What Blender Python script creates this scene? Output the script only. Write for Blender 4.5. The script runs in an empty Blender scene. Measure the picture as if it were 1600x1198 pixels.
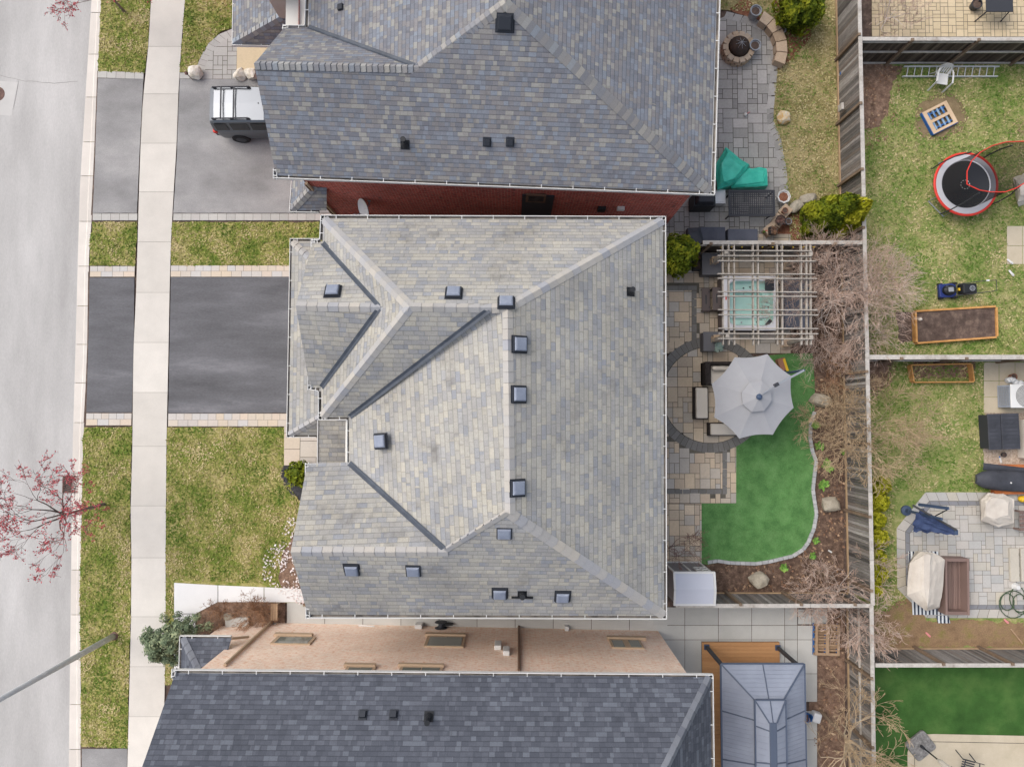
import bpy, math, random
from mathutils import Vector as V, Matrix, noise as mn
rad = math.radians
sc = bpy.context.scene
col = sc.collection
# ---------------------------------------------------------------- camera: a drone 28 m up, looking almost straight down
F, H = 1109.0, 28.0                      # focal length in pixels of a 1600 px wide frame, height above ground
TH = math.atan(49 / F)
cd = bpy.data.cameras.new('camera'); cam = bpy.data.objects.new('camera', cd); col.objects.link(cam)
cam.location = (0, 0, H); cam.rotation_euler = (TH, 0, 0)
cd.sensor_width = 36; cd.lens = F / 1600 * 36; cd.clip_end = 1000
sc.camera = cam
# ---------------------------------------------------------------- light: bright overcast, the sun a soft patch in the north-west
SUN_EL, SUN_AZ = rad(52), rad(-60)        # azimuth from north (+Y), negative = west
wd = bpy.data.worlds.new("World"); sc.world = wd; wd.use_nodes = True
nt = wd.node_tree; bg = nt.nodes['Background']
sky = nt.nodes.new('ShaderNodeTexSky'); sky.sky_type = 'NISHITA'; sky.sun_disc = False
sky.sun_elevation = SUN_EL; sky.sun_rotation = SUN_AZ; sky.air_density = 1.0; sky.dust_density = 4.0; sky.ozone_density = 0.6
hs = nt.nodes.new('ShaderNodeHueSaturation'); hs.inputs['Saturation'].default_value = .55      # a hazy white-grey overcast
nt.links.new(sky.outputs[0], hs.inputs['Color']); nt.links.new(hs.outputs[0], bg.inputs[0]); bg.inputs[1].default_value = 0.14
sl = bpy.data.lights.new('sun', 'SUN'); sl.energy = 0.75; sl.angle = rad(40); sl.color = (1, .94, .86)
sun = bpy.data.objects.new('sun', sl); col.objects.link(sun)
sdir = V((math.sin(SUN_AZ) * math.cos(SUN_EL), math.cos(SUN_AZ) * math.cos(SUN_EL), math.sin(SUN_EL)))
sun.rotation_euler = sdir.to_track_quat('Z', 'Y').to_euler(); sun.location = (0, 0, 40)
sc.view_settings.view_transform = 'Standard'; sc.view_settings.look = 'None'
sc.view_settings.exposure = 0.6; sc.view_settings.gamma = 1
# ---------------------------------------------------------------- survey: a pixel of the photograph to a point at a known height / on a known plane
def ray(px, py):
    x, y = (px - 800) / F, -(py - 599) / F
    return V((x, y * math.cos(TH) + math.sin(TH), y * math.sin(TH) - math.cos(TH)))
def W(px, py, z=0.0):
    d = ray(px, py); t = (z - H) / d.z
    return V((d.x * t, d.y * t, z))
def RP(px, py, p0, n):
    d = ray(px, py); o = V((0, 0, H)); t = (p0 - o).dot(n) / d.dot(n)
    return o + d * t
def lerp(a, b, t): return a + (b - a) * t
def edge(pts, y):                          # x on a polyline [(x, y), ...] at y
    for (x0, y0), (x1, y1) in zip(pts, pts[1:]):
        if y <= y1: return x0 + (x1 - x0) * (y - y0) / (y1 - y0)
    return pts[-1][0]
# ---------------------------------------------------------------- mesh builder
class MB:
    def __init__(s, seed=1):
        s.v = []; s.f = []; s.t = []; s.u = []; s.tone = .5; s.r = random.Random(seed)
    def face(s, pts, uv=None):
        n = len(s.v); s.v += [V(p) for p in pts]; s.f.append(tuple(range(n, n + len(pts)))); s.t.append(s.tone); s.u.append(uv)
    def idx(s, fs, base):
        for f in fs: s.f.append(tuple(i + base for i in f)); s.t.append(s.tone); s.u.append(None)
    def slope(s, pts):                     # a face with uv in metres: u along the courses, v up the slope
        n = nrm(pts); z = V((0, 0, 1)); up = (z - n * n.z)
        up = up.normalized() if up.length > 1e-4 else V((0, 1, 0))
        u = up.cross(n)
        s.face(pts, [(V(p).dot(u), V(p).dot(up)) for p in pts])
    def wall(s, a, b, z0, z1):
        a = V(a); b = V(b); d = (b - a); L0 = a.x * .7 + a.y; L = d.length
        s.face([(a.x, a.y, z0), (b.x, b.y, z0), (b.x, b.y, z1), (a.x, a.y, z1)], [(L0, z0), (L0 + L, z0), (L0 + L, z1), (L0, z1)])
    def box(s, c, size, rz=0, m=None, taper=1.0):
        x, y, z = [q / 2 for q in size]; k = taper
        P = [V((-x, -y, -z)), V((x, -y, -z)), V((x, y, -z)), V((-x, y, -z)), V((-x * k, -y * k, z)), V((x * k, -y * k, z)), V((x * k, y * k, z)), V((-x * k, y * k, z))]
        Q = Matrix.Rotation(rz, 3, 'Z') if m is None else m
        b = len(s.v); s.v += [Q @ p + V(c) for p in P]
        s.idx([(0, 3, 2, 1), (4, 5, 6, 7), (0, 1, 5, 4), (1, 2, 6, 5), (2, 3, 7, 6), (3, 0, 4, 7)], b)
    def bar(s, a, b, w, h, up=(0, 0, 1)):   # a bar from a to b, w across, h along up
        a = V(a); b = V(b); d = b - a; L = d.length; d.normalize(); x = d.cross(V(up))
        x = x.normalized() if x.length > 1e-4 else V((1, 0, 0)); u = x.cross(d)
        s.box((a + b) / 2, (L, w, h), m=Matrix((d, x, u)).transposed())
    def prism(s, pts, z0, z1):
        n = len(pts); b = len(s.v)
        s.v += [V((p[0], p[1], z0)) for p in pts] + [V((p[0], p[1], z1)) for p in pts]
        s.idx([tuple(range(n, 2 * n)), tuple(range(n - 1, -1, -1))] + [(i, (i + 1) % n, (i + 1) % n + n, i + n) for i in range(n)], b)
    def tube(s, pts, r, n=6, cap=True, closed=False):
        pts = [V(p) for p in pts]; m = len(pts)
        if not hasattr(r, '__len__'): r = [r] * m
        b = len(s.v); ref = V((0.31, 0.17, .93))
        for i, p in enumerate(pts):
            d = (pts[(i + 1) % m] - pts[i - 1]) if closed else (pts[min(i + 1, m - 1)] - pts[max(i - 1, 0)])
            x = d.cross(ref)
            if x.length < 1e-5: x = d.cross(V((1, 0, 0)))
            x.normalize(); y = d.cross(x).normalized()
            for k in range(n):
                a = 2 * math.pi * k / n; s.v.append(p + (x * math.cos(a) + y * math.sin(a)) * r[i])
        for i in range(m if closed else m - 1):
            j = (i + 1) % m
            s.idx([(i * n + k, i * n + (k + 1) % n, j * n + (k + 1) % n, j * n + k) for k in range(n)], b)
        if cap and not closed: s.idx([tuple(range(n - 1, -1, -1)), tuple((m - 1) * n + k for k in range(n))], b)
    def lathe(s, prof, c=(0, 0, 0), n=20, sx=1, sy=1, rot=0, cap=True):
        b = len(s.v); c = V(c)
        for r, z in prof:
            for k in range(n):
                a = 2 * math.pi * k / n + rot; s.v.append(c + V((r * sx * math.cos(a), r * sy * math.sin(a), z)))
        for i in range(len(prof) - 1):
            s.idx([(i * n + k, i * n + (k + 1) % n, (i + 1) * n + (k + 1) % n, (i + 1) * n + k) for k in range(n)], b)
        if not cap: return
        if prof[0][0] > .001: s.idx([tuple(range(n - 1, -1, -1))], b)
        if prof[-1][0] > .001: s.idx([tuple((len(prof) - 1) * n + k for k in range(n))], b)
    def sheet(s, grid):                     # rows of points
        b = len(s.v); w = len(grid[0])
        for row in grid: s.v += [V(p) for p in row]
        for i in range(len(grid) - 1):
            s.idx([(i * w + k, i * w + k + 1, (i + 1) * w + k + 1, (i + 1) * w + k) for k in range(w - 1)], b)
    def blob(s, c, r, seed=0, amp=.25, nu=14, nv=9, fr=1.3, flat=0):
        g = []
        for i in range(nv):
            t = math.pi * i / (nv - 1); row = []
            for k in range(nu + 1):
                a = 2 * math.pi * (k % nu) / nu; d = V((math.sin(t) * math.cos(a), math.sin(t) * math.sin(a), math.cos(t)))
                q = 1 + amp * mn.noise(d * fr + V((seed * 3.7, seed, 0))) * 2
                if flat: d = V([math.copysign(abs(e) ** flat, e) for e in d])
                row.append(V(c) + V((d.x * r[0] * q, d.y * r[1] * q, d.z * r[2] * q)))
            g.append(row)
        s.sheet(g[::-1])
    def leaf(s, p, nrm_, size, asp=1.6):
        n = nrm_.normalized(); x = n.cross(V((s.r.uniform(-1, 1), s.r.uniform(-1, 1), s.r.uniform(-1, 1))))
        if x.length < 1e-4: x = V((1, 0, 0))
        x.normalize(); y = n.cross(x); a = size * asp / 2; b = size / 2
        s.face([p - x * a, p + y * b, p + x * a, p - y * b])
    def build(s, name, m, parent=None, off=None, smooth=False, bevel=0, seg=2):
        o_ = V(off) if off is not None else V((0, 0, 0))
        me = bpy.data.meshes.new(name); me.from_pydata([tuple(p - o_) for p in s.v], [], s.f); me.update()
        if m: me.materials.append(m)
        at = me.attributes.new('tone', 'FLOAT', 'FACE'); at.data.foreach_set('value', s.t)
        if any(s.u):
            l = me.uv_layers.new(name='UVMap'); i = 0
            for f, uv in zip(s.f, s.u):
                for k in range(len(f)):
                    l.data[i].uv = uv[k] if uv else (0, 0)
                    i += 1
        if smooth: me.polygons.foreach_set('use_smooth', [True] * len(me.polygons))
        o = bpy.data.objects.new(name, me); col.objects.link(o)
        if parent: o.parent = parent
        if bevel:
            b = o.modifiers.new('bevel', 'BEVEL'); b.width = bevel; b.segments = seg; b.limit_method = 'ANGLE'
        return o
def nrm(pts):
    n = V((0, 0, 0)); pts = [V(p) for p in pts]
    for a, b in zip(pts, pts[1:] + pts[:1]): n += (a - pts[0]).cross(b - pts[0])
    n.normalize()
    return n if n.z >= 0 else -n
def thing(name, label, cat, loc=(0, 0, 0), rz=0, group=None):
    o = bpy.data.objects.new(name, None); col.objects.link(o); o.location = loc; o.rotation_euler = (0, 0, rz)
    return tag(o, label, cat, group)
def tag(o, label, cat, group=None):
    o['label'] = label; o['category'] = cat
    if group: o['group'] = group
    return o
def struct(mb, name, m, **k):
    o = mb.build(name, m, **k); o['kind'] = 'structure'; return o
def stuff(o): o['kind'] = 'stuff'; return o
def clone(t, loc, rz=0, label=None, scale=None):
    def cp(o, par):
        c_ = o.copy(); col.objects.link(c_); c_.parent = par
        for ch in list(o.children): cp(ch, c_)
        return c_
    r = cp(t, None); r.location = loc; r.rotation_euler = (0, 0, rz)
    if scale: r.scale = scale
    if label: r['label'] = label
    return r
# ---------------------------------------------------------------- materials
def c(r, g, b, k=1.15):                    # the colour a surface shows in the flat overcast light, to its albedo
    f = lambda x: ((x / 255) / 12.92 if x / 255 <= .04045 else ((x / 255 + .055) / 1.055) ** 2.4)
    return (f(r) / k, f(g) / k, f(b) / k, 1)
class NT:
    def __init__(s, name):
        s.m = bpy.data.materials.new(name); s.m.use_nodes = True; s.t = s.m.node_tree
        s.b = s.t.nodes['Principled BSDF']; s.b.inputs['Specular IOR Level'].default_value = .25
    def n(s, ty, **k):
        o = s.t.nodes.new(ty)
        for a, b in k.items(): setattr(o, a, b)
        return o
    def put(s, i, v):
        if hasattr(v, 'node'): s.t.links.new(v, i)
        elif v is not None: i.default_value = v
    def math(s, op, a, b=None, c_=None):
        o = s.n('ShaderNodeMath', operation=op); s.put(o.inputs[0], a)
        if b is not None: s.put(o.inputs[1], b)
        if c_ is not None: s.put(o.inputs[2], c_)
        return o.outputs[0]
    def noise(s, vec, scale, detail=4, rough=.6):
        o = s.n('ShaderNodeTexNoise'); s.put(o.inputs['Vector'], vec); o.inputs['Scale'].default_value = scale
        o.inputs['Detail'].default_value = detail; o.inputs['Roughness'].default_value = rough
        return o.outputs['Fac']
    def ramp(s, fac, cols, pos=None, interp='LINEAR'):
        o = s.n('ShaderNodeValToRGB'); cr = o.color_ramp; cr.interpolation = interp; s.put(o.inputs[0], fac); n = len(cols)
        while len(cr.elements) < n: cr.elements.new(.5)
        for i, q in enumerate(cols):
            cr.elements[i].position = pos[i] if pos else (i / n if interp == 'CONSTANT' else i / max(1, n - 1)); cr.elements[i].color = q
        return o.outputs[0]
    def rng(s, v, a, b, lo, hi):
        o = s.n('ShaderNodeMapRange'); s.put(o.inputs[0], v)
        for i, q in enumerate((a, b, lo, hi)): o.inputs[i + 1].default_value = q
        return o.outputs[0]
    def scale(s, colr, f):
        o = s.n('ShaderNodeVectorMath', operation='SCALE'); s.put(o.inputs[0], colr); s.put(o.inputs['Scale'], f); return o.outputs[0]
    def mix(s, f, a, b):
        o = s.n('ShaderNodeMix', data_type='RGBA'); s.put(o.inputs[0], f); s.put(o.inputs[6], a); s.put(o.inputs[7], b); return o.outputs[2]
    def bump(s, h, st, dist=.02):
        o = s.n('ShaderNodeBump'); o.inputs['Strength'].default_value = st; o.inputs['Distance'].default_value = dist
        s.put(o.inputs['Height'], h); s.t.links.new(o.outputs[0], s.b.inputs['Normal'])
    def coord(s, which='Object', sc_=None):
        o = s.n('ShaderNodeTexCoord').outputs[which]
        if sc_:
            m = s.n('ShaderNodeMapping'); s.put(m.inputs[0], o); m.inputs['Scale'].default_value = sc_; o = m.outputs[0]
        return o
def mat(name, cols, tone=False, ns=3, lo=.3, hi=.7, var=.12, vs=.7, fvar=.1, fs=60, rough=.85, bump=0, bs=50, metal=0, spec=.25, stretch=None, interp='LINEAR', coat=0):
    g = NT(name); co = g.coord('Object', stretch)
    if tone:
        fac = g.n('ShaderNodeAttribute', attribute_name='tone').outputs['Fac']; k = g.ramp(fac, cols, interp=interp)
    elif len(cols) > 1: k = g.ramp(g.noise(co, ns, 6), cols, [lo + (hi - lo) * i / (len(cols) - 1) for i in range(len(cols))])
    else: k = g.ramp(0.0, [cols[0], cols[0]])
    if var: k = g.scale(k, g.rng(g.noise(co, vs, 5), .25, .75, 1 - var, 1 + var))
    if fvar: k = g.scale(k, g.rng(g.noise(co, fs, 2, .7), .25, .75, 1 - fvar, 1 + fvar))
    g.put(g.b.inputs['Base Color'], k); g.b.inputs['Roughness'].default_value = rough; g.b.inputs['Metallic'].default_value = metal
    g.b.inputs['Specular IOR Level'].default_value = spec; g.b.inputs['Coat Weight'].default_value = coat
    if bump: g.bump(g.noise(co, bs, 4), bump)
    return g.m
def shingles(name, pal, e=.16, w=.29, shade_k=.72, ju=.78, stain=.1, jitter=.5, wet=.4, rowvar=.05, group=.5, mossy=None, interp='CONSTANT', grain=.2):
    g = NT(name); uv = g.n('ShaderNodeTexCoord').outputs['UV']; sp = g.n('ShaderNodeSeparateXYZ'); g.put(sp.inputs[0], uv)
    u, v = sp.outputs[0], sp.outputs[1]
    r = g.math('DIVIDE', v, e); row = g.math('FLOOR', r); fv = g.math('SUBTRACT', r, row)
    wn = g.n('ShaderNodeTexWhiteNoise', noise_dimensions='1D'); g.put(wn.inputs['W'], row)
    x = g.math('ADD', g.math('DIVIDE', u, w), g.math('MULTIPLY', wn.outputs[0], 7.0))
    cx = g.n('ShaderNodeCombineXYZ'); g.put(cx.inputs[0], g.math('MULTIPLY', x, 1.0)); g.put(cx.inputs[1], g.math('MULTIPLY', row, 5.3))
    x = g.math('ADD', x, g.math('MULTIPLY', g.math('SUBTRACT', g.noise(cx.outputs[0], 1.0, 0), .5), jitter * 2))
    cl = g.math('FLOOR', x); fu = g.math('SUBTRACT', x, cl)
    def cell(a, b):
        q = g.n('ShaderNodeCombineXYZ'); g.put(q.inputs[0], a); g.put(q.inputs[1], b)
        o = g.n('ShaderNodeTexWhiteNoise', noise_dimensions='2D'); g.put(o.inputs['Vector'], q.outputs[0]); return o.outputs[0]
    c1 = cell(cl, row); c2 = cell(g.math('FLOOR', g.math('MULTIPLY', x, .42)), g.math('ADD', row, 31.0))
    f = g.math('ADD', g.math('MULTIPLY', c1, 1 - group), g.math('MULTIPLY', c2, group))
    k = g.ramp(f, pal, [i / len(pal) * .8 + .1 for i in range(len(pal))] if group else None, interp)
    co = g.coord('Object')
    k = g.scale(k, g.rng(g.noise(co, .45, 6, .65), .3, .7, 1 - stain, 1 + stain * .7))
    k = g.scale(k, g.rng(g.noise(co, 40, 3, .8), .25, .75, 1 - grain, 1 + grain)); k = g.scale(k, g.rng(g.noise(co, 7, 5, .75), .3, .7, .92, 1.08))
    k = g.scale(k, g.rng(wn.outputs[0], 0, 1, 1 - rowvar, 1 + rowvar))
    butt_shade = g.rng(fv, .04, .2, shade_k, 1.0); slot = g.rng(g.math('MINIMUM', fu, g.math('SUBTRACT', 1.0, fu)), .0, .05, ju, 1.0)  # shadow at each course's lower edge put into the colour; slot is the tab gap
    k = g.scale(k, g.math('MINIMUM', butt_shade, slot))
    if mossy: k = g.mix(g.rng(g.noise(co, .8, 7, .7), .56, .74, 0, mossy[1]), k, mossy[0])
    g.put(g.b.inputs['Base Color'], k); g.b.inputs['Roughness'].default_value = .82
    h = g.math('ADD', g.math('MULTIPLY', fv, -1.0), g.math('MULTIPLY', c1, .35)); g.bump(h, .6, .012)
    return g.m
def bricks(name, c1, c2, mortar, pal2=None, var=.12):
    g = NT(name); uv = g.n('ShaderNodeTexCoord').outputs['UV']; b = g.n('ShaderNodeTexBrick'); g.put(b.inputs['Vector'], uv)
    b.inputs['Scale'].default_value = 1; b.inputs['Brick Width'].default_value = .22; b.inputs['Row Height'].default_value = .075
    b.inputs['Mortar Size'].default_value = .007; b.inputs['Color1'].default_value = c1; b.inputs['Color2'].default_value = c2; b.inputs['Mortar'].default_value = mortar
    k = b.outputs[0]
    if pal2:
        sp = g.n('ShaderNodeVectorMath', operation='MULTIPLY'); g.put(sp.inputs[0], uv); sp.inputs[1].default_value = (4.5, 13.3, 1)
        k = g.mix(g.rng(g.noise(sp.outputs[0], 1.3, 2), .56, .6, 0, .85), k, pal2)
    k = g.scale(k, g.rng(g.noise(g.coord(), .8, 4), .3, .7, 1 - var, 1 + var))
    g.put(g.b.inputs['Base Color'], k); g.b.inputs['Roughness'].default_value = .9; g.bump(b.outputs['Fac'], -.4, .01)
    return g.m
def clear(name, k, alpha, rough=.6):
    g = NT(name); g.b.inputs['Base Color'].default_value = k; g.b.inputs['Alpha'].default_value = alpha; g.b.inputs['Roughness'].default_value = rough; return g.m
# ---------------------------------------------------------------- 2-d helpers
def inside(p, poly):
    r = False; n = len(poly)
    for i in range(n):
        a, b = poly[i], poly[i - 1]
        if (a[1] > p[1]) != (b[1] > p[1]) and p[0] < (b[0] - a[0]) * (p[1] - a[1]) / (b[1] - a[1]) + a[0]: r = not r
    return r
def clip(poly, x0, y0, x1, y1):
    for ax, lim, sg in ((0, x0, 1), (0, x1, -1), (1, y0, 1), (1, y1, -1)):
        out = []; n = len(poly)
        for i in range(n):
            a, b = poly[i - 1], poly[i]; da, db = (a[ax] - lim) * sg, (b[ax] - lim) * sg
            if (da >= 0) != (db >= 0):
                t = da / (da - db); out.append((a[0] + (b[0] - a[0]) * t, a[1] + (b[1] - a[1]) * t))
            if db >= 0: out.append(b)
        poly = out
        if not poly: break
    return poly
def area(p): return abs(sum(p[i - 1][0] * p[i][1] - p[i][0] * p[i - 1][1] for i in range(len(p)))) / 2
def rough_edge(poly, step=.15, amp=.04, seed=0):
    out = []
    for i in range(len(poly)):
        a, b = V(poly[i]).to_2d(), V(poly[(i + 1) % len(poly)]).to_2d(); L = (b - a).length; n = max(1, int(L / step))
        for k in range(n):
            p = a + (b - a) * k / n; q = mn.noise_vector(V((p.x * 3 + seed, p.y * 3, seed))) * amp + mn.noise_vector(V((p.x * 11, p.y * 11, seed))) * amp * .6
            out.append((p.x + q.x, p.y + q.y))
    return out
def pxs(pts, z=0): return [W(x, y, z) for x, y in pts]
SIZES = [(2, 2), (3, 2), (2, 1), (1, 2), (2, 3), (3, 2), (1, 1), (2, 2)]
def ashlar(mb, poly, unit, z, gap=.012, rot=0, sizes=SIZES, holes=(), th=.012):
    q = Matrix.Rotation(-rot, 2); P = [tuple(q @ V((p[0], p[1]))) for p in poly]; qi = Matrix.Rotation(rot, 2)
    x0 = min(p[0] for p in P); y0 = min(p[1] for p in P); nx = int((max(p[0] for p in P) - x0) / unit) + 2; ny = int((max(p[1] for p in P) - y0) / unit) + 2
    used = set()
    for j in range(ny):
        for i in range(nx):
            if (i, j) in used: continue
            for w, h in mb.r.sample(sizes, len(sizes)) + [(1, 1)]:
                cells = [(i + a, j + b) for a in range(w) for b in range(h)]
                if not any(k in used for k in cells): break
            used.update(cells); g = gap / 2
            r = clip(P, x0 + i * unit + g, y0 + j * unit + g, x0 + (i + w) * unit - g, y0 + (j + h) * unit - g)
            if len(r) > 2 and area(r) > .002:
                cx = qi @ V((sum(p[0] for p in r) / len(r), sum(p[1] for p in r) / len(r)))
                if any(inside(cx, hh) for hh in holes): continue
                mb.tone = mb.r.random(); dz = mb.r.uniform(-.002, .002)
                t = [qi @ V(p) for p in r]
                mb.face([(p.x, p.y, z + dz) for p in t])
def row(mb, a, b, wid, n, z, gap=.012, side=1):    # one course of n stones from a to b, wid to the left of it
    a = V((a[0], a[1])); b = V((b[0], b[1])); d = (b - a) / n; u = d.normalized(); s = V((-u.y, u.x)) * wid * side; g = u * gap / 2
    for i in range(n):
        mb.tone = mb.r.random(); p = a + d * i + g; q = a + d * (i + 1) - g
        mb.face([(k.x, k.y, z) for k in ((p, q, q + s, p + s) if side > 0 else (p + s, q + s, q, p))])
def strip(mb, L, Rr, ys, z, gapy=.35, tones=None):   # slabs between two pixel polylines, jointed at the given rows
    for y0, y1 in zip(ys, ys[1:]):
        mb.tone = mb.r.random()
        mb.face(pxs([(edge(L, y0 + gapy), y0 + gapy), (edge(L, y1 - gapy), y1 - gapy), (edge(Rr, y1 - gapy), y1 - gapy), (edge(Rr, y0 + gapy), y0 + gapy)], z))
# ================================================================ materials
M = {}
M['asphalt_road'] = mat('asphalt_road', [c(172, 170, 168), c(186, 184, 182), c(198, 196, 194)], ns=.55, lo=.34, hi=.68, stretch=(1, .22, 1), var=.05, vs=2.5, fvar=.1, fs=45, bump=.2, bs=120, rough=.9)
M['asphalt_grey'] = mat('asphalt_grey', [c(132, 131, 131), c(152, 151, 151), c(172, 170, 169)], ns=.6, var=.08, vs=1.4, fvar=.16, fs=45, bump=.2, bs=120, stretch=(.6, 1, 1))
M['asphalt_dark'] = mat('asphalt_dark', [c(90, 90, 93), c(109, 109, 113), c(142, 142, 146)], ns=.9, lo=.34, hi=.78, var=.1, vs=2.2, fvar=.18, fs=45, bump=.2, bs=120, stretch=(.22, 1, 1), rough=.75)
M['concrete'] = mat('concrete', [c(208, 203, 195), c(224, 219, 211)], tone=True, var=.07, vs=1.3, fvar=.06, fs=50, bump=.1, bs=90)
M['kerb_concrete'] = mat('kerb_concrete', [c(206, 199, 191), c(224, 217, 209)], tone=True, var=.07, vs=1.5, fvar=.06, fs=40, bump=.1, bs=80)
M['slab_concrete'] = mat('slab_concrete', [c(190, 190, 186), c(206, 205, 200)], tone=True, var=.1, vs=.7, fvar=.05, fs=40, bump=.1, bs=80)
M['white_concrete'] = mat('white_concrete', [c(228, 228, 228), c(240, 240, 240)], tone=True, var=.04, vs=1, fvar=.03, fs=40)
M['stamped_concrete'] = mat('stamped_concrete', [c(190, 178, 155), c(208, 196, 174)], ns=1.2, var=.05, fvar=.06, fs=40)
def turf_mat(name, cols, pos, ns, fine, stretch=None):
    g = NT(name); co = g.coord('Object', stretch)
    a = g.noise(co, ns, 8, .68); b = g.noise(co, ns * 5.5, 4, .7); f = g.math('ADD', g.math('MULTIPLY', a, .62), g.math('MULTIPLY', b, .38))
    k = g.ramp(f, cols, pos); k = g.scale(k, g.rng(g.noise(co, fine, 3, .8), .25, .75, .68, 1.32)); k = g.scale(k, g.rng(g.noise(co, .5, 3), .3, .7, .92, 1.08))
    g.put(g.b.inputs['Base Color'], k); g.b.inputs['Roughness'].default_value = .95; g.b.inputs['Specular IOR Level'].default_value = .1; g.bump(g.noise(co, 55, 4), .8, .03); return g.m
STRAW, OLIVE, GREEN, DGREEN = c(194, 180, 130), c(162, 158, 94), c(128, 142, 66), c(94, 118, 48)
M['lawn_front'] = turf_mat('lawn_front', [DGREEN, GREEN, OLIVE, STRAW], [.36, .45, .52, .62], 1.0, 26)
M['lawn_back'] = turf_mat('lawn_back', [c(84, 118, 50), c(120, 144, 74), c(160, 162, 104), c(196, 184, 140)], [.32, .43, .53, .66], 1.0, 26)
M['lawn_dry'] = turf_mat('lawn_dry', [c(104, 102, 62), c(150, 140, 94), c(180, 166, 122), c(160, 134, 102)], [.3, .45, .56, .7], 1.0, 24)
M['fake_turf'] = mat('fake_turf', [c(74, 118, 64), c(92, 138, 78), c(106, 150, 90)], ns=2.2, var=.13, vs=.9, fvar=.3, fs=38, bump=.5, bs=60, rough=.8)
M['fake_turf_dark'] = mat('fake_turf_dark', [c(46, 80, 32), c(62, 100, 44), c(84, 116, 58)], ns=.8, var=.14, vs=1.5, fvar=.2, fs=38, bump=.5, bs=60, rough=.85)
M['mulch'] = mat('mulch', [c(76, 60, 52), c(106, 86, 74), c(146, 122, 104)], ns=5, var=.2, vs=1, fvar=.4, fs=30, bump=1, bs=40)
M['red_mulch'] = mat('red_mulch', [c(110, 70, 52), c(140, 92, 70), c(158, 118, 94)], ns=6, var=.2, vs=1.3, fvar=.35, fs=30, bump=.8, bs=40)
M['soil'] = mat('soil', [c(82, 68, 62), c(100, 84, 76), c(126, 108, 96)], ns=4, var=.2, vs=1, fvar=.25, fs=30, bump=.8, bs=40)
M['leafsoil'] = mat('leafsoil', [c(96, 78, 66), c(134, 108, 92), c(164, 138, 118)], ns=5, var=.2, vs=1, fvar=.4, fs=28, bump=.9, bs=40)
M['black_mulch'] = mat('black_mulch', [c(46, 46, 50), c(82, 82, 86)], ns=9, var=.15, fvar=.4, fs=35, bump=1, bs=40)
M['gravel'] = mat('gravel', [c(150, 132, 116), c(190, 172, 154), c(206, 192, 176)], ns=12, var=.15, fvar=.3, fs=35, bump=.8, bs=45)
M['kerb_joint'] = mat('kerb_joint', [c(150, 144, 136), c(168, 162, 154)], ns=3)
M['joint'] = mat('joint', [c(96, 92, 84), c(122, 116, 104)], ns=3, fvar=.2)
M['joint_dark'] = mat('joint_dark', [c(72, 68, 60), c(92, 86, 78)], ns=3, fvar=.2)
PB = [c(190, 176, 158), c(210, 190, 166), c(200, 184, 164), c(222, 202, 174), c(198, 192, 184), c(190, 180, 166), c(216, 198, 172)]
M['paver_beige'] = mat('paver_beige', PB, tone=True, var=.16, vs=.35, fvar=.08, fs=14, bump=.15, bs=30)
M['paver_grey'] = mat('paver_grey', [c(158, 156, 152), c(178, 175, 170), c(168, 166, 163), c(190, 186, 182), c(148, 146, 143)], tone=True, var=.14, vs=.4, fvar=.1, fs=12, bump=.15, bs=30)
M['paver_light'] = mat('paver_light', [c(182, 178, 170), c(196, 190, 182), c(190, 188, 184), c(176, 176, 174), c(200, 192, 176)], tone=True, var=.07, vs=.4, fvar=.06, fs=14)
M['paver_walk'] = mat('paver_walk', [c(176, 174, 170), c(190, 188, 183), c(184, 180, 176)], tone=True, var=.07, fvar=.06, fs=14)
M['paver_strip'] = mat('paver_strip', [c(206, 196, 184), c(214, 198, 176), c(200, 198, 196), c(218, 200, 180), c(196, 190, 184)], tone=True, var=.06, fvar=.06, fs=14)
M['paver_cream'] = mat('paver_cream', [c(202, 184, 152), c(216, 198, 166), c(208, 190, 160)], tone=True, var=.07, fvar=.06, fs=14)
M['paver_dark'] = mat('paver_dark', [c(124, 122, 118), c(138, 136, 132), c(130, 128, 125)], tone=True, var=.08, fvar=.1, fs=14)
M['paver_slate'] = mat('paver_slate', [c(132, 134, 140), c(144, 145, 150)], tone=True, var=.06, fvar=.06, fs=14)
M['paver_red'] = mat('paver_red', [c(168, 128, 112), c(184, 146, 130)], tone=True, var=.08, fvar=.06, fs=14)
M['edging'] = mat('edging', [c(176, 178, 180), c(196, 197, 198)], tone=True, var=.06, fvar=.08, fs=20)
GREY = lambda v, w=None: c(v, v, v if w is None else w)
M['wood_grey'] = mat('wood_grey', [c(78, 76, 74), c(134, 130, 126), c(104, 100, 97), c(172, 168, 164), c(120, 110, 102), c(150, 146, 142)], tone=True, var=.2, vs=1.2, fvar=.25, fs=9, stretch=(3, 3, .5), bump=.3, bs=20)
M['wood_dark'] = mat('wood_dark', [c(52, 44, 38), c(86, 76, 68), c(68, 58, 50), c(104, 94, 84)], tone=True, var=.3, vs=1.2, fvar=.25, fs=9, stretch=(3, 3, .5), bump=.3, bs=20)
M['wood_pale'] = mat('wood_pale', [c(176, 172, 166), c(196, 191, 184), c(160, 152, 142)], ns=2, var=.14, vs=1.5, fvar=.14, fs=14, bump=.2, bs=30)
M['wood_post'] = mat('wood_post', [c(118, 100, 84), c(142, 124, 106)], ns=2, var=.15, fvar=.15, fs=14)
M['wood_orange'] = mat('wood_orange', [c(196, 142, 84), c(214, 162, 100), c(186, 132, 80)], ns=2.5, var=.1, fvar=.1, fs=16)
M['wood_deck'] = mat('wood_deck', [c(186, 138, 94), c(198, 150, 104), c(192, 144, 100)], tone=True, var=.1, vs=1, fvar=.1, fs=14, stretch=(.5, 3, 3))
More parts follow.
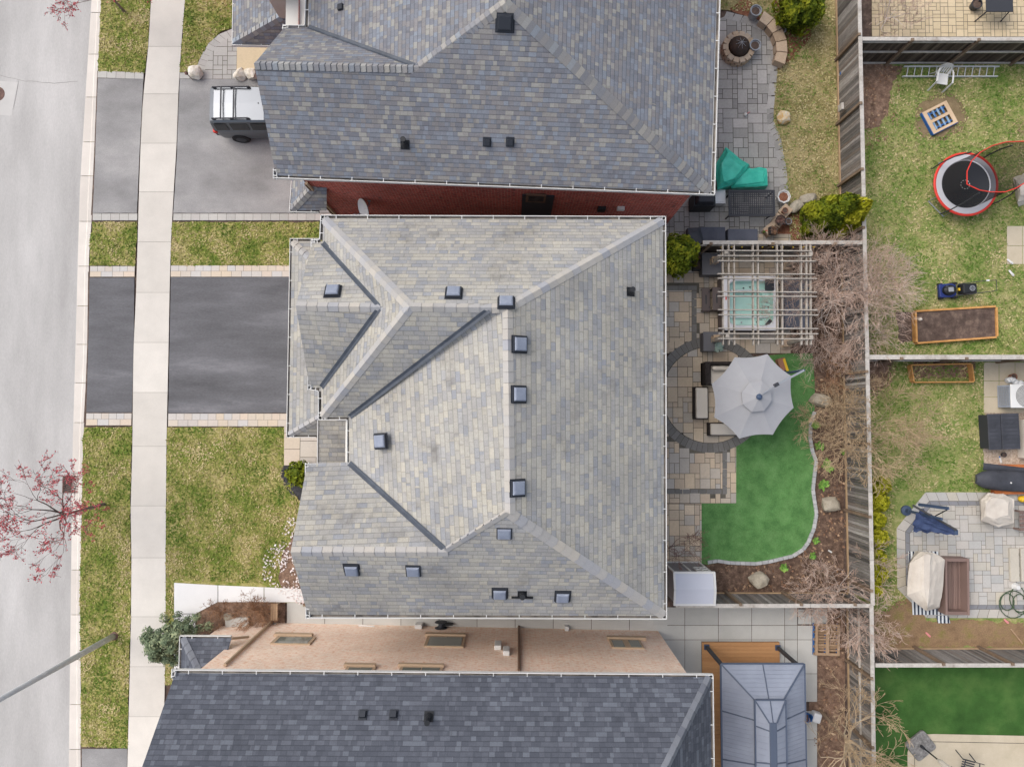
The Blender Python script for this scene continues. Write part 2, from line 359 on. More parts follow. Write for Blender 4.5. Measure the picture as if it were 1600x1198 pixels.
M['wood_pallet'] = mat('wood_pallet', [c(150, 124, 100), c(178, 150, 122), c(164, 140, 116)], tone=True, var=.12, fvar=.12, fs=14)
M['wood_tan'] = mat('wood_tan', [c(168, 142, 112), c(186, 160, 128)], ns=2, var=.12, fvar=.1)
M['pergola_wood'] = mat('pergola_wood', [c(160, 152, 142), c(188, 181, 172)], ns=2, var=.12, fvar=.12, fs=16)
def paint(name, k, rough=.5, metal=0, var=.06, coat=0, fvar=.03, bump=0, bs=20, spec=.3): return mat(name, [k], var=var, fvar=fvar, rough=rough, metal=metal, coat=coat, bump=bump, bs=bs, spec=spec)
M['white'] = paint('white', c(226, 226, 224), .5)
M['gutter_dark'] = mat('gutter_dark', [c(70, 66, 62), c(120, 114, 108), c(150, 140, 128)], ns=2.5, var=.2, fvar=.15)
M['soffit'] = paint('soffit', c(225, 222, 215), .6)
M['flash'] = mat('flash', [c(62, 69, 80), c(84, 91, 102)], ns=3, var=.1, rough=.55, spec=.4)
M['black'] = paint('black', c(38, 40, 44), .5)
M['charcoal'] = paint('charcoal', c(60, 62, 68), .55)
M['vent_dark'] = paint('vent_dark', c(48, 52, 60), .5)
M['vent_lid'] = mat('vent_lid', [c(132, 140, 158), c(150, 158, 174)], ns=4, var=.06, rough=.4, spec=.4)
M['steel'] = paint('steel', c(168, 172, 178), .4, .35)
M['alu'] = paint('alu', c(232, 234, 236), .4, .05)
M['glass'] = paint('glass', c(126, 130, 122), .08, spec=.6)
M['dark_glass'] = paint('dark_glass', c(36, 40, 44), .06, spec=.6)
M['brown_trim'] = paint('brown_trim', c(120, 96, 80), .6)
M['tan_trim'] = paint('tan_trim', c(190, 166, 140), .6)
M['rock'] = mat('rock', [c(148, 138, 122), c(176, 168, 152), c(196, 186, 168)], ns=2.5, var=.15, vs=2, fvar=.16, fs=18, bump=.6, bs=14)
M['rock_white'] = mat('rock_white', [c(216, 204, 180), c(240, 232, 220), c(246, 243, 238)], ns=4, var=.1, vs=2, fvar=.12, fs=18, bump=.6, bs=14)
M['stone_tan'] = mat('stone_tan', [c(178, 156, 132), c(196, 174, 150), c(184, 168, 150)], tone=True, var=.12, vs=2, fvar=.12, fs=18, bump=.4, bs=20)
M['bark'] = mat('bark', [c(112, 102, 94), c(146, 136, 128)], ns=6, var=.15, fvar=.2, fs=30)
M['bark_dark'] = mat('bark_dark', [c(92, 82, 78), c(118, 106, 100)], ns=6, var=.15, fvar=.2, fs=30)
M['twig_pink'] = mat('twig_pink', [c(216, 208, 202), c(198, 172, 154), c(188, 160, 144), c(212, 196, 184)], tone=True, var=.12, fvar=.1)
M['twig_tan'] = mat('twig_tan', [c(196, 178, 152), c(186, 162, 130), c(170, 146, 116), c(202, 180, 148)], tone=True, var=.12, fvar=.1)
M['twig_brown'] = mat('twig_brown', [c(150, 112, 84), c(172, 134, 104), c(132, 98, 74)], tone=True, var=.12, fvar=.1)
M['twig_red'] = mat('twig_red', [c(128, 96, 88), c(146, 112, 104)], tone=True, var=.12, fvar=.1)
M['bud_red'] = mat('bud_red', [c(190, 78, 86), c(210, 112, 116), c(172, 62, 72)], tone=True, var=.1, fvar=.1)
def foliage(name, cols): return mat(name, cols, tone=True, var=.12, vs=2.5, fvar=.1, rough=.7, spec=.2)
M['cedar'] = foliage('cedar', [c(58, 74, 16), c(88, 104, 20), c(112, 124, 24), c(142, 146, 34)])
M['cedar_gold'] = foliage('cedar_gold', [c(104, 112, 18), c(150, 152, 26), c(180, 178, 40), c(200, 194, 66)])
M['juniper'] = foliage('juniper', [c(84, 100, 78), c(112, 128, 100), c(146, 158, 124), c(176, 180, 140)])
M['sprout'] = foliage('sprout', [c(82, 132, 54), c(120, 166, 74), c(150, 180, 90)])
M['agave'] = foliage('agave', [c(140, 164, 154), c(176, 194, 184)])
M['litter'] = mat('litter', [c(150, 118, 92), c(186, 158, 130), c(122, 92, 72), c(170, 132, 108)], tone=True, var=.1, fvar=.05)
M['petal'] = mat('petal', [c(240, 234, 230), c(236, 220, 218), c(244, 242, 240)], tone=True, var=.03, fvar=.02)
M['blade'] = mat('blade', [c(208, 192, 146), c(186, 173, 120), c(158, 157, 88), c(128, 144, 66), c(98, 124, 48)], tone=True, var=.1, fvar=.05, rough=.9)
M['blade_dry'] = mat('blade_dry', [c(206, 192, 148), c(182, 172, 122), c(154, 158, 98), c(122, 146, 70), c(96, 128, 50)], tone=True, var=.1, fvar=.05, rough=.9)
M['cream'] = paint('cream', c(222, 214, 202), .9, bump=.3, bs=6)
M['cover_cream'] = mat('cover_cream', [c(202, 192, 180), c(218, 210, 198)], ns=2.5, var=.08, fvar=.04, rough=.7, bump=.4, bs=7)
M['canopy_grey'] = mat('canopy_grey', [c(164, 165, 169), c(174, 175, 179)], ns=1, var=.03, fvar=.02, rough=.8)
M['navy'] = mat('navy', [c(50, 62, 96), c(70, 86, 122)], ns=4, var=.14, fvar=.06, rough=.8)
M['navy_metal'] = paint('navy_metal', c(70, 86, 112), .5)
M['tarp'] = mat('tarp', [c(40, 186, 160), c(78, 214, 188)], ns=4, var=.14, fvar=.05, rough=.35, bump=.5, bs=8, spec=.5)
M['cover_slate'] = mat('cover_slate', [c(88, 92, 104), c(104, 108, 120)], ns=2, var=.1, fvar=.05, rough=.7)
M['cover_black'] = mat('cover_black', [c(58, 60, 66), c(80, 82, 90)], ns=2, var=.15, fvar=.05, rough=.6, bump=.4, bs=6)
M['wicker'] = mat('wicker', [c(44, 40, 40), c(64, 58, 56)], ns=12, var=.1, fvar=.25, fs=40, bump=.6, bs=50)
M['brown_board'] = mat('brown_board', [c(118, 98, 92), c(140, 118, 110), c(128, 108, 100)], tone=True, var=.1, fvar=.08, rough=.6)
M['spa_shell'] = paint('spa_shell', c(236, 236, 240), .25, var=.02, spec=.5)
M['spa_basin'] = mat('spa_basin', [c(190, 232, 222), c(208, 242, 234)], ns=2.5, var=.06, fvar=.02, rough=.2)
M['grey_box'] = paint('grey_box', c(112, 112, 116), .7)
M['grey_brown'] = paint('grey_brown', c(108, 98, 96), .7)
M['red'] = paint('red', c(224, 66, 56), .5)
M['pad_grey'] = paint('pad_grey', c(196, 196, 202), .6)
M['mat_black'] = paint('mat_black', c(62, 64, 70), .7)
M['net'] = clear('net', c(40, 38, 37), .6, .9)
M['blue'] = paint('blue', c(52, 104, 170), .6, var=.2)
M['mower_blue'] = paint('mower_blue', c(46, 60, 120), .35)
M['pink'] = paint('pink', c(226, 150, 150), .6)
M['yellow'] = paint('yellow', c(230, 190, 50), .5)
M['terracotta'] = paint('terracotta', c(156, 112, 92), .8)
M['gazebo_roof'] = mat('gazebo_roof', [c(140, 147, 162), c(156, 163, 178)], ns=1.2, var=.06, fvar=.02, rough=.42, spec=.4)
M['gazebo_rib'] = paint('gazebo_rib', c(88, 98, 116), .5)
M['shed_roof_dim'] = paint('shed_roof_dim', c(186, 192, 202), .5)
M['shed_roof'] = paint('shed_roof', c(206, 210, 222), .5)
M['shed_wall'] = paint('shed_wall', c(138, 136, 140), .6)
M['car'] = paint('car', c(122, 126, 132), .36, .88, coat=0, var=.02)
M['car_side'] = M['car']
M['tyre'] = paint('tyre', c(40, 40, 42), .85)
M['galv'] = mat('galv', [c(190, 194, 196), c(212, 215, 217)], ns=4, var=.06, rough=.5, metal=.05)
M['iron'] = mat('iron', [c(96, 76, 70), c(128, 100, 92)], ns=8, var=.15, fvar=.15)
M['hose'] = paint('hose', c(72, 92, 66), .6)
M['plastic_white'] = paint('plastic_white', c(222, 222, 220), .5)
M['stone_mosaic'] = mat('stone_mosaic', [c(96, 94, 92), c(130, 128, 126), c(158, 156, 154)], ns=9, var=.1, fvar=.15, fs=25)
# ================================================================ the ground (z = 0 is the yards; the road lies a kerb lower)
KL = [(148, -60), (143, 0), (133.5, 150), (125, 290), (122, 390), (118, 540), (113.7, 690), (111, 900), (107.5, 1198), (107, 1260)]
KR = [(161, -60), (158, 0), (153, 110), (148, 240), (143, 345), (139, 400), (137, 560), (130, 690), (126, 880), (125, 930), (127, 1198), (128, 1260)]
SL = [(240, -60), (236, 0), (232, 70), (222, 170), (218, 270), (216, 345), (213, 450), (208, 560), (207, 690), (204, 800), (206, 900), (204, 1000), (199, 1198), (198, 1260)]
SR = [(293, -60), (289, 0), (280, 110), (275, 250), (268, 345), (265, 450), (263, 560), (260, 690), (258.5, 900), (259, 1000), (257, 1090), (254, 1198), (252, 1260)]
m = MB(); m.face([(-150, -150, -.2), (150, -150, -.2), (150, 150, -.2), (-150, 150, -.2)]); struct(m, 'ground', M['lawn_dry'])
m = MB(); k = [W(edge(KL, y) + 2, y, -.12) for y in range(-60, 1261, 60)]
m.face([(-40, 40, -.12), (-40, -40, -.12), (k[-1].x, -40, -.12)] + k[::-1] + [(k[0].x, 40, -.12)]); struct(m, 'road', M['asphalt_road'])
M['crack'] = mat('crack_fill', [c(128, 124, 120), c(156, 152, 148)], ns=3)
def crack(name, pts, z, w, mt):
    m = MB(3); P = []
    for i in range(len(pts) - 1):
        a, b = V(pts[i] + (0,)), V(pts[i + 1] + (0,)); n = max(2, int((b - a).length / 8))
        P += [a + (b - a) * k / n + V((0, m.r.uniform(-1, 1), 0)) for k in range(n)]
    Q = [W(p.x, p.y, z) for p in P]
    for a, b in zip(Q, Q[1:]):
        s = (b - a).cross(V((0, 0, 1))).normalized() * w / 2; m.face([a - s, b - s, b + s, a + s])
    return struct(m, name, mt)
crack('road_crack', [(-20, 112), (30, 126), (85, 130), (130, 127)], -.116, .014, M['crack'])
crack('road_joint', [(29, 127), (24, 155), (18, 181)], -.116, .014, M['crack'])
m = MB(4); m.face(rough_edge([tuple(p)[:2] + (0,) for p in pxs([(-30, 124), (29, 128), (18, 181), (-30, 178)], -.12)], .3, .01) and [tuple(p) for p in pxs([(-30, 124), (28, 129), (18, 181), (-30, 178)], -.117)][::-1])
for i, f in enumerate(m.f): m.f[i] = f[::-1]
struct(m, 'road_patch', mat('patch', [c(196, 194, 191), c(204, 202, 199)], ns=1, fvar=.06))
m = MB(5); p = W(-4, 147, -.12); m.lathe([(.3, .004), (.27, .01), (0, .01)], p, 24); tag(m.build('manhole_cover', M['iron']), 'round manhole cover in a concrete patch of the road', 'manhole cover')
m = MB(6); ys = [-500, -400, -300, -220, -140, -60, 20, 85, 152, 222, 275, 346, 416, 478, 538, 598, 660, 740, 815, 890, 960, 1030, 1100, 1170, 1260, 1340, 1420, 1500, 1600, 1700]      # gutter pan and kerb, cast in lengths
low = [(112, 340), (420, 660), (1165, 1300)]
for y0, y1 in zip(ys, ys[1:]):
    m.tone = m.r.random(); n = 4; g = []
    for i in range(n + 1):
        y = y0 + .4 + (y1 - y0 - .8) * i / n; a, b = edge(KL, y), edge(KR, y); hz = -.012 if not any(l0 < y < l1 for l0, l1 in low) else -.055
        g.append([W(a, y, -.2), W(a, y, -.108), W(lerp(a, b, .62), y, -.1), W(lerp(a, b, .7), y, hz), W(b, y, hz), W(b, y, -.2)])
    m.sheet(g[::-1])
struct(m, 'kerb', M['kerb_concrete'])
# yard soil under everything on this side of the kerb
m = MB(); kr = [W(edge(KR, y) - 1, y, -.035) for y in range(-60, 1261, 60)]
m.face([(40, -40, -.035), (40, 40, -.035), (kr[0].x, 40, -.035)] + kr + [(kr[-1].x, -40, -.035)]); struct(m, 'yard_soil', M['soil'])
m = MB(7); strip(m, SL, SR, [-500, -420, -340, -260, -180, -100, -10, 73, 147, 224, 300, 378, 457, 535, 613, 697, 790, 871, 963, 1041, 1119, 1198, 1277, 1356, 1435, 1514, 1600, 1700], .012, .28); s_ = struct(m, 'sidewalk', M['concrete'])
m = MB(); m.face(pxs([(x, y) for x, y in SL] + [(x, y) for x, y in SR[::-1]], .003)); struct(m, 'sidewalk_base', M['kerb_joint'])
for q in ([(-15.6, 17.6), (40, 17.6), (40, 40), (-15.6, 40)], [(-16.6, -40), (40, -40), (40, -14.6), (-16.6, -14.6)], [(22.8, -14.6), (40, -14.6), (40, 17.6), (22.8, 17.6)]):
    m = MB(); m.face([(x, y, -.02) for x, y in q]); struct(m, 'lawn', M['lawn_back'])
LAWNS = []
def lawn(pts, mt, z=0.0, amp=.045, kind='f'):
    p = [(q.x, q.y) for q in pxs(pts)]; e = rough_edge(p, .12, amp, len(LAWNS)); LAWNS.append((e, kind)); m = MB(); m.face([(x, y, z) for x, y in e]); 
    if nrm_raw(m.v) < 0: m.f[0] = m.f[0][::-1]
    struct(m, 'lawn', mt)
def nrm_raw(p): return sum(p[i - 1].x * p[i].y - p[i].x * p[i - 1].y for i in range(len(p)))
KRp = lambda y0, y1: [(edge(KR, y), y) for y in range(y0, y1 + 1, 30)]
SLp = lambda y0, y1: [(edge(SL, y) - 1, y) for y in range(y1, y0 - 1, -30)]
lawn(KRp(-50, 110) + [(154, 112), (225, 114)] + SLp(-50, 100), M['lawn_front'])
lawn([(145, 347), (214, 347), (213, 380), (211, 415), (140, 415), (140, 380)], M['lawn_front'])
lawn([(131, 667)] + KRp(690, 1140) + [(127, 1167), (200, 1168)] + SLp(667, 1140) + [(206, 667)], M['lawn_front'])
lawn([(291, -50), (289, 0), (281, 113), (305, 113), (310, 95), (325, 70), (345, 50), (368, 42), (368, -50)], M['lawn_front'])
lawn([(269, 347), (520, 347), (520, 415), (267, 415)], M['lawn_front'])
lawn([(261, 667), (450, 667), (446, 725), (441, 736), (448, 755), (470, 780), (520, 790), (520, 950), (465, 945), (440, 940), (272, 910), (270, 1070), (257, 1070), (259, 900)], M['lawn_front'])
lawn([(1125, -50), (1320, -50), (1320, 378), (1236, 378), (1229, 330), (1222, 250), (1208, 190), (1212, 110), (1212, 60), (1180, 20), (1125, 15)], M['lawn_dry'], kind='d')
lawn([(1336, 95), (1700, 95), (1700, 560), (1336, 560)], M['lawn_back'], kind='b')
lawn([(1336, 561), (1700, 561), (1700, 1020), (1336, 1020)], M['lawn_back'], kind='b')
m = MB(); m.face(pxs([(1330, 1025), (1330, 1260), (1700, 1260), (1700, 1025)], .004)); struct(m, 'artificial_turf', M['fake_turf_dark'])
def asph(name, pts, mt, z=.006):
    e = rough_edge([(q.x, q.y) for q in pxs(pts)], .2, .012, 3); m = MB(); m.face([(x, y, z) for x, y in e]); struct(m, name, mt)
asph('driveway', [(153, 123), (149, 240), (145, 333), (214, 333), (218, 240), (224, 123)], M['asphalt_grey'])
asph('driveway', [(281, 124), (276, 250), (271, 333), (520, 333), (520, 124)], M['asphalt_grey'])
asph('driveway', [(140, 434), (138, 540), (135, 644), (206, 644), (209, 540), (210, 434)], M['asphalt_dark'])
asph('driveway', [(267, 433), (265, 540), (263, 645), (520, 645), (520, 433)], M['asphalt_dark'])
asph('driveway', [(128, 1169), (128, 1260), (197, 1260), (199, 1169)], M['asphalt_grey'])
# driveway borders
def pave(name, mt, fill, base=None, joint='joint', z=.012):
    m = MB(11); fill(m, z); o = struct(m, name, M[mt])
    if base:
        b = MB(); b.face([(p[0], p[1], z - .008) for p in base])
        if nrm_raw(b.v) < 0: b.f[0] = b.f[0][::-1]
        struct(b, 'joint_sand', M[joint], parent=o)
    return o
def border(px0, px1, n, wid_px, rows=1):
    a, b = W(*px0), W(*px1); w = wid_px / 39.6 / rows
    s = (V((b.y - a.y, a.x - b.x)) ).normalized()
    def fill(m, z):
        for k in range(rows):
            o_ = s * w * k; row(m, (a.x + o_.x, a.y + o_.y), (b.x + o_.x, b.y + o_.y), w - .008, n if k == 0 else int(n * .8), z, side=-1)
    t = s * wid_px / 39.6
    pave('paver_border', 'paver_strip' if rows > 1 else 'paver_walk', fill, [a, b, b + V((t.x, t.y, 0)), a + V((t.x, t.y, 0))])
border((153, 111.5), (225, 113.5), 5, 11)
border((281, 114), (312, 114), 2, 10)
border((145, 334), (215, 334), 5, 11)
border((271, 334), (520, 334), 18, 11)
border((141, 416), (211, 416), 6, 17, 2)
border((267, 415), (520, 415), 20, 18, 2)
border((135, 645.5), (206, 645.5), 6, 19, 2)
border((263, 646), (450, 646), 15, 20, 2)
# front walks
def apatio(name, mt, poly_px, unit, joint='joint', rot=0, holes=(), z=.012, sizes=SIZES, inset=None):
    P = [(p.x, p.y) for p in pxs(poly_px)]
    return pave(name, mt, lambda m, z_: ashlar(m, P, unit, z_, rot=rot, holes=holes, sizes=sizes, gap=.02), P, joint, z)
arc = [(305, 122), (309, 100), (316, 84), (326, 68), (342, 54), (366, 44)]
apatio('paver_walk', 'paver_walk', [(318, 124), (321, 104), (328, 88), (337, 74), (352, 62), (372, 55), (460, 55), (460, 124)], .19)
def arcfill(m, z):
    a2 = [(318, 124), (321, 104), (328, 88), (337, 74), (352, 62), (370, 56)]
    for i in range(5):
        for k in range(2):
            m.tone = m.r.random(); t0, t1 = k / 2 + .012, (k + 1) / 2 - .012
            L = lambda q, t: (lerp(q[i][0], q[i + 1][0], t), lerp(q[i][1], q[i + 1][1], t))
            m.face(pxs([L(arc, t0), L(a2, t0), L(a2, t1), L(arc, t1)][::-1], z)); m.f[-1] = m.f[-1][::-1] if nrm_raw([m.v[j] for j in m.f[-1]]) < 0 else m.f[-1]
pave('paver_walk', 'paver_walk', arcfill, pxs(arc + [(372, 55), (352, 62), (328, 88), (318, 124)]))
m = MB(); m.box(W(400, 92, .06), (1.5, 1.05, .12)); struct(m, 'porch_slab', M['paver_cream'])
apatio('paver_walk', 'paver_strip', [(444, 666), (444, 727), (560, 727), (560, 666)], .32)
def elbow(m, z):
    for q in ([(272, 910), (272, 958), (306, 958), (340, 940), (340, 914)], [(272, 959), (272, 1070), (300, 1070), (306, 959)], [(341, 914), (341, 940), (412, 940), (412, 917)], [(413, 917), (413, 940), (500, 941), (500, 921)]):
        m.tone = m.r.random(); m.face(pxs(q, z))
pave('front_walk', 'white_concrete', elbow, z=.03)
m = MB(); m.face([(p[0], p[1], .004) for p in rough_edge([(q.x, q.y) for q in pxs([(306, 959), (330, 938), (445, 938), (445, 1000), (300, 1060)])], .2, .04)]); struct(m, 'planting_bed', M['leafsoil'])
m = MB(); m.face([(p[0], p[1], .01) for p in rough_edge([(q.x, q.y) for q in pxs([(443, 727), (438, 738), (442, 755), (455, 772), (470, 783), (520, 790), (520, 727)])], .2, .015)]); struct(m, 'planting_bed', M['black_mulch'])
m = MB(); m.face([(p[0], p[1], .01) for p in rough_edge([(q.x, q.y) for q in pxs([(462, 830), (440, 868), (436, 905), (442, 925), (500, 960), (520, 830)])], .15, .07)]); struct(m, 'planting_bed', M['leafsoil'])
# ================================================================ houses
SH = {
 'tan': shingles('shingle_weathered', [c(172, 170, 164), c(162, 160, 156), c(146, 149, 155), c(180, 176, 165), c(167, 165, 161), c(157, 157, 157), c(185, 180, 168), c(152, 155, 161), c(168, 166, 160), c(176, 173, 165)], e=.165, w=.3, group=.5, stain=.16, interp='LINEAR', shade_k=.66, ju=.74, mossy=(c(112, 109, 104), .7)),
 'mix': shingles('shingle_variegated', [c(122, 126, 135), c(132, 131, 133), c(126, 126, 131), c(128, 133, 143), c(118, 120, 128), c(152, 151, 147), c(134, 132, 134), c(132, 139, 150), c(126, 130, 139), c(144, 142, 140)], e=.138, w=.175, group=.0, stain=.07, jitter=.8, shade_k=.5),
 'dark': shingles('shingle_slate', [c(82, 86, 96), c(88, 92, 102), c(78, 82, 92), c(94, 98, 108), c(84, 88, 98), c(102, 107, 117)], e=.138, w=.2, group=.2, stain=.08, shade_k=.6, jitter=.8)}
CAP = {'tan': mat('cap_weathered', [c(184, 180, 174), c(164, 166, 172), c(190, 184, 174), c(172, 170, 168)], tone=True, var=.06, fvar=.1, fs=40),
       'mix': mat('cap_variegated', [c(140, 142, 148), c(158, 154, 150), c(128, 131, 139), c(172, 168, 160), c(142, 150, 160), c(136, 134, 136)], tone=True, var=.06, fvar=.12, fs=40),
       'dark': mat('cap_slate', [c(112, 116, 124), c(126, 130, 138), c(104, 108, 118)], tone=True, var=.06, fvar=.1, fs=40)}
BR = {'red': bricks('brick_red', c(206, 94, 80), c(182, 78, 66), c(214, 178, 166), c(110, 82, 78), .16), 'peach': bricks('brick_peach', c(255, 232, 212), c(250, 214, 190), c(255, 246, 236), c(236, 190, 158), .1),
      'grey': bricks('brick_grey', c(150, 130, 118), c(132, 116, 108), c(170, 160, 150))}
def perp(a, b, q):
    d = (b - a).normalized(); s = q - a; s = s - d * s.dot(d); return s.normalized()
def caps(m, a, b, q1, q2, w=.16, L=.2, lift=.035):
    a, b, q1, q2 = V(a), V(b), V(q1), V(q2); n = max(2, int((b - a).length / L)); s1, s2 = perp(a, b, q1), perp(a, b, q2); up = V((0, 0, 1)); d = (b - a) / n
    for i in range(n):
        m.tone = m.r.random(); gp = .012 if w < .18 and L > .25 else .03; p = a + d * (i + gp); q = a + d * (i + 1 - gp); h0, h1 = lift * .35, lift
        A = [p + s1 * w + up * h0, p + up * (h0 + .015), p + s2 * w + up * h0]; B = [q + s1 * w + up * h1, q + up * (h1 + .015), q + s2 * w + up * h1]
        for k in range(2):
            m.face([A[k], B[k], B[k + 1], A[k + 1]] if nz([A[k], B[k], B[k + 1]]) > 0 else [A[k + 1], B[k + 1], B[k], A[k]])
        m.face([B[0], B[1], B[2], q + s2 * w - up * .02, q + s1 * w - up * .02])
def nz(p): return (V(p[1]) - V(p[0])).cross(V(p[2]) - V(p[0])).z
def valley(m, a, b, q1, q2, w=.09):
    a, b, q1, q2 = V(a), V(b), V(q1), V(q2); s1, s2 = perp(a, b, q1), perp(a, b, q2); up = V((0, 0, .022))
    for s in (s1, s2):
        f = [a + up, b + up, b + up + s * w, a + up + s * w]
        m.face(f if nz(f) > 0 else f[::-1])
def eave_gutter(parent, pts, closed=False, wid=.11, name='gutter'):
    """white trough along the outer edge pts (left side is inside), straps every metre"""
    w = MB(2); dk = MB(2)
    for a, b in zip(pts, pts[1:]):
        a, b = V(a), V(b); d = (b - a).normalized(); s = V((-d.y, d.x, 0)); L = (b - a).length; z = V((0, 0, 1))
        w.bar(a + s * .012 - z * .03, b + s * .012 - z * .03, .02, .12); w.bar(a + s * (wid + .012) - z * .06, b + s * (wid + .012) - z * .06, .02, .1)
        w.bar(a + s * wid / 2 - z * .1, b + s * wid / 2 - z * .1, wid, .012); dk.bar(a + s * (wid / 2 + .01) - z * .08, b + s * (wid / 2 + .01) - z * .08, wid - .03, .012)
        n = max(1, int(L / 1.05))
        for i in range(n + 1):
            p = a + d * (L * (i + .5) / (n + 1)); w.bar(p + s * .01 + z * .03, p + s * (wid + .02) + z * .03, .022, .012)
    g = w.build(name, M['white'], parent); dk.build('gutter_bed', M['gutter_dark'], g); return g
vb = MB(); vb.box((0, 0, .04), (.5, .5, .08), taper=.94); vbase = vb
def slope_frame(n):
    up = (V((0, 0, 1)) - n * n.z).normalized(); u = up.cross(n); return Matrix((u, up, n)).transposed()
def roof_vent(parent, px, py, face_pts, s=1.0, kind='box'):
    n = nrm(face_pts); p = RP(px, py, V(face_pts[0]), n); q = slope_frame(n)
    if kind == 'box':
        m = MB(); m.box(p + n * .015, (.5 * s, .5 * s, .03), m=q); m.box(p + n * .05, (.45 * s, .45 * s, .09), m=q, taper=.96)
        v = m.build('roof_vent', M['vent_dark'], parent)
        l = MB(); l.box(p + n * .115, (.385 * s, .385 * s, .05), m=q, taper=.9); l.box(p + n * .143, (.32 * s, .32 * s, .012), m=q, taper=.95); l.build('vent_lid', M['vent_lid'] if s < 1.01 else M['vent_dark'], v, bevel=.012)
    elif kind == 'small':
        m = MB(); m.box(p + n * .008, (.26, .3, .016), m=q); m.box(p + n * .06, (.2, .2, .12), m=q, taper=.9); v = m.build('roof_vent', M['vent_dark'], parent, bevel=.01)
    else:
        m = MB(); m.box(p + n * .012, (.28, .3, .024), m=q); m.tube([p, p + V((0, 0, .42))], .06, 10); m.lathe([(.13, .0), (.07, .16)], p, 10); m.tube([p + V((0, 0, .4)), p + V((0, 0, .46))], [.085, .085], 10)
        v = m.build('plumbing_vent', M['black'], parent)
    return v
def house(name, label, group=None): return thing(name, label, 'house', group=group)
# ---------------------------------------------------------------- the middle house
T = house('brick_house', 'middle house with weathered tan grey shingle roof dotted with square vents')
P = {k: W(*v) for k, v in dict(A=(505, 341, 5.5), B=(1036, 343, 5.5), C=(1038, 962, 5.5), D=(481, 960, 5.5), R1=(793, 480, 8.3), R2=(797, 803, 8.3), S=(640, 479, 8.3), G=(502, 652, 5.5),
     P=(462, 478, 7.15), Q=(595, 480, 7.25), N1=(488, 379, 5.5), N2=(504, 379, 5.5), S1=(484, 606, 5.5), S2=(502, 606, 5.5), V0=(545, 652, 5.5), Vt=(768, 481, 8.3), Y0=(545, 722, 5.5),
     F=(480, 724, 5.5), K=(700, 862, 7.25), E=(454, 862, 7.15)).items()}
FC = dict(north=['A', 'S', 'Vt', 'R1', 'B'], east=['B', 'R1', 'R2', 'C'], hip=['A', 'N2', 'Q', 'S2', 'G', 'S'], gn=['N1', 'P', 'Q', 'N2'], gs=['P', 'S1', 'S2', 'Q'], wing=['S', 'G', 'V0', 'Vt'],
          west=['Vt', 'V0', 'Y0', 'K', 'R2', 'R1'], lgn=['F', 'E', 'K', 'Y0'], south=['E', 'D', 'C', 'R2', 'K'])
rf = MB()
def addface(rf, pts):
    if sum(((pts[i] - pts[0]).cross(pts[i + 1] - pts[0])).z for i in range(1, len(pts) - 1)) < 0: pts = pts[::-1]
    rf.slope(pts)
MF = {k: [P[i] for i in v] for k, v in FC.items()}
for f in MF.values(): addface(rf, f)
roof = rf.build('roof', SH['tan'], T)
m = MB(3)
for a, b, q1, q2 in (('R1', 'R2', 'B', 'V0'), ('R1', 'B', 'A', 'C'), ('R2', 'C', 'D', 'B'), ('R2', 'K', 'Y0', 'D'), ('E', 'K', 'F', 'D'), ('S', 'Vt', 'A', 'G'), ('Vt', 'R1', 'A', 'Y0'), ('S', 'A', 'B', 'G'), ('S', 'G', 'A', 'V0'), ('P', 'Q', 'N1', 'S1')):
    m = MB(len(a + b) + ord(b[0])); caps(m, P[a], P[b], P[q1], P[q2], .17, .3, .022); m.build('ridge_cap', CAP['tan'], roof)
m = MB()
for a, b, q1, q2 in (('N2', 'Q', 'A', 'P'), ('S2', 'Q', 'G', 'P'), ('V0', 'Vt', 'S', 'R2'), ('Y0', 'K', 'E', 'R1')): m = MB(); valley(m, lerp(P[a], P[b], .01), lerp(P[a], P[b], .985), P[q1], P[q2]); m.build('valley_flashing', M['flash'], roof)
# lower roof over the garage front and the porch
nw, sw = W(456, 377, 3.0), W(451, 680, 3.0); nwt, swt = V((-5.9, 4.4, 4.0)), V((-5.9, .25, 4.0)); ne, se = V((-5.5, nw.y, 3.0)), V((-6.86, sw.y, 3.0))
lr = MB()
for f in ([nw, sw, swt, nwt], [ne, nw, nwt, V((-5.5, nwt.y, 4.0))], [sw, V((-6.4, sw.y, 3.0)), V((-5.6, swt.y, 4.0)), swt]): addface(lr, f)
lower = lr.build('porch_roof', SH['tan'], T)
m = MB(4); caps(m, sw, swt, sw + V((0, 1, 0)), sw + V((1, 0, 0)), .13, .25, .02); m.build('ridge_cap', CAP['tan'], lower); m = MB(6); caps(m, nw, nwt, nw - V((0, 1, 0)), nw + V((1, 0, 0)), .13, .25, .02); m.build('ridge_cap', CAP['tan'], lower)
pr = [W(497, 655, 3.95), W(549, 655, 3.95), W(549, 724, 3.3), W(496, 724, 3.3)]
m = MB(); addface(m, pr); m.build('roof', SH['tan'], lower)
m = MB()
for a, b in ((pr[0], pr[3]),): m.bar(a - V((0, 0, .05)), b - V((0, 0, .05)), .03, .16)
m.build('fascia', M['white'], T)
z5 = 5.48
eave_gutter(T, [W(1042, 967, z5), W(1040.5, 338, z5), W(501, 336, z5), W(499, 374, z5), W(486, 375, z5), W(486, 393, 5.62)])
eave_gutter(T, [W(481, 582, 5.75), W(481, 608, z5), W(497, 611, z5), W(497, 656, z5), W(542, 656, z5), W(542, 723, z5), W(477, 724, z5), W(477, 745, 5.7)])
eave_gutter(T, [W(478, 945, 5.7), W(478, 965, z5), W(1042, 967, z5)])
eave_gutter(T, [W(500, 372.5, 2.98), W(453, 372.5, 2.98), W(447.5, 683.5, 2.98), W(494, 683.5, 2.98)])
wl = MB(); wz = 5.42
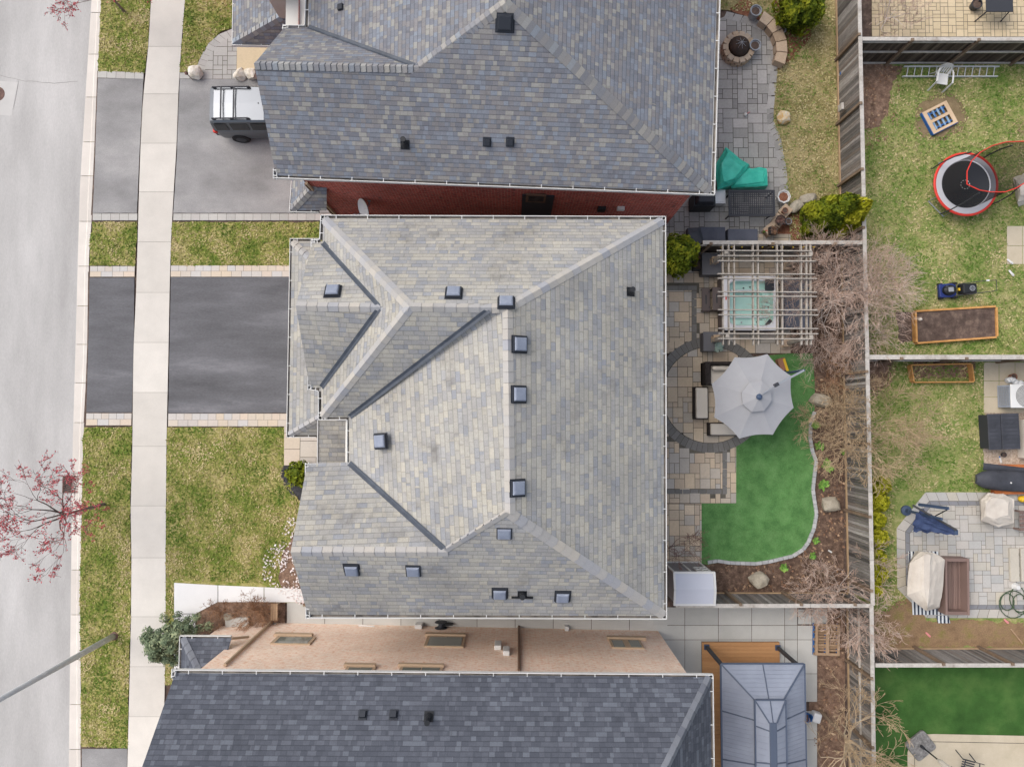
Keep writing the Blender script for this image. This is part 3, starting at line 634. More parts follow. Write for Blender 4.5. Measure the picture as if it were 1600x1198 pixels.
out = [(-5.55, 5.9), (-5.55, -.1), (-4.85, -.1), (-4.85, -1.95), (-6.05, -1.95), (-6.05, -6.05), (4.45, -6.05), (4.45, 5.9)]
for a, b in zip(out, out[1:] + out[:1]): wl.wall((a[0], a[1], 0), (b[0], b[1], 0), 0, wz)
for y0, y1, ym, zt, x in ((5.3, .8, 3.1, 6.85, -5.95), (-1.95, -6.05, -4.0, 6.85, -6.05)):
    wl.face([(x, y0, wz - .1), (x, y1, wz - .1), (x, ym, zt)], [(y0, 5), (y1, 5), (ym, 6.8)])
for a, b in zip([(-5.55, 5.7), (-7.35, 5.7), (-7.35, -.35), (-5.55, -.35)], [(-7.35, 5.7), (-7.35, -.35), (-5.55, -.35), (-5.55, 5.7)]): wl.wall((a[0], a[1], 0), (b[0], b[1], 0), 0, 2.95)
wl.wall((-5.95, 5.4, 0), (-5.95, .75, 0), 3.0, wz)
wl.build('wall', BR['grey'], T)
m = MB(); m.face([(p[0] + .0, p[1], 5.36) for p in [(-6.0, 6.2), (-6.0, -.1), (-5.3, -.1), (-5.3, -1.6), (-6.5, -1.6), (-6.5, -6.4), (4.8, -6.4), (4.8, 6.2)]]); m.build('soffit', M['soffit'], T)
m = MB(); m.box((-7.37, 2.7, 1.15), (.05, 4.9, 2.25));
for i in range(4): m.box((-7.4, 2.7, .35 + i * .54), (.02, 4.7, .42))
m.build('garage_door', M['white'], T)
for px, py, f in ((520, 454, 'gn'), (709, 457, 'north'), (791, 472, 'north'), (811, 536, 'east'), (810, 614, 'east'), (808, 760, 'east'), (788, 828, 'south'), (596, 687, 'west'), (550, 886, 'south'), (646, 887, 'south'), (781, 923, 'south'), (879, 928, 'south')):
    roof_vent(T, px, py + 2, MF[f])
roof_vent(T, 985, 456, MF['east'], kind='pipe')
v = roof_vent(T, 816, 927, MF['south'], kind='pipe'); n = nrm(MF['south']); p = RP(816, 931, MF['south'][0], n); m = MB(); m.box(p + n * .05, (.66, .04, .06), m=slope_frame(n)); m.build('vent_strap', M['black'], v)
# ---------------------------------------------------------------- the north house
T = house('brick_house', 'red brick house at top with variegated blue grey shingle roof')
P = {k: W(*v) for k, v in dict(a=(431, 274, 5.5), b=(1110, 300, 5.5), E1=(397, 100, 7.4), K1=(655, 106, 7.4), PK=(790, 6, 8.5), PN=(790, -260, 8.5), v0=(482, 43, 5.5), g0=(444, 44, 5.5), wn=(484, -260, 5.5), en=(1128, -260, 5.5)).items()}
MF = {k: [P[i] for i in v] for k, v in dict(south=['E1', 'a', 'b', 'PK', 'K1'], gn=['E1', 'K1', 'v0', 'g0'], west=['v0', 'K1', 'PK', 'PN', 'wn'], east=['PK', 'b', 'en', 'PN']).items()}
rf = MB()
for f in MF.values(): addface(rf, f)
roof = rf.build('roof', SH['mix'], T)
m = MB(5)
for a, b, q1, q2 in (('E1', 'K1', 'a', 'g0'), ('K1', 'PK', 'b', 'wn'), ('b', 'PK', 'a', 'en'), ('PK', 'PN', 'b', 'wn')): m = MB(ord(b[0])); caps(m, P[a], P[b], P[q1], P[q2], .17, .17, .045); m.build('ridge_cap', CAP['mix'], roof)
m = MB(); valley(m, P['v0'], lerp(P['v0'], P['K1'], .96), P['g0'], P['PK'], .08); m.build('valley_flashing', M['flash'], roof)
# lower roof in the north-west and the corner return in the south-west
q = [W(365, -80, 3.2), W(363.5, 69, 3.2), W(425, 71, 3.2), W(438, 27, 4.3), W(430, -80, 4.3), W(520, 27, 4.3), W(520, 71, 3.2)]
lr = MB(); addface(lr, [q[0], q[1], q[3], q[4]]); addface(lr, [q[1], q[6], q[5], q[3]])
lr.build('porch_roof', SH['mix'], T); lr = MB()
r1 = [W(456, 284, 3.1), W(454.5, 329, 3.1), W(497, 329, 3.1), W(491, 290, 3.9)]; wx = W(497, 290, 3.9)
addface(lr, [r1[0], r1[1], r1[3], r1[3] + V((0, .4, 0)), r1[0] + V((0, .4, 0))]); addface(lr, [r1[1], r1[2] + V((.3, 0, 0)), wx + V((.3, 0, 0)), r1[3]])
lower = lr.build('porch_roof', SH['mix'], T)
m = MB(6); caps(m, q[1], q[3], q[0], q[6], .17, .19, .04); m.build('ridge_cap', CAP['mix'], lower); m = MB(7); caps(m, r1[1], r1[3], r1[0], r1[2], .17, .19, .04); m.build('ridge_cap', CAP['mix'], lower)
eave_gutter(T, [W(1117, 304.5, z5), W(1128, -120, z5)][::-1][::-1] if False else [W(427, 262, 5.62), W(427, 278.5, z5), W(1117, 305, z5), W(1125.5, 0, z5), W(1129, -120, z5)])
eave_gutter(T, [W(480, -100, z5), W(475.5, 40, z5), W(442, 39.5, z5), W(441, 47, 5.55)][::-1][::-1])
eave_gutter(T, [W(365, -100, 3.18), W(362.5, 71.5, 3.18), W(424, 72.5, 3.18)])
eave_gutter(T, [W(455, 283, 3.08), W(452, 331.5, 3.08), W(498, 332.5, 3.08)])
wA, wB = V((-6.95, 7.85, 0)), V((5.95, 7.32, 0)); wd_ = (wB - wA).normalized(); wn_ = V((wd_.y, -wd_.x, 0)); wl = MB()
wl.wall(wA, wB, 0, 5.45); nb, na = wB + V((0, 16, 0)), wA + V((0, 16, 0)); wl.wall(wB, nb, 0, 5.45); wl.wall(nb, na, 0, 5.45); wl.wall(na, wA, 0, 5.45)
x = -7.0; wl.face([(x, 11.9, 5.3), (x, 7.85, 5.3), (x, 10.1, 6.6)], [(13, 5), (8, 5), (10, 7)]); wl.wall(wA + V((-.05, 4.0, 0)), wA + V((-.05, 0, 0)), 3.6, 5.4)
for a, b in (((-9.9, 15.6), (-9.9, 24)), ((-6.95, 15.6), (-9.9, 15.6))): wl.wall(a + (0,), b + (0,), 0, 3.2)
wl.build('wall', BR['red'], T)
m = MB(); a, b = W(437, 29, 4.25), W(483, 29, 4.25); m.face([(a.x, a.y, 4.2), (b.x, b.y, 4.2), (b.x, b.y, 8), (a.x, a.y, 8)]); m.face([(a.x, a.y, 4.2), (a.x, a.y, 8), (a.x, a.y + 3, 8), (a.x, a.y + 3, 4.2)]); m.build('stucco_wall', mat('stucco', [c(188, 178, 170), c(198, 189, 181)], ns=2, var=.05), T)
m = MB(); m.face([(-7.4, 7.6, 5.34), (6.3, 7.1, 5.34), (6.4, 22, 5.34), (-7.4, 22, 5.34)]); m.build('soffit', M['soffit'], T)
def onwall(px, py): return RP(px, py, wA, wn_)
Rw = Matrix((wd_, -wn_, V((0, 0, 1)))).transposed()
def wbox(m, px0, py0, px1, py1, dep=.05, out=.0, f=None):
    f = f or onwall; a, b = f(px0, py0), f(px1, py1); zc = (a.z + b.z) / 2; q = (a + b) / 2
    m.box(q + wn_ * out, (abs((b - a).dot(wd_)), dep, abs(b.z - a.z)), m=Rw)
m = MB(); wbox(m, 816, 303, 860, 338, .06, .02); d = m.build('side_door', M['charcoal'], T)
m = MB(); wbox(m, 822, 301, 852, 314, .05, .05); w_ = m.build('window', M['brown_trim'], d); m = MB(); wbox(m, 826, 303, 849, 312, .05, .06); m.build('pane', M['dark_glass'], w_)
for px in (940, 970):
    m = MB(); wbox(m, px - 5, 322, px + 5, 327 if px < 950 else 325, .12, .06); m.build('wall_vent', M['black'] if px < 950 else M['plastic_white'], T)
m = MB(); m.tube([onwall(479, 282) + wn_ * .08, onwall(526, 334) + wn_ * .08], .05, 6); m.build('downspout', M['tan_trim'], T)
m = MB(); a = onwall(481, 284); m.tube([a + wn_ * .08 + V((-.08, 0, 0)), onwall(530, 338) + wn_ * .08 + V((-.1, 0, 0))], .045, 6); m.build('downspout', M['brown_trim'], T)
for px, py, k in ((633, 226, 'pipe'), (761, 222, 'small'), (797, 222, 'small')): roof_vent(T, px, py, MF['south'], kind=k)
roof_vent(T, 534, 13, MF['west'], kind='small'); roof_vent(T, 789, 35, MF['south'], 1.1)
# the dish bolted to the red wall
s0 = onwall(577, 314); ds = thing('satellite_dish', 'grey satellite dish on the red brick side wall', 'satellite dish', s0)
m = MB(); p0 = V((-.12, -.32, .1)); m.tube([(0, 0, 0), (0, -.15, .02), p0], .025, 6); m.box((0, .02, 0), (.12, .05, .16)); m.build('bracket', M['steel'], ds)
m = MB(); ax = V((-.75, -.35, .55)).normalized(); q_ = ax.to_track_quat('Z', 'Y').to_matrix(); g = []
for i in range(6):
    r_ = i / 5 * .36; g.append([p0 + q_ @ V((r_ * 1.1 * math.cos(a_), r_ * .95 * math.sin(a_), .25 * (i / 5) ** 2 * .36)) for a_ in [2 * math.pi * k / 20 for k in range(21)]])
m.sheet(g); m.sheet([[p + ax * -.015 for p in r_] for r_ in g][::-1]); m.build('reflector', M['alu'], ds, smooth=True)
m = MB(); e = p0 + ax * .42 + V((-.05, -.12, -.15)); m.tube([p0 + q_ @ V((0, -.34, .09)), e], .018, 5); m.box(e, (.1, .08, .08)); m.build('feed_arm', M['steel'], ds)
# ---------------------------------------------------------------- the south house
T = house('brick_house', 'peach brick house at bottom with dark slate blue shingle roof')
nW, nE = W(274, 1051, 5.8), W(1110, 1057, 5.8); Ea = V((-10.62, -11.5, 8.55)); Eb = V((3.1, -11.5, 8.5)); sW, sE = V((nW.x, -15, 5.8)), V((nE.x, -15, 5.8))
MF = dict(north=[nW, nE, Eb, Ea], east=[nE, sE, Eb], south=[sW, Ea, Eb, sE]); rf = MB()
for f in MF.values(): addface(rf, f)
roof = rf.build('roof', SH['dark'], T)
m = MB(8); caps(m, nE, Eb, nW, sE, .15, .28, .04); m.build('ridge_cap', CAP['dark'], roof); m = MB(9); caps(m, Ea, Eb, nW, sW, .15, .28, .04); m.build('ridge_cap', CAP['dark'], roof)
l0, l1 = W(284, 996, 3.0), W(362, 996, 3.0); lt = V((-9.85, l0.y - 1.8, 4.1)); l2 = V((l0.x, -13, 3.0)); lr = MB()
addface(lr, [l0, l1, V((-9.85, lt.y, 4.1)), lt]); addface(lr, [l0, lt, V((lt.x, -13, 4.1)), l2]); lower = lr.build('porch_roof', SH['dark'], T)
m = MB(9); caps(m, l0, lt, l1, l2, .14, .28, .03); m.build('ridge_cap', CAP['dark'], lower)
eave_gutter(T, [V((nE.x + .1, -14, 5.78)), W(1114.5, 1053, 5.78), W(269, 1045.5, 5.78), W(268, 1060, 5.95)])
eave_gutter(T, [W(361, 993, 2.98), W(280.5, 992.5, 2.98), V((W(280.5, 992, 2.98).x, -13, 2.98))])
wl = MB(); y = -8.06; y2 = -8.38
for a, b in (((5.68, y2), (-9.9, y)), ((-9.9, y), (-9.9, -14.6)), ((-9.9, -14.6), (5.68, -14.6)), ((5.68, -14.6), (5.68, y2))): wl.wall(a + (0,), b + (0,), 0, 5.72)
for a, b in (((-9.9, -8.2), (-11.3, -8.2)), ((-11.3, -8.2), (-11.3, -13))): wl.wall(a + (0,), b + (0,), 0, 2.95)
wl.face([(-9.95, -8.1, 5.6), (-9.95, -14.6, 5.6), (-9.95, -11.5, 8.2)], [(-8, 5), (-14, 5), (-11, 8)])
wl.build('wall', BR['peach'], T)
m = MB(); m.face([(-10.5, -8.1, 5.66), (6, -8.1, 5.66), (6, -14.8, 5.66), (-10.5, -14.8, 5.66)]); m.build('soffit', M['soffit'], T)
wA = V((-9.9, y, 0)); wd_ = V((15.58, y2 - y, 0)).normalized(); wn_ = V((-wd_.y, wd_.x, 0)); Rw = Matrix((wd_, wn_, V((0, 0, 1)))).transposed()
for x0, y0, x1, y1 in ((434, 995, 484, 1008), (668, 995, 724, 1012), (951, 1000, 1007, 1014), (542, 1043, 583, 1052), (626, 1043, 690, 1053)):
    m = MB(); wbox(m, x0, y0, x1, y1, .07, .02); wbox(m, x0 - 3, y0 - 3, x1 + 3, y0 + 1, .14, .05); fr = m.build('window', M['tan_trim'], T); m = MB(); xm = (x0 + x1) / 2
    wbox(m, x0 + 4, y0 + 2, xm - 2, y1 - 1, .07, .03); wbox(m, xm + 2, y0 + 2, x1 - 4, y1 - 1, .07, .03); m.build('pane', M['glass'], fr)
m = MB(); m.tube([onwall(811, 1050) + wn_ * .06, onwall(811, 978) + wn_ * .06], .05, 6); m.build('downspout', M['brown_trim'], T)
m = MB(); m.tube([onwall(351, 1042) + wn_ * .07, onwall(424, 974) + wn_ * .07], .055, 6); m.build('downspout', M['tan_trim'], T)
m = MB(); m.tube([W(362, 997, 2.95), onwall(388, 999) + wn_ * .1], .045, 6); m.build('downspout', M['tan_trim'], T)
for px, py, w in ((778, 1011, 5), (791, 1020, 5), (885, 982, 4), (655, 979, 4)):
    m = MB(); wbox(m, px - w, py - w * .9, px + w, py + w * .9, .16, .08); m.build('wall_vent', M['plastic_white'], T, bevel=.02)
m = MB(); m.tube([onwall(560, 978) + wn_ * .03, onwall(585, 979) + wn_ * .03], .03, 5); m.tube([onwall(910, 980) + wn_ * .03, onwall(940, 981) + wn_ * .03], .03, 5); m.build('conduit', M['plastic_white'], T)
for px, py, k in ((567, 1116, 'small'), (615, 1116, 'small'), (670, 1119, 'pipe')): roof_vent(T, px, py, MF['north'], kind=k)
# alley paving between the houses
m = MB(12); a, b = W(448, 966), W(1043, 979)
for i in range(10): m.tone = m.r.random(); x0 = lerp(a.x, b.x, i / 10) + .01; x1 = lerp(a.x, b.x, (i + 1) / 10) - .01; m.face([(x0, -8.6, .006), (x1, -8.6, .006), (x1, -7.3, .006), (x0, -7.3, .006)])
struct(m, 'side_path', M['slab_concrete'])
# ================================================================ fences
def fence(label, a, b, h, face, posts, wood='wood_grey', rails=(.12, .95), cap=.14, seed=1, name='wood_fence', post_mat='wood_post', pw=.1, base=0.0, top_rail=True, lattice=0, ends=None):
    """plank fence from a to b (ground points); the rails and posts stand on the side of `face` (a 2-d direction)"""
    a, b = V(a), V(b); d = (b - a).normalized(); L = (b - a).length; n = V((face[0], face[1], 0)).normalized(); t = thing(name, label, 'fence', a, group='weathered wooden yard fences')
    m = MB(seed); w = .115; k = int(L / w)
    for i in range(k):
        m.tone = m.r.random(); x = (i + .5) * w; dz = m.r.uniform(-.015, .01)
        m.bar(d * x + n * m.r.uniform(-.004, .004) + V((0, 0, .03)), d * x + V((0, 0, h - .05 + dz)), w - .014, .018, up=n)
    m.build('plank_panel', M[wood], t)
    for z in rails:
        m = MB(seed + 3); m.bar(n * .035 + V((0, 0, z)), d * L + n * .035 + V((0, 0, z)), .045, .085); m.build('rail', M['wood_tan' if wood == 'wood_grey' and z < .3 else 'wood_pale'], t)
    m = MB(seed); x = 0
    while x < L - .05:
        e = min(L, x + 2.45); m.bar(d * (x + .005) + V((0, 0, h - .02 + m.r.uniform(-.006, .006))) + n * .02, d * (e - .005) + V((0, 0, h - .02 + m.r.uniform(-.006, .006))) + n * .02, cap, .04); x = e
    m.build('cap_rail', M['wood_pale'], t)
    for x in posts:
        m = MB(int(x * 7)); m.box(d * x + n * .075 + V((0, 0, (h + .06) / 2)), (pw, pw, h + .06), rz=math.atan2(d.y, d.x)); m.build('post', M[post_mat], t)
    return t
def g2(px, py): p = W(px, py); return V((p.x, p.y, 0))
FX = 13.1
def yw(py): return W(800, py).y
fence('tall grey fence running behind the red brick house patio beside dry grass', (FX, yw(-60), 0), (FX, yw(374), 0), 1.95, (-1, 0), [(yw(-60) - yw(q)) for q in (-10, 95, 195, 291)], rails=(.1,), seed=21)
fence('grey fence with bare shrubs against it behind the artificial turf bed', (FX, yw(374), 0), (FX, yw(925), 0), 1.95, (-1, 0), [(yw(374) - yw(q)) for q in (376, 480, 585, 690, 796, 903)], rails=(.1,), seed=22)
fence('grey fence with tan bottom rail beside the fallen leaves and pallets', (FX - .05, yw(925), 0), (FX - .1, yw(1260), 0), 1.95, (-1, 0), [(yw(925) - yw(q)) for q in (1030, 1130, 1230)], rails=(.1, 1.0), seed=23)
a = W(1098, 378, 1.9); fence('fence between the hot tub and the grey covered furniture', (a.x, a.y, 0), (FX - .05, a.y, 0), 1.9, (0, -1), [.3, 2.6, 4.9], 'wood_dark', rails=(.2, 1.5), seed=24)
a = W(1056, 947, 1.9); fence('mossy fence between mulch bed and grey concrete slab', (a.x, a.y, 0), (FX - .05, a.y, 0), 1.9, (0, 1), [.1, 2.35, 4.55, 6.5], rails=(.08,), seed=25)
a = W(1357, 60, 1.9); fence('dark rail fence between beige paved patio and the yard with the ladder', (FX + .05, a.y, 0), (23, a.y, 0), 1.9, (0, -1), [1.9, 4.4, 6.9], 'wood_dark', rails=(.08, .95, 1.7), seed=26)
a = W(1357, 557, 1.9); fence('low seen pale capped fence between raised bed and empty bed frame', (FX + .05, a.y, 0), (23, a.y, 0), 1.9, (0, -1), [1.2, 3.6, 6.0], 'wood_grey', rails=(.3, 1.5), seed=27, cap=.17)
a = W(1357, 1040, 1.9); fence('grey plank fence along the top of the dark green turf yard', (FX + .05, a.y, 0), (23, a.y, 0), 1.9, (0, 1), [2.45, 4.95, 7.4], rails=(.08,), seed=28)
# ================================================================ plants
def _x(): pass
def leaves(m, c_, r, n, size, seed=0, fill=.35, lump=.22, fr=2.2, zmin=-1, up=.5):
    rr = m.r; c_ = V(c_)
    for _ in range(n):
        d = V((rr.gauss(0, 1), rr.gauss(0, 1), rr.gauss(0, 1))).normalized()
        if d.z < zmin: d.z = -d.z
        lm = mn.noise(d * fr + V((seed, seed * 2.3, 0))); q = (1 + lump * 2 * lm) * (1 - fill * rr.random() ** 2)
        p = c_ + V((d.x * r[0], d.y * r[1], d.z * r[2])) * q
        m.tone = min(1, max(0, .45 + lm * .9 + rr.gauss(0, .2))); m.leaf(p, d + V((rr.gauss(0, .5), rr.gauss(0, .5), rr.gauss(0, .5) + up * .4)), size * rr.uniform(.6, 1.4), rr.uniform(1.2, 2.2))
def cone_leaves(m, base, h, r, n, size, seed=0, lean=(0, 0), pw=.7):
    rr = m.r; base = V(base)
    for _ in range(n):
        t = 1 - math.sqrt(rr.random()) * .98; a = rr.uniform(0, 2 * math.pi); prof = (min(1, (1 - t) ** pw * 1.02)) * (1 if t > .12 else .7 + t * 2.5)
        d = V((math.cos(a), math.sin(a), .35)); lm = mn.noise(V((math.cos(a) * 1.6, math.sin(a) * 1.6, t * h * 1.6)) + V((seed, 0, seed))); q = r * prof * (1 + .5 * lm) * (1 - .35 * rr.random() ** 2)
        p = base + V((math.cos(a) * q + lean[0] * t, math.sin(a) * q + lean[1] * t, h * t + .03)); m.tone = min(1, max(0, .45 + lm * .9 + rr.gauss(0, .2)))
        m.leaf(p, d + V((rr.gauss(0, .4), rr.gauss(0, .4), rr.gauss(0, .4))), size * rr.uniform(.6, 1.4), rr.uniform(1.2, 2.4))
def shrub(name, label, base, mt, h, r, n, size, cone=True, group=None, seed=1, pw=.7, cat='shrub', ell=None):
    t = thing(name, label, cat, base, group=group); m = MB(seed)
    if cone: cone_leaves(m, (0, 0, 0), h, r, n, size, seed, pw=pw)
    else: leaves(m, (0, 0, h * .5), (r, r, h * .5), n, size, seed, lump=.22 if r > .45 else .1)
    m.build('foliage', M[mt], t)
    s = MB(seed); s.tube([(0, 0, -.02), (0, 0, h * .5), (0, 0, h * .85)], [.05, .035, .01], 6); s.build('stem', M['bark'], t); return t
shrub('globe_cedar', 'big round yellow green cedar beside the curved stone bench', g2(1236, 32), 'cedar', 2.0, .86, 5200, .085, False, seed=3)
shrub('cedar_tree', 'pointed cedar beside the grey boulders, the deeper green of the two', g2(1274, 349), 'cedar', 3.5, .86, 7600, .085, seed=4, group='pointed cedars by the corner of the fence')
shrub('cedar_tree', 'pointed cedar against the fence, the more yellow of the two', g2(1296, 353), 'cedar_gold', 3.3, .8, 7200, .085, seed=5, group='pointed cedars by the corner of the fence')
shrub('cedar_shrub', 'round green cedar squeezed against the middle house gutter', g2(1047, 409), 'cedar', 2.2, .74, 3800, .085, False, seed=6)
shrub('boxwood', 'small round green shrub in the black mulch by the front walk', g2(473, 739), 'cedar', .9, .5, 1500, .07, False, seed=7)
for i, (px, py, r, s) in enumerate([(1372, 757, .42, 'topmost'), (1370, 783, .4, 'second'), (1366, 810, .36, 'third'), (1369, 838, .4, 'fourth'), (1366, 868, .38, 'fifth'), (1368, 893, .36, 'sixth'), (1363, 917, .34, 'lowest')]):
    shrub('globe_shrub', 'yellow green globe cedar, %s in the row along the grey fence by the light patio' % s, g2(px - 3, py), 'cedar_gold', .7, r * .86, 1300, .07, False, group='globe cedars in a row along the fence', seed=20 + i)
def juniper():
    b = g2(300, 995); t = thing('juniper', 'sprawling blue green juniper overhanging the sidewalk', 'tree', b); m = MB(9); rr = m.r; w = MB(9)
    for i in range(92):
        a = rr.uniform(0, 2 * math.pi); L = rr.uniform(.2, 1.0); tip = V((-.3, .1, 0)) + V((math.cos(a) * 1.25 * L, math.sin(a) * .95 * L, .5 + 1.5 * (1 - L) + rr.uniform(0, .4)))
        if a > 5.4 or a < .9: tip += V((.1, .25, 0))
        w.tube([(0, 0, .1), tip * .5 + V((0, 0, .25)), tip], [.03, .02, .008], 4); m_c = rr.random()
        for k in range(95):
            d = V((rr.gauss(0, 1), rr.gauss(0, 1), rr.gauss(0, 1))).normalized(); p = tip + V((d.x * .2, d.y * .2, d.z * .16)) * rr.uniform(.4, 1.05) - V((math.cos(a), math.sin(a), 0)) * .1 * rr.random()
            m.tone = min(1, max(0, m_c * .5 + .2 + rr.gauss(0, .2))); m.leaf(p, d + V((0, 0, .4)), rr.uniform(.03, .075), rr.uniform(1.5, 3))
    m.build('foliage', M['juniper'], t); w.build('branches', M['bark_dark'], t)
juniper()
def grow(m, p, d, L, r, depth, rr, spread=.7, kids=(2, 3), tips=None, upw=.12, shrink=.72, jit=.18, minr=.006):
    pts = [p]; n = 3; rs = [r]
    for i in range(n):
        d = (d + V((rr.gauss(0, jit), rr.gauss(0, jit), rr.gauss(0, jit) + upw * .3))).normalized(); p = p + d * L / n; pts.append(p); rs.append(max(minr, r * (1 - .5 * (i + 1) / n)))
    m.tone = rr.random() * .1 if depth >= 4 else .25 + .75 * rr.random(); m.tube(pts, rs, 5 if r > .03 else (4 if r > .015 else 3), cap=False)
    if tips is not None and depth <= 1: tips += pts[1:]
    if depth == 0: return
    for k in range(rr.randint(*kids)):
        i = rr.choice((1, 2, 3, 3)) if k else 3; q = pts[i]
        e = V((rr.gauss(0, 1), rr.gauss(0, 1), rr.gauss(0, .7))); e = (e - d * e.dot(d)).normalized(); nd = (d + e * rr.uniform(.5, 1.1) * spread).normalized()
        grow(m, q, nd, L * rr.uniform(.85, 1.1) * shrink, rs[i] * .75, depth - 1, rr, spread, kids, tips, upw, shrink, jit, minr)
def bare(name, label, base, stems, L, r, depth, mt, seed, spread=.75, kids=(2, 3), tilt=.5, lean=(0, 0), trunk=0, cat='shrub', tips=None, bark='bark', shrink=.72, dirs=None, upw=.12, minr=.006, jit=.18, group=None):
    t = thing(name, label, cat, base, group=group); rr = random.Random(seed); top = V((0, 0, 0))
    if trunk:
        m = MB(seed); top = V((lean[0], lean[1], trunk)); m.tube([(0, 0, -.05), top * .5 + V((rr.uniform(-.05, .05), rr.uniform(-.05, .05), 0)), top], [r * 1.5, r * 1.15, r], 8); m.build('trunk', M[bark], t)
    m = MB(seed)
    for i in range(stems):
        a = 2 * math.pi * i / stems + rr.uniform(-.3, .3) if dirs is None else dirs[i % len(dirs)]; k = tilt * rr.uniform(.6, 1.3)
        d = V((math.cos(a) * k + lean[0] * .15, math.sin(a) * k + lean[1] * .15, 1)).normalized()
        grow(m, top + V((rr.uniform(-.05, .05), rr.uniform(-.05, .05), 0)), d, L, r * .8, depth, rr, spread, kids, tips, upw, shrink, jit, minr)
    m.build('branches', M[mt], t); return t
bare('bare_shrub', 'tall bare pinkish shrub spreading over the pergola and the fence', g2(1299, 470), 13, 1.2, .03, 5, 'twig_pink', 31, spread=.8, tilt=.95, minr=.0046, shrink=.76, kids=(3, 4), upw=.05, jit=.2)
bare('bare_shrub', 'bare tan shrub fanned over the fence beside the small boulders', g2(1329, 674), 14, 1.2, .02, 5, 'twig_tan', 32, spread=.85, tilt=1.0, kids=(2, 4), minr=.0055)
bare('bare_shrub', 'bare pinkish shrub over the fence corner beside the log', g2(1310, 923), 11, 1.05, .02, 5, 'twig_pink', 33, spread=.85, tilt=.95, kids=(2, 4), minr=.0055)
bare('bare_shrub', 'low tangle of brown twigs in the bed between turf and fence, above the small boulder', g2(1292, 585), 8, .5, .012, 4, 'twig_brown', 34, tilt=.9, kids=(2, 3), minr=.005)
bare('bare_tree', 'bare tan tree with a leaning trunk beside the grey gazebo', g2(1281, 1110), 9, 1.15, .06, 5, 'twig_tan', 35, spread=.8, tilt=.85, lean=(.35, -.45), trunk=1.5, cat='tree', kids=(2, 4), minr=.0065, bark='wood_post')
bare('bare_shrub', 'bare dark shrub on the beige paved patio by the fence corner', g2(1383, 30), 6, .8, .03, 5, 'twig_pink', 36, spread=.7, tilt=.8, minr=.006)
bare('bare_shrub', 'thin reddish bare shrub beside the middle house and above the small shed', g2(1046, 858), 5, .7, .016, 4, 'twig_red', 37, spread=.75, tilt=.9, minr=.006, dirs=[1.3, .3, -.4, .9, 2.0])
bare('bare_shrub', 'rusty brown ornamental bush in the front bed beside the white walk', g2(405, 953), 16, .42, .012, 4, 'twig_brown', 38, tilt=.9, kids=(2, 4), minr=.005)
bare('bare_shrub', 'low brown twig bush behind the juniper', g2(345, 958), 10, .35, .01, 4, 'twig_brown', 39, tilt=1.0, kids=(2, 3), minr=.005)
bare('bare_shrub', 'leafless shrub partly cut off at the right photo edge by the trampoline', g2(1590, 205), 5, .5, .015, 3, 'twig_tan', 40, tilt=.8, minr=.006)
def maple(name, label, base, top, seed, stems=9, L=1.0):
    tips = []; d = V(top) - V((base.x, base.y, 0)); t = bare(name, label, base, stems, L, .042, 5, 'bark_dark', seed, spread=.7, tilt=.9, lean=(d.x, d.y), trunk=top[2], cat='tree', tips=tips, kids=(2, 3), minr=.005, shrink=.72)
    m = MB(seed); rr = m.r
    for p in tips:
        if rr.random() < .5: continue
        for k in range(rr.choice((1, 1, 2, 2, 3, 6))):
            m.tone = rr.random(); m.leaf(p + V((rr.gauss(0, .03), rr.gauss(0, .03), rr.gauss(0, .03))), V((rr.gauss(0, 1), rr.gauss(0, 1), 1.2)), rr.uniform(.02, .052), 1.5)
    m.build('buds', M['bud_red'], t)
p = W(100, 804, 2.5); maple('maple_tree', 'young street maple with red buds leaning over the road beside the drain', g2(163, 787), tuple(p), 51)
p = W(155, -25, 2.3); maple('maple_tree', 'red budded street maple at the top left, its trunk rooted in the boulevard grass', g2(193, 17), tuple(p), 52, L=1.15)
m = MB(61); rr = m.r
sprouts = [(x_, y_, s_ * .75) for x_, y_, s_ in [(1272, 664, 1), (1278, 696, 1.1), (1290, 728, 1.3), (1284, 757, 1.2), (1273, 844, .8), (1268, 867, .8), (1223, 886, 1), (1289, 720, .7), (1316, 705, .7)]]
for i, (px, py, s) in enumerate(sprouts):
    b = g2(px, py); m = MB(60 + i)
    for k in range(34):
        a = m.r.uniform(0, 6.3); q = V((math.cos(a), math.sin(a), .8)) * m.r.uniform(.05, .2) * s; m.tone = m.r.random(); m.leaf(q + V((0, 0, .03)), V((-math.cos(a) * .5, -math.sin(a) * .5, 1)), .1 * s, 2.4)
    o = m.build('perennial', M['sprout']); o.location = b
    tag(o, 'small fresh green perennial sprouting in the dark mulch bed between turf edging and fence', 'plant', 'green perennials sprouting in the mulch bed')
# ---------------------------------------------------------------- loose stuff on the ground
def scatter(name, mt, polys, dens, size, seed, z=.012, asp=1.5, tilt=.5, fade=None, no=(), tfun=None):
    m = MB(seed); rr = m.r
    for P in polys:
        x0, x1 = min(p[0] for p in P), max(p[0] for p in P); y0, y1 = min(p[1] for p in P), max(p[1] for p in P)
        for _ in range(int((x1 - x0) * (y1 - y0) * dens)):
            q = (rr.uniform(x0, x1), rr.uniform(y0, y1))
            if abs(q[0]) > 21 or abs(q[1]) > 17 or not inside(q, P): continue
            if fade and rr.random() > fade(q): continue
            if any(inside(q, h) for h in no): continue
            m.tone = rr.random() if tfun is None else min(1, max(0, tfun(q) + rr.gauss(0, .24))); m.leaf(V((q[0], q[1], z + rr.uniform(0, .02))), V((rr.gauss(0, tilt), rr.gauss(0, tilt), 1)), size * rr.uniform(.5, 1.4), asp)
    return stuff(m.build(name, M[mt]))
def P2(pts): return [(p.x, p.y) for p in pxs(pts)]
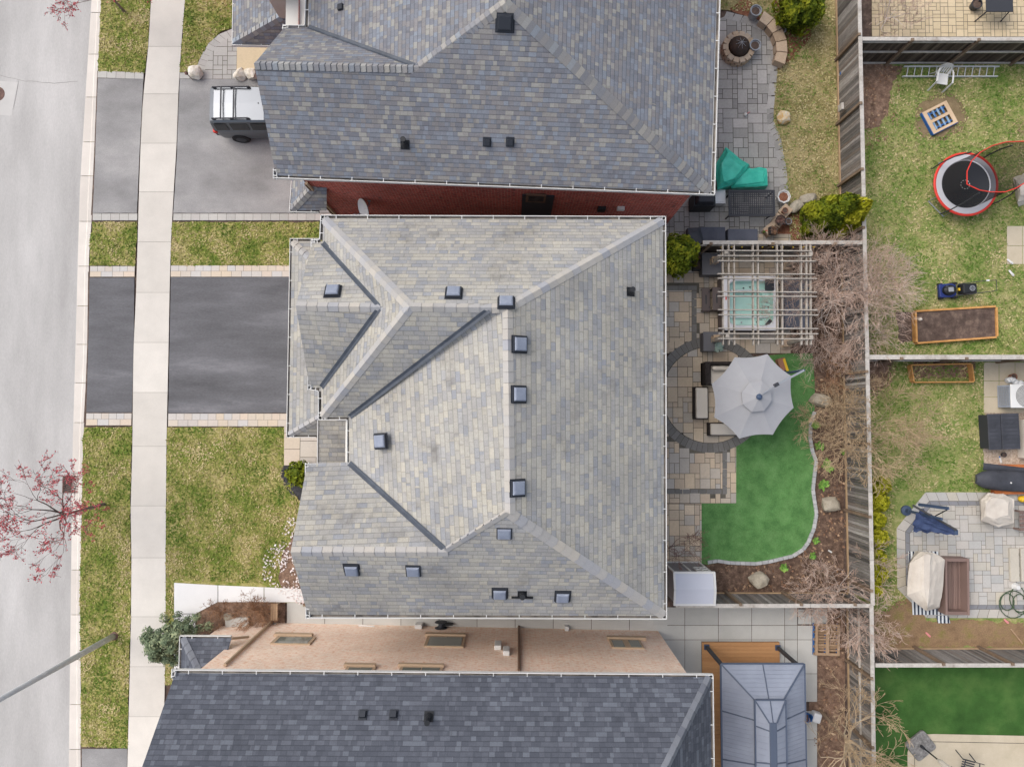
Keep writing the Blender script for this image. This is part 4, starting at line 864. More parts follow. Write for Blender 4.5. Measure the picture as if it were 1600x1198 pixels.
cl = lambda q, s=.9, o=0: max(0, min(1, .55 + 1.6 * mn.noise(V((q[0] * s, q[1] * s, o)))))
NOF = [P2([(272, 905), (272, 1075), (308, 1075), (340, 945), (560, 945), (560, 916)]), P2([(465, 825), (436, 868), (434, 905), (442, 935), (560, 965), (560, 825)]), P2([(443, 727), (440, 745), (470, 783), (560, 790), (560, 660), (443, 660)])]
NOG = [P2(q) for q in ([(1401, 767), (1445, 767), (1720, 767), (1720, 968), (1446, 968), (1400, 920), (1399, 824)], [(1572, 352), (1720, 352), (1720, 414), (1572, 414)], [(1536, 564), (1720, 564), (1720, 730), (1536, 730)], [(1430, 485), (1560, 476), (1561, 528), (1433, 538)], [(1400, 488), (1434, 486), (1436, 533), (1405, 534)], [(1340, 100), (1405, 100), (1385, 175), (1372, 200), (1340, 200)], [(1440, 160), (1490, 150), (1508, 185), (1470, 215), (1436, 205)], [(1340, 562), (1390, 562), (1380, 605), (1340, 612)], [(1362, 965), (1430, 935), (1600, 972), (1600, 1012), (1355, 1012)])]
scatter('grass', 'blade', [e for e, k in LAWNS if k == 'f'], 430, .042, 71, asp=2.2, tilt=.7, z=.012, no=NOF, tfun=lambda q: .5 + 1.0 * mn.noise(V((q[0] * 1.1, q[1] * 1.1, 7))) + .45 * mn.noise(V((q[0] * 4, q[1] * 4, 2))))
scatter('grass', 'blade_dry', [e for e, k in LAWNS if k != 'f'], 300, .046, 72, asp=2.2, tilt=.7, z=.012, no=NOG, tfun=lambda q: (.5 if q[0] > 13.2 else .3) + .7 * mn.noise(V((q[0] * .9, q[1] * .9, 7))) + .5 * mn.noise(V((q[0] * 3.5, q[1] * 3.5, 2))))
bedW = P2([(1265, 560), (1325, 560), (1325, 924), (1120, 924), (1120, 882), (1240, 870), (1276, 820), (1273, 660)])
scatter('leaf_litter', 'litter', [bedW, P2([(1278, 955), (1316, 955), (1316, 1230), (1266, 1230), (1278, 1090)]), P2([(1352, 100), (1420, 100), (1400, 215), (1352, 240)]), P2([(1340, 565), (1400, 565), (1392, 615), (1340, 610)])], 70, .07, 73, fade=lambda q: cl(q, 1.3))
scatter('fallen_petals', 'petal', [P2([(452, 808), (432, 850), (412, 862), (410, 905), (440, 930), (520, 965), (520, 808)])], 140, .062, 74, z=.035, fade=lambda q: max(0, min(1, .62 + 1.2 * mn.noise(V((q[0] * 1.5, q[1] * 1.5, 3))) + (q[0] + 9.2) * .35)))
# ================================================================ the street side
def rock(label, base, r, seed, mt='rock', amp=.16, name='boulder', group=None, rz=0, flat=.75):
    import bmesh
    bm = bmesh.new(); rr = random.Random(seed * 13 + 1)
    for _ in range(20 if amp < .18 else 34):
        d = V((rr.gauss(0, 1), rr.gauss(0, 1), rr.gauss(0, 1))).normalized(); d = V([math.copysign(abs(e) ** flat, e) for e in d]); k = rr.uniform(.86, 1.12); bm.verts.new((d.x * r[0] * k, d.y * r[1] * k, r[2] * .7 + d.z * r[2] * k))
    h = bmesh.ops.convex_hull(bm, input=bm.verts); bmesh.ops.delete(bm, geom=[e for e in h['geom_interior'] if isinstance(e, bmesh.types.BMVert)], context='VERTS'); bmesh.ops.subdivide_edges(bm, edges=bm.edges[:], cuts=1, use_grid_fill=True, smooth=.25)
    m = MB(); bm.verts.index_update(); m.v = [v_.co + mn.noise_vector(v_.co * 6) * .02 for v_ in bm.verts]; m.idx([tuple(v_.index for v_ in f.verts) for f in bm.faces], 0); bm.free(); o = m.build(name, M[mt]); o.location = base; o.rotation_euler = (0, 0, rz); return tag(o, label, 'boulder', group)
rock('knobbly cream boulder at the corner of the paver walk and grey driveway', g2(309, 117), (.28, .25, .26), 1, 'rock_white', .2)
m = MB(3)
for dx, s in ((0, .3), (.5, .24)): m.box((dx, 0, .17), (s * 1.5, .42, .32), taper=.9)
o = rock('cream limestone block at the driveway edge, left of its neighbour', g2(376, 119), (.24, .22, .2), 5, 'rock_white', .06, name='limestone_block', flat=.5)
o = rock('cream limestone block half under the roof corner beside the porch slab', g2(394, 120), (.24, .22, .2), 6, 'rock_white', .06, name='limestone_block', flat=.5)
m = MB(); m.tube([(0, 0, 0), (0, 0, .5)], .015, 5); m.lathe([(.03, .5), (.07, .53), (.07, .58), (.02, .62)], (0, 0, 0), 8)
t = thing('path_light', 'small brown path light beside the cream boulder', 'path light', g2(301, 125)); m.build('stake', M['iron'], t)
# lamp post
t = thing('street_lamp', 'tall grey street lamp pole rising from the boulevard grass', 'street lamp', g2(178, 993))
m = MB(); m.tube([(0, 0, 0), (0, 0, 3), (0, 0, 8.5)], [.115, .1, .07], 14); m.build('pole', M['galv'], t, smooth=True)
m = MB(); m.lathe([(.17, 0), (.17, .03), (.13, .05)], (0, 0, 0), 16); m.build('base_plate', M['iron'], t)
m = MB(); m.tube([(0, 0, 8.4), (-.6, 0, 8.8), (-1.8, 0, 8.95)], [.05, .04, .035], 8); m.build('arm', M['galv'], t)
m = MB(); m.box((-2.1, 0, 8.95), (.7, .28, .14), taper=.8); m.build('lamp_head', M['galv'], t, bevel=.03)
# storm drain
a, b = W(99, 744, -.105), W(125, 769, -.105); t = thing('storm_drain', 'square rusty storm drain grate in the gutter under the maple', 'drain', (a + b) / 2)
m = MB(); sx, sy = abs(b.x - a.x), abs(a.y - b.y)
for s in (-1, 1): m.box((s * sx / 2, 0, .005), (.04, sy + .04, .03)); m.box((0, s * sy / 2, .006), (sx, .04, .03))
m.box((0, 0, .004), (.03, sy, .02))
for i in range(9):
    y = -sy / 2 + sy * (i + .5) / 9
    for s in (-1, 1): m.bar((s * .01, y - .02 * 1, .003), (s * sx / 2, y + .05, .003), .028, .02)
m.build('grate', M['iron'], t); m = MB(); m.box((0, 0, -.012), (sx, sy, .006)); m.build('pit', M['black'], t)
# ---------------------------------------------------------------- the sport utility vehicle
def suv():
    S0 = W(323, 212, .3); yc = 11.72; xr = -11.56; t = thing('parked_suv', 'silver grey suv parked nose in under the roof edge of the red brick house', 'car', (xr, yc, .006))
    hw = .82; m = MB()          # stations along x (0 = rear bumper): half width / bottom / belt / roof
    xs = [0, .06, .2, .6, 2.6, 3.3, 3.9, 4.15, 4.25]; bot = [.42, .34, .3, .3, .3, .3, .32, .4, .5]; belt = [.82, 1.0, 1.08, 1.1, 1.12, 1.08, .98, .88, .7]; w = [.66, .74, .8, hw, hw, hw, .79, .7, .58]
    g = []
    for x, b, e, q in zip(xs, bot, belt, w):
        k = [(-q * .95, b), (-q, b + .18), (-q * 1.005, (b + e) / 2 + .08), (-q * .985, e - .05), (-q * .93, e), (0, e + .025), (q * .93, e), (q * .985, e - .05), (q * 1.005, (b + e) / 2 + .08), (q, b + .18), (q * .95, b)]
        g.append([V((x, y, z)) for y, z in k])
    m.sheet(g); m.face(g[0]); m.face(g[-1][::-1]); body = m.build('body', M['car'], t)
    m = MB(); g = []
    for x, z0, z1, q0, q1 in [(.05, 1.05, 1.1, .76, .74), (.12, 1.06, 1.62, .78, .67), (.3, 1.06, 1.7, .79, .685), (1.2, 1.08, 1.74, .8, .69), (2.2, 1.08, 1.72, .8, .68), (2.5, 1.08, 1.66, .79, .66), (3.15, 1.08, 1.12, .78, .72)]:
        k = [(-q0, z0), (-q1 - .01, z1 - .07), (-q1 + .05, z1 - .005), (0, z1 + .02), (q1 - .05, z1 - .005), (q1 + .01, z1 - .07), (q0, z0)]
        g.append([V((x, y, z)) for y, z in k])
    m.sheet(g); cb = m.build('cabin', M['car'], t)
    def side(x0, x1, s, sk0=.0, sk1=.0):
        m = MB(); A = lambda x, z: V((x, s * (lerp(.8, .695, (z - 1.08) / .6) + .012), z))
        f = [A(x0, 1.16), A(x1, 1.16), A(x1 + sk1, 1.56), A(x0 + sk0, 1.56)]; m.face(f if s < 0 else f[::-1]); m.build('window', M['dark_glass'], t)
    for s in (-1, 1):
        side(.22, .72, s, .02, -.02); side(.84, 1.5, s, .0, .02); side(1.6, 2.35, s, .02, -.1)
        m = MB(); m.tube([(.3, s * .6, 1.79), (1.65, s * .6, 1.83)], .03, 6)
        for x in (.32, 1.0, 1.63): m.box((x, s * .6, 1.75), (.12, .05, .1))
        m.build('roof_rail', M['charcoal'], t)
        m = MB(); m.box((.06, s * .71, .93), (.16, .2, .17)); m.build('taillight', M['red'], t, bevel=.04)
        for x in (.85, 3.4):
            m = MB(); q = Matrix.Rotation(rad(90), 3, 'X'); pr = [(.2, -.11), (.33, -.1), (.36, -.05), (.36, .05), (.33, .1), (.2, .11)]; b0 = len(m.v); m.lathe(pr, (0, 0, 0), 24); m.v = [q @ p + V((x, s * .76, .36)) for p in m.v]
            wh = m.build('wheel', M['tyre'], t, smooth=False); m = MB(); m.lathe([(0, -.09), (.2, -.09), (.2, .09), (.08, .1), (0, .1)], (0, 0, 0), 16); m.v = [q @ p + V((x, s * .78, .36)) for p in m.v]; m.build('rim', M['charcoal'], wh)
    for x in (.62, 1.1):
        m = MB(); m.bar((x, -.6, 1.83), (x, .6, 1.83), .05, .03); m.build('roof_crossbar', M['charcoal'], t)
    for k in range(4): pass
    m = MB(); m.face([(.075, -.62, 1.17), (.075, .62, 1.17)] [::-1] + [(.118, -.58, 1.54), (.118, .58, 1.54)]); m.build('rear_window', M['dark_glass'], t)
    m = MB(); m.box((-.02, 0, .5), (.16, 1.42, .2)); m.build('bumper', M['charcoal'], t, bevel=.05)
    m = MB(); m.box((2.0, 0, 1.745), (.03, .03, .05)); m.build('antenna', M['black'], t)
suv()
# ---------------------------------------------------------------- small things in the gap by the south house
t = thing('garden_hose_reel', 'black hose reel on the ground between middle and south house', 'hose reel', W(690, 973, 0)); m = MB(); q = Matrix.Rotation(rad(90), 3, 'X')
m.lathe([(.08, -.12), (.24, -.12), (.24, -.1), (.1, -.09), (.1, .09), (.24, .1), (.24, .12), (.08, .12)], (0, 0, 0), 16); m.v = [q @ p + V((0, 0, .25)) for p in m.v]; m.build('reel', M['charcoal'], t); m = MB(); m.box((.2, 0, .12), (.5, .06, .2)); m.build('stand', M['black'], t)
t = thing('garden_bench', 'weathered wooden bench end by the white walk in the front bed', 'bench', g2(434, 951)); m = MB()
for i in range(3): m.box((-.09 + i * .09, 0, .42), (.08, .62, .03))
m.build('seat', M['wood_pallet'], t)
for s in (-1, 1): m = MB(); m.box((0, s * .25, .2), (.24, .05, .4)); m.build('leg', M['wood_post'], t)
t = thing('stone_step', 'grey stone slab half buried beside the brown front bush', 'stone slab', g2(372, 971)); m = MB(); m.box((0, 0, .06), (.9, .35, .12), rz=.1); m.build('slab', M['slab_concrete'], t)
rock('flat pale rock among the twigs in the front bed', g2(358, 963), (.2, .16, .1), 9, 'rock')
t = thing('cinder_block', 'grey concrete block at the foot of the peach brick wall', 'block', g2(428, 976)); m = MB(); m.box((0, 0, .1), (.4, .2, .2)); m.build('block_shell', M['slab_concrete'], t); m = MB()
for s in (-1, 1): m.box((s * .09, 0, .196), (.11, .12, .012))
m.build('core_hole', M['charcoal'], t)
# ================================================================ the red brick house's back patio
NP = [(1090, 45), (1135, 25), (1170, 30), (1195, 42), (1209, 62), (1209, 110), (1203, 170), (1202, 200), (1216, 230), (1222, 265), (1226, 300), (1226, 330), (1205, 378), (1030, 378), (1030, 300)]
apatio('patio', 'paver_grey', NP, .2, 'joint_dark', z=.014)
def edge_course(name, mt, L, Rr, per=2, z=.016):
    def fill(m, z_):
        for i in range(len(L) - 1):
            for k in range(per):
                m.tone = m.r.random(); t0, t1 = k / per + .015, (k + 1) / per - .015; q = lambda P, t: (lerp(P[i][0], P[i + 1][0], t), lerp(P[i][1], P[i + 1][1], t))
                f = pxs([q(L, t0), q(L, t1), q(Rr, t1), q(Rr, t0)], z_); m.face(f if nz(f) > 0 else f[::-1])
    return pave(name, mt, fill, z=z)
eo = [(1135, 18), (1175, 28), (1200, 38), (1215, 60), (1215, 110), (1209, 170), (1209, 190), (1220, 215), (1229, 265), (1232, 300), (1231, 325)]; ei = [(1130, 29), (1168, 38), (1190, 48), (1204, 64), (1204, 110), (1198, 170), (1199, 196), (1209, 222), (1217, 266), (1220, 300), (1219, 325)]
edge_course('patio_edge', 'paver_grey', eo, ei, 3, .02)
m = MB()
for i, pts in enumerate(([(1205, 5), (1222, 60), (1216, 110), (1238, 95), (1265, 62), (1275, 20), (1240, -10)], [(1229, 330), (1262, 318), (1262, 378), (1195, 378)], [(1160, -5), (1205, 30), (1212, 60), (1190, 35), (1140, 16)])):
    m = MB(); e = rough_edge([(q.x, q.y) for q in pxs(pts)], .15, .06, i); e = e if sum(e[k - 1][0] * e[k][1] - e[k][0] * e[k - 1][1] for k in range(len(e))) > 0 else e[::-1]; m.face([(x, y, .008) for x, y in e]); struct(m, 'planting_bed', M['red_mulch'])
# fire pit
t = thing('fire_pit', 'round tan stone fire pit with a dark domed spark screen', 'fire pit', g2(1150, 81)); m = MB(5)
for lay in range(3):
    for k in range(14):
        m.tone = m.r.random(); a = 2 * math.pi * (k + .5 * (lay % 2)) / 14; rr_ = .53; m.box((rr_ * math.cos(a), rr_ * math.sin(a), .07 + lay * .135), (.22, .225, .13), rz=a)
m.build('stone_ring', M['stone_tan'], t, bevel=.012)
m = MB(); m.lathe([(.42, .02), (.42, .2)], (0, 0, 0), 24); m.build('ash_bed', M['black'], t)
m = MB(); m.lathe([(.41, .4), (.38, .52), (.3, .62), (.16, .69), (.03, .71)], (0, 0, 0), 22); m.build('spark_screen', mat('screen', [c(52, 48, 46), c(82, 66, 58)], ns=6, fvar=.3, fs=60), t, smooth=True)
m = MB()
for k in range(4):
    a = k * math.pi / 4 + .2; m.tube([(.36 * math.cos(a) * s, .36 * math.sin(a) * s, .55 + .17 * (1 - s * s)) for s in (-.6, -.3, 0, .3, .6)], .009, 4)
m.lathe([(.03, .7), (.04, .74), (.02, .77)], (0, 0, 0), 8); m.build('screen_ribs', M['steel'], t)
# curved bench of tan blocks
t = thing('stone_bench', 'curved tan stone block bench beside the big round cedar', 'bench', g2(1196, 56)); m = MB(6); C0 = g2(1158, 84) - g2(1196, 56)
for i in range(5):
    a0, a1 = rad(62 - i * 17), rad(62 - (i + 1) * 17 + 1.0); m.tone = m.r.random(); r0, r1 = 1.28, 1.72
    P = [C0 + V((r0 * math.cos(a0), r0 * math.sin(a0), 0)), C0 + V((r1 * math.cos(a0), r1 * math.sin(a0), 0)), C0 + V((r1 * math.cos(a1), r1 * math.sin(a1), 0)), C0 + V((r0 * math.cos(a1), r0 * math.sin(a1), 0))]
    m.prism(P[::-1] if nz(P) < 0 else P, .34, .42); m.tone = m.r.random(); Q = [lerp(p, (P[0] + P[1] + P[2] + P[3]) / 4, .08) for p in P]; m.prism(Q[::-1] if nz(Q) < 0 else Q, 0, .335)
m.build('block_seat', M['stone_tan'], t, bevel=.015)
def pot(label, px, py, r, h, mt, fillmat='soil', n=20, name='planter', group=None, inner=.86):
    t = thing(name, label, 'planter', g2(px, py), group=group); m = MB(); m.lathe([(r * .72, 0), (r * .95, h * .8), (r * 1.02, h * .9), (r, h), (r * inner, h), (r * inner * .95, h * .86)], (0, 0, 0), n); m.build('pot', M[mt], t)
    m = MB(); m.lathe([(r * inner, h * .84), (r * .4, h * .9), (0, h * .92)], (0, 0, 0), n); m.build('soil', M[fillmat], t); return t
pot('grey round planter of soil by the upper end of the curved bench', 1175, 27, .23, .5, 'steel')
pot('small grey planter at the lower end of the curved bench next to the big cedar', 1217, 53, .17, .35, 'steel')
pot('white rimmed grey planter touching the stone fire pit', 1174, 80, .23, .5, 'steel')
pot('octagonal white planter with reddish soil beside the lattice table', 1219, 312, .27, .42, 'plastic_white', 'red_mulch', 8)
o = rock('white and orange speckled boulder at the patio edge in dry grass', g2(1222, 186), (.27, .26, .2), 12, mt='rock_orange' if False else 'rock_white', amp=.2)
m = mat('rock_lichen', [c(226, 220, 206), c(222, 206, 176), c(214, 172, 104), c(190, 180, 164)], ns=5, lo=.35, hi=.68, var=.1, fvar=.15, fs=20, bump=.6, bs=14); o.data.materials[0] = m
rock('long flat grey boulder above the pointed cedar', g2(1258, 314), (.4, .24, .2), 13, 'rock', .1, rz=.35); rock('leaning grey boulder between the octagonal planter and the pointed cedars', g2(1240, 326), (.34, .22, .22), 14, 'rock', .1, rz=.6)
t = thing('toy_ball', 'small pink and white toy lying on the grey patio', 'toy', W(1164, 180, .02)); m = MB(); m.blob((0, 0, .06), (.07, .07, .07), 1, .05); m.build('ball', M['plastic_white'], t, smooth=True); m = MB(); m.tube([(.05, .02, .05), (.12, .08, .03), (.2, .12, .02)], .015, 5); m.build('string', M['pink'], t)
# tarp over furniture
def tarp(label, base, prof, mt, name, cat, seed, sub=3, amp=.05):
    """a draped cover: rings of (dx, dy, z) points from the hem up, puckered"""
    m = MB(seed); n = len(prof[0]); g = []
    for ring in prof:
        row_ = []
        for i in range(n * sub + 1):
            a = i % (n * sub); j, f = a // sub, (a % sub) / sub; p = V(ring[j]).lerp(V(ring[(j + 1) % n]), f); q = mn.noise_vector(p * 3.1 + V((seed, 0, 0))) * amp; row_.append(p + V((q.x, q.y, q.z * .6 if p.z > .05 else 0)))
        g.append(row_)
    dense = []
    for a, b in zip(g, g[1:]):
        for k in range(5): dense.append([p.lerp(q, k / 5) + (mn.noise_vector(p.lerp(q, k / 5) * 4.3 + V((0, seed, 0))) * amp * (.6 + .5 * math.sin(k * 2.2)) if k else V((0, 0, 0))) for p, q in zip(a, b)])
    dense.append(g[-1]); m.sheet(dense); m.face(g[-1][:-1]); o = m.build(name, M[mt]); o.location = base; tag(o, label, cat); return o
def ring(pts, base, z): return [tuple(W(x, y, z) - V(base))[:2] + (z,) for x, y in pts]
b = g2(1145, 280)
tarp('teal green tarp draped tall over furniture against the red brick house', b, [ring([(1118, 262), (1135, 233), (1172, 262), (1150, 292), (1122, 299)], b, .02), ring([(1119, 260), (1134, 231), (1170, 258), (1150, 285), (1120, 296)], b, .75), ring([(1128, 255), (1137, 240), (1158, 262), (1148, 280), (1130, 285)], b, 1.0)], 'tarp', 'tarp_cover', 'tarp', 41, amp=.07)
b = g2(1172, 281)
tarp('teal green tarp over a low square seat beside the lattice table', b, [ring([(1140, 270), (1168, 266), (1197, 268), (1196, 296), (1142, 298)], b, .02), ring([(1146, 270), (1166, 262), (1198, 263), (1200, 291), (1142, 294)], b, .55), ring([(1152, 274), (1168, 268), (1192, 270), (1192, 284), (1150, 288)], b, .66)], 'tarp', 'tarp_cover', 'tarp', 43, amp=.06)
# lattice table
a, b = W(1138, 297, .74), W(1211, 338, .74); cx = (a + b) / 2; t = thing('patio_table', 'dark grey lattice topped patio table below the teal tarp', 'table', (cx.x, cx.y, .014)); sx, sy = b.x - a.x, a.y - b.y; m = MB()
for s in (-1, 1): m.box((s * (sx / 2 - .04), 0, .725), (.08, sy, .035)); m.box((0, s * (sy / 2 - .04), .725), (sx - .16, .08, .035))
n = 22
for i in range(n):
    x = -sx / 2 + .08 + (sx - .16) * (i + .5) / n; m.box((x, 0, .722), (.03, sy - .16, .012))
for i in range(12):
    y = -sy / 2 + .08 + (sy - .16) * (i + .5) / 12; m.box((0, y, .728), (sx - .16, .03, .012))
m.build('table_top', M['charcoal'], t)
for i in (-1, 1):
    for j in (-1, 1): m = MB(); m.tube([(i * (sx / 2 - .1), j * (sy / 2 - .1), 0), (i * (sx / 2 - .1), j * (sy / 2 - .1), .71)], .03, 6); m.build('leg', M['charcoal'], t)
t = thing('storage_bin', 'white lidded storage bin tucked beside the house corner and lattice table', 'bin', g2(1119, 313)); m = MB(); m.box((0, 0, .22), (.42, .5, .44), taper=1.05); m.build('tub', M['plastic_white'], t, bevel=.02); m = MB(); m.box((0, 0, .46), (.48, .56, .05), taper=.95); m.box((0, 0, .49), (.36, .44, .02)); m.build('lid', M['alu'], t, bevel=.015)
t = thing('barbecue_grill', 'black barbecue partly under the gutter corner of the red brick house', 'grill', g2(1092, 322)); m = MB(); m.box((0, 0, .45), (.85, .5, .8)); m.build('cart', M['black'], t, bevel=.02); m = MB(); m.box((0, .02, .98), (.75, .46, .26), taper=.8); m.build('hood', M['charcoal'], t, bevel=.05)
# covered furniture by the fence
for px0, py0, px1, py1, h, lb, sd in ((1090, 353, 1135, 379, .75, 'ribbed blue grey covered bench box by the fence, the left one', 3), (1136, 356, 1186, 379, .62, 'smooth blue grey covered bench box by the fence, the right one', 4)):
    a, b = W(px0, py0, h), W(px1, py1, h); cx = (a + b) / 2; t = thing('covered_bench', lb, 'covered furniture', (cx.x, cx.y, .014)); sx, sy = b.x - a.x - .03, a.y - b.y - .06
    m = MB(sd); m.box((0, 0, h / 2), (sx, sy, h - .03), taper=.97); m.build('cover', M['cover_slate'], t, bevel=.03)
    if sd == 3:
        m = MB()
        for i in range(14): m.box((-sx / 2 + .06 + (sx - .12) * i / 13, 0, h - .008), (.03, sy * .94, .02))
        m.build('cover_rib', M['cover_slate'], t)
b = g2(1082, 384); tarp('dark slate cover over a tall grill standing in front of the fence end', b, [ring([(1072, 358), (1096, 358), (1098, 380), (1094, 398), (1074, 398), (1070, 376)], b, .02), ring([(1074, 356), (1094, 355), (1100, 378), (1094, 396), (1076, 396), (1070, 374)], b, .9), ring([(1076, 364), (1090, 362), (1096, 378), (1090, 390), (1078, 390), (1073, 374)], b, 1.15)], 'cover_black', 'grill_cover', 'cover', 44, amp=.03)
# lower stone bench with pots
t = thing('stone_bench', 'tan curved stone bench carrying pots beside the pointed cedars', 'bench', g2(1212, 352)); m = MB(7); o0 = g2(1212, 352)
P0 = [(1228, 327), (1216, 340), (1206, 356), (1192, 368)]
for i in range(3):
    a, b = g2(*P0[i]) - o0, g2(*P0[i + 1]) - o0; m.tone = m.r.random(); m.bar(lerp(a, b, .01) + V((0, 0, .34)), lerp(a, b, .99) + V((0, 0, .34)), .4, .08); m.tone = m.r.random(); m.bar(lerp(a, b, .06) + V((0, 0, .15)), lerp(a, b, .94) + V((0, 0, .15)), .33, .3)
m.build('block_seat', M['stone_tan'], t, bevel=.015)
def pot_at(label, px, py, z, r, h, mt, square=False, name='plant_pot', plants='twig_brown'):
    b = W(px, py, z); t = thing(name, label, 'plant pot', b); m = MB(2)
    if square: m.box((0, 0, h / 2), (r * 2, r * 2, h)); m.build('pot', M[mt], t, bevel=.01); m = MB(); m.box((0, 0, h + .004), (r * 1.6, r * 1.6, .01)); m.build('soil', M['soil'], t)
    else: m.lathe([(r * .7, 0), (r, h), (r * .86, h), (r * .8, h * .8)], (0, 0, 0), 16); m.build('pot', M[mt], t); m = MB(); m.lathe([(r * .84, h * .84), (0, h * .86)], (0, 0, 0), 16); m.build('soil', M['soil'], t)
    if plants:
        m = MB(int(px)); rr = m.r
        for k in range(26): a = rr.uniform(0, 6.3); m.tone = rr.random(); m.tube([(0, 0, h * .85), (math.cos(a) * r * .6, math.sin(a) * r * .6, h + .08), (math.cos(a) * r * 1.3, math.sin(a) * r * 1.3, h + rr.uniform(0, .1))], [.008, .006, .004], 3)
        m.build('stems', M[plants], t)
    return t
pot_at('small terracotta pot on the upper end of the pot covered stone bench', 1224, 331, .39, .12, .2, 'terracotta', plants=None)
pot_at('black wire basket of dry stems in the middle of the pot covered stone bench', 1217, 346, .39, .2, .22, 'black', plants='twig_red')
pot_at('square black pot on the lower end of the pot covered stone bench', 1206, 362, .39, .15, .22, 'black', True)
pot_at('grey pot beside the black wire basket on the red mulch', 1228, 349, .02, .13, .3, 'steel', plants=None)
t = thing('spray_bottle', 'small yellow green spray bottle beside the square black pot', 'bottle', W(1193, 363, .39)); m = MB(); m.lathe([(.04, 0), (.04, .15), (.015, .2), (.015, .24)], (0, 0, 0), 8); m.build('bottle_body', M['sprout'], t); m = MB(); m.box((.02, 0, .25), (.09, .025, .03)); m.build('trigger', M['red'], t)
p = W(1314, 168, .8); t = thing('meter_plate', 'small grey plate fixed to the fence beside the dry grass', 'plate', p); m = MB(); m.box((0, 0, 0), (.1, .26, .3)); m.build('plate', M['wood_pale'], t, bevel=.01)
p = W(1314, 115, .3); t = thing('blue_clip', 'tiny blue clip at the foot of the fence', 'clip', p); m = MB(); m.box((0, 0, 0), (.08, .1, .06)); m.build('clip_body', M['blue'], t, bevel=.01)
# ================================================================ the middle house's back yard
def disc_px(cx, cy, r, n=48): return [(cx + r * math.cos(2 * math.pi * k / n), cy + r * math.sin(2 * math.pi * k / n)) for k in range(n)]
CX, CY, RO, RI = 1110, 617, 90, 75.5
bed = MB(); bed.face([(x, y, .002) for x, y in P2([(1096, 900), (1060, 860), (1200, 560), (1270, 375), (1318, 375), (1318, 925), (1040, 925), (1040, 870)])][::-1]); 
bed.f[0] = bed.f[0] if nrm_raw(bed.v) > 0 else bed.f[0][::-1]; struct(bed, 'planting_bed', M['mulch'])
turf = MB(); tp = [(1096, 880), (1096, 786), (1150, 786), (1150, 560), (1235, 552), (1270, 552), (1273, 600), (1273, 640), (1268, 660), (1267, 685), (1270, 705), (1276, 718), (1273, 745), (1271, 765), (1274, 780), (1277, 800), (1273, 825), (1264, 848), (1257, 859), (1240, 870), (1200, 880), (1180, 882), (1120, 879), (1105, 882)]
turf.face(pxs(tp, .012)); turf.f[0] = turf.f[0] if nrm_raw(turf.v) > 0 else turf.f[0][::-1]; struct(turf, 'artificial_turf', M['fake_turf'])
disc = P2(disc_px(CX, CY, RI)); full = P2(disc_px(CX, CY, RO))
def region(fill_polys, unit, z, seed, name='patio'):
    m = MB(seed)
    for poly, holes in fill_polys: ashlar(m, P2(poly), unit, z, holes=holes, gap=.018)
    struct(m, name, M['paver_beige']); b = MB()
    for poly, _ in fill_polys:
        f = [(x, y, z - .009 - .0008 * len(b.f)) for x, y in P2(poly)]; f = f if sum(f[k - 1][0] * f[k][1] - f[k][0] * f[k - 1][1] for k in range(len(f))) > 0 else f[::-1]; b.face(f)
    struct(b, 'joint_sand', M['joint'])
band = [P2([(1044, 446), (1089, 446), (1089, 535), (1044, 535)]), ]
inner = P2([(1030, 453), (1082, 453), (1082, 560), (1030, 560)])
region([([(1030, 366), (1235, 366), (1235, 552), (1030, 552)], (full, P2([(1030, 446), (1088, 446), (1088, 535), (1030, 535)]))), ([(1030, 640), (1150, 640), (1150, 786), (1030, 786)], (full, P2([(1030, 690), (1136.5, 690), (1136.5, 771.5), (1030, 771.5)]))), ([(1030, 787), (1096, 787), (1096, 885), (1030, 885)], ())], .2, .018, 31)
region([([(1030, 454), (1080.5, 454), (1080.5, 550), (1030, 550)], (full,)), ([(1030, 690), (1128.5, 690), (1128.5, 763.5), (1030, 763.5)], (full,))], .2, .0185, 32)
region([(disc_px(CX, CY, RI - .5), ())], .2, .024, 33)
def darkband(m, z):
    for (x0, y0), (x1, y1), w in (((1030, 446.5), (1089, 446.5), 7), ((1129, 693), (1129, 772), 7), ((1030, 764.5), (1128, 764.5), 7), ((1081.5, 454), (1081.5, 545), 7)):
        h = abs(x1 - x0) > abs(y1 - y0); L = max(abs(x1 - x0), abs(y1 - y0)); n = max(2, int(L / 12))
        for i in range(n):
            m.tone = m.r.random(); t0, t1 = i / n + .004, (i + 1) / n - .004; X0, X1 = lerp(x0, x1, t0), lerp(x0, x1, t1); Y0, Y1 = lerp(y0, y1, t0), lerp(y0, y1, t1)
            m.face(pxs([(X0, Y0), (X0, Y0 + w), (X1, Y0 + w), (X1, Y0)] if h else [(X0, Y0), (X0, Y1), (X0 + w, Y1), (X0 + w, Y0)], z))
pave('patio_band', 'paver_dark', darkband, z=.0195)
def ringf(m, z):
    n = 62
    for i in range(n):
        m.tone = m.r.random(); a0, a1 = 2 * math.pi * (i + .03) / n, 2 * math.pi * (i + .97) / n; f = pxs([(CX + r * math.cos(a), CY + r * math.sin(a)) for r, a in ((RI + .3, a0), (RO, a0), (RO, a1), (RI + .3, a1))], z); m.face(f if nz(f) > 0 else f[::-1])
pave('patio_ring', 'paver_dark', ringf, z=.024); m = MB(); m.face([(x, y, .0205) for x, y in P2(disc_px(CX, CY, RO - .3))][::-1]); struct(m, 'joint_sand', M['joint_dark'])
EP = [(1272, 643), (1266, 662), (1265, 685), (1269, 706), (1274.5, 720), (1271.5, 745), (1269.5, 765), (1271.5, 780), (1275, 802), (1271, 825), (1262, 847), (1254, 858), (1238, 868), (1200, 877), (1180, 880), (1140, 878.5), (1120, 875.5), (1105, 878)]
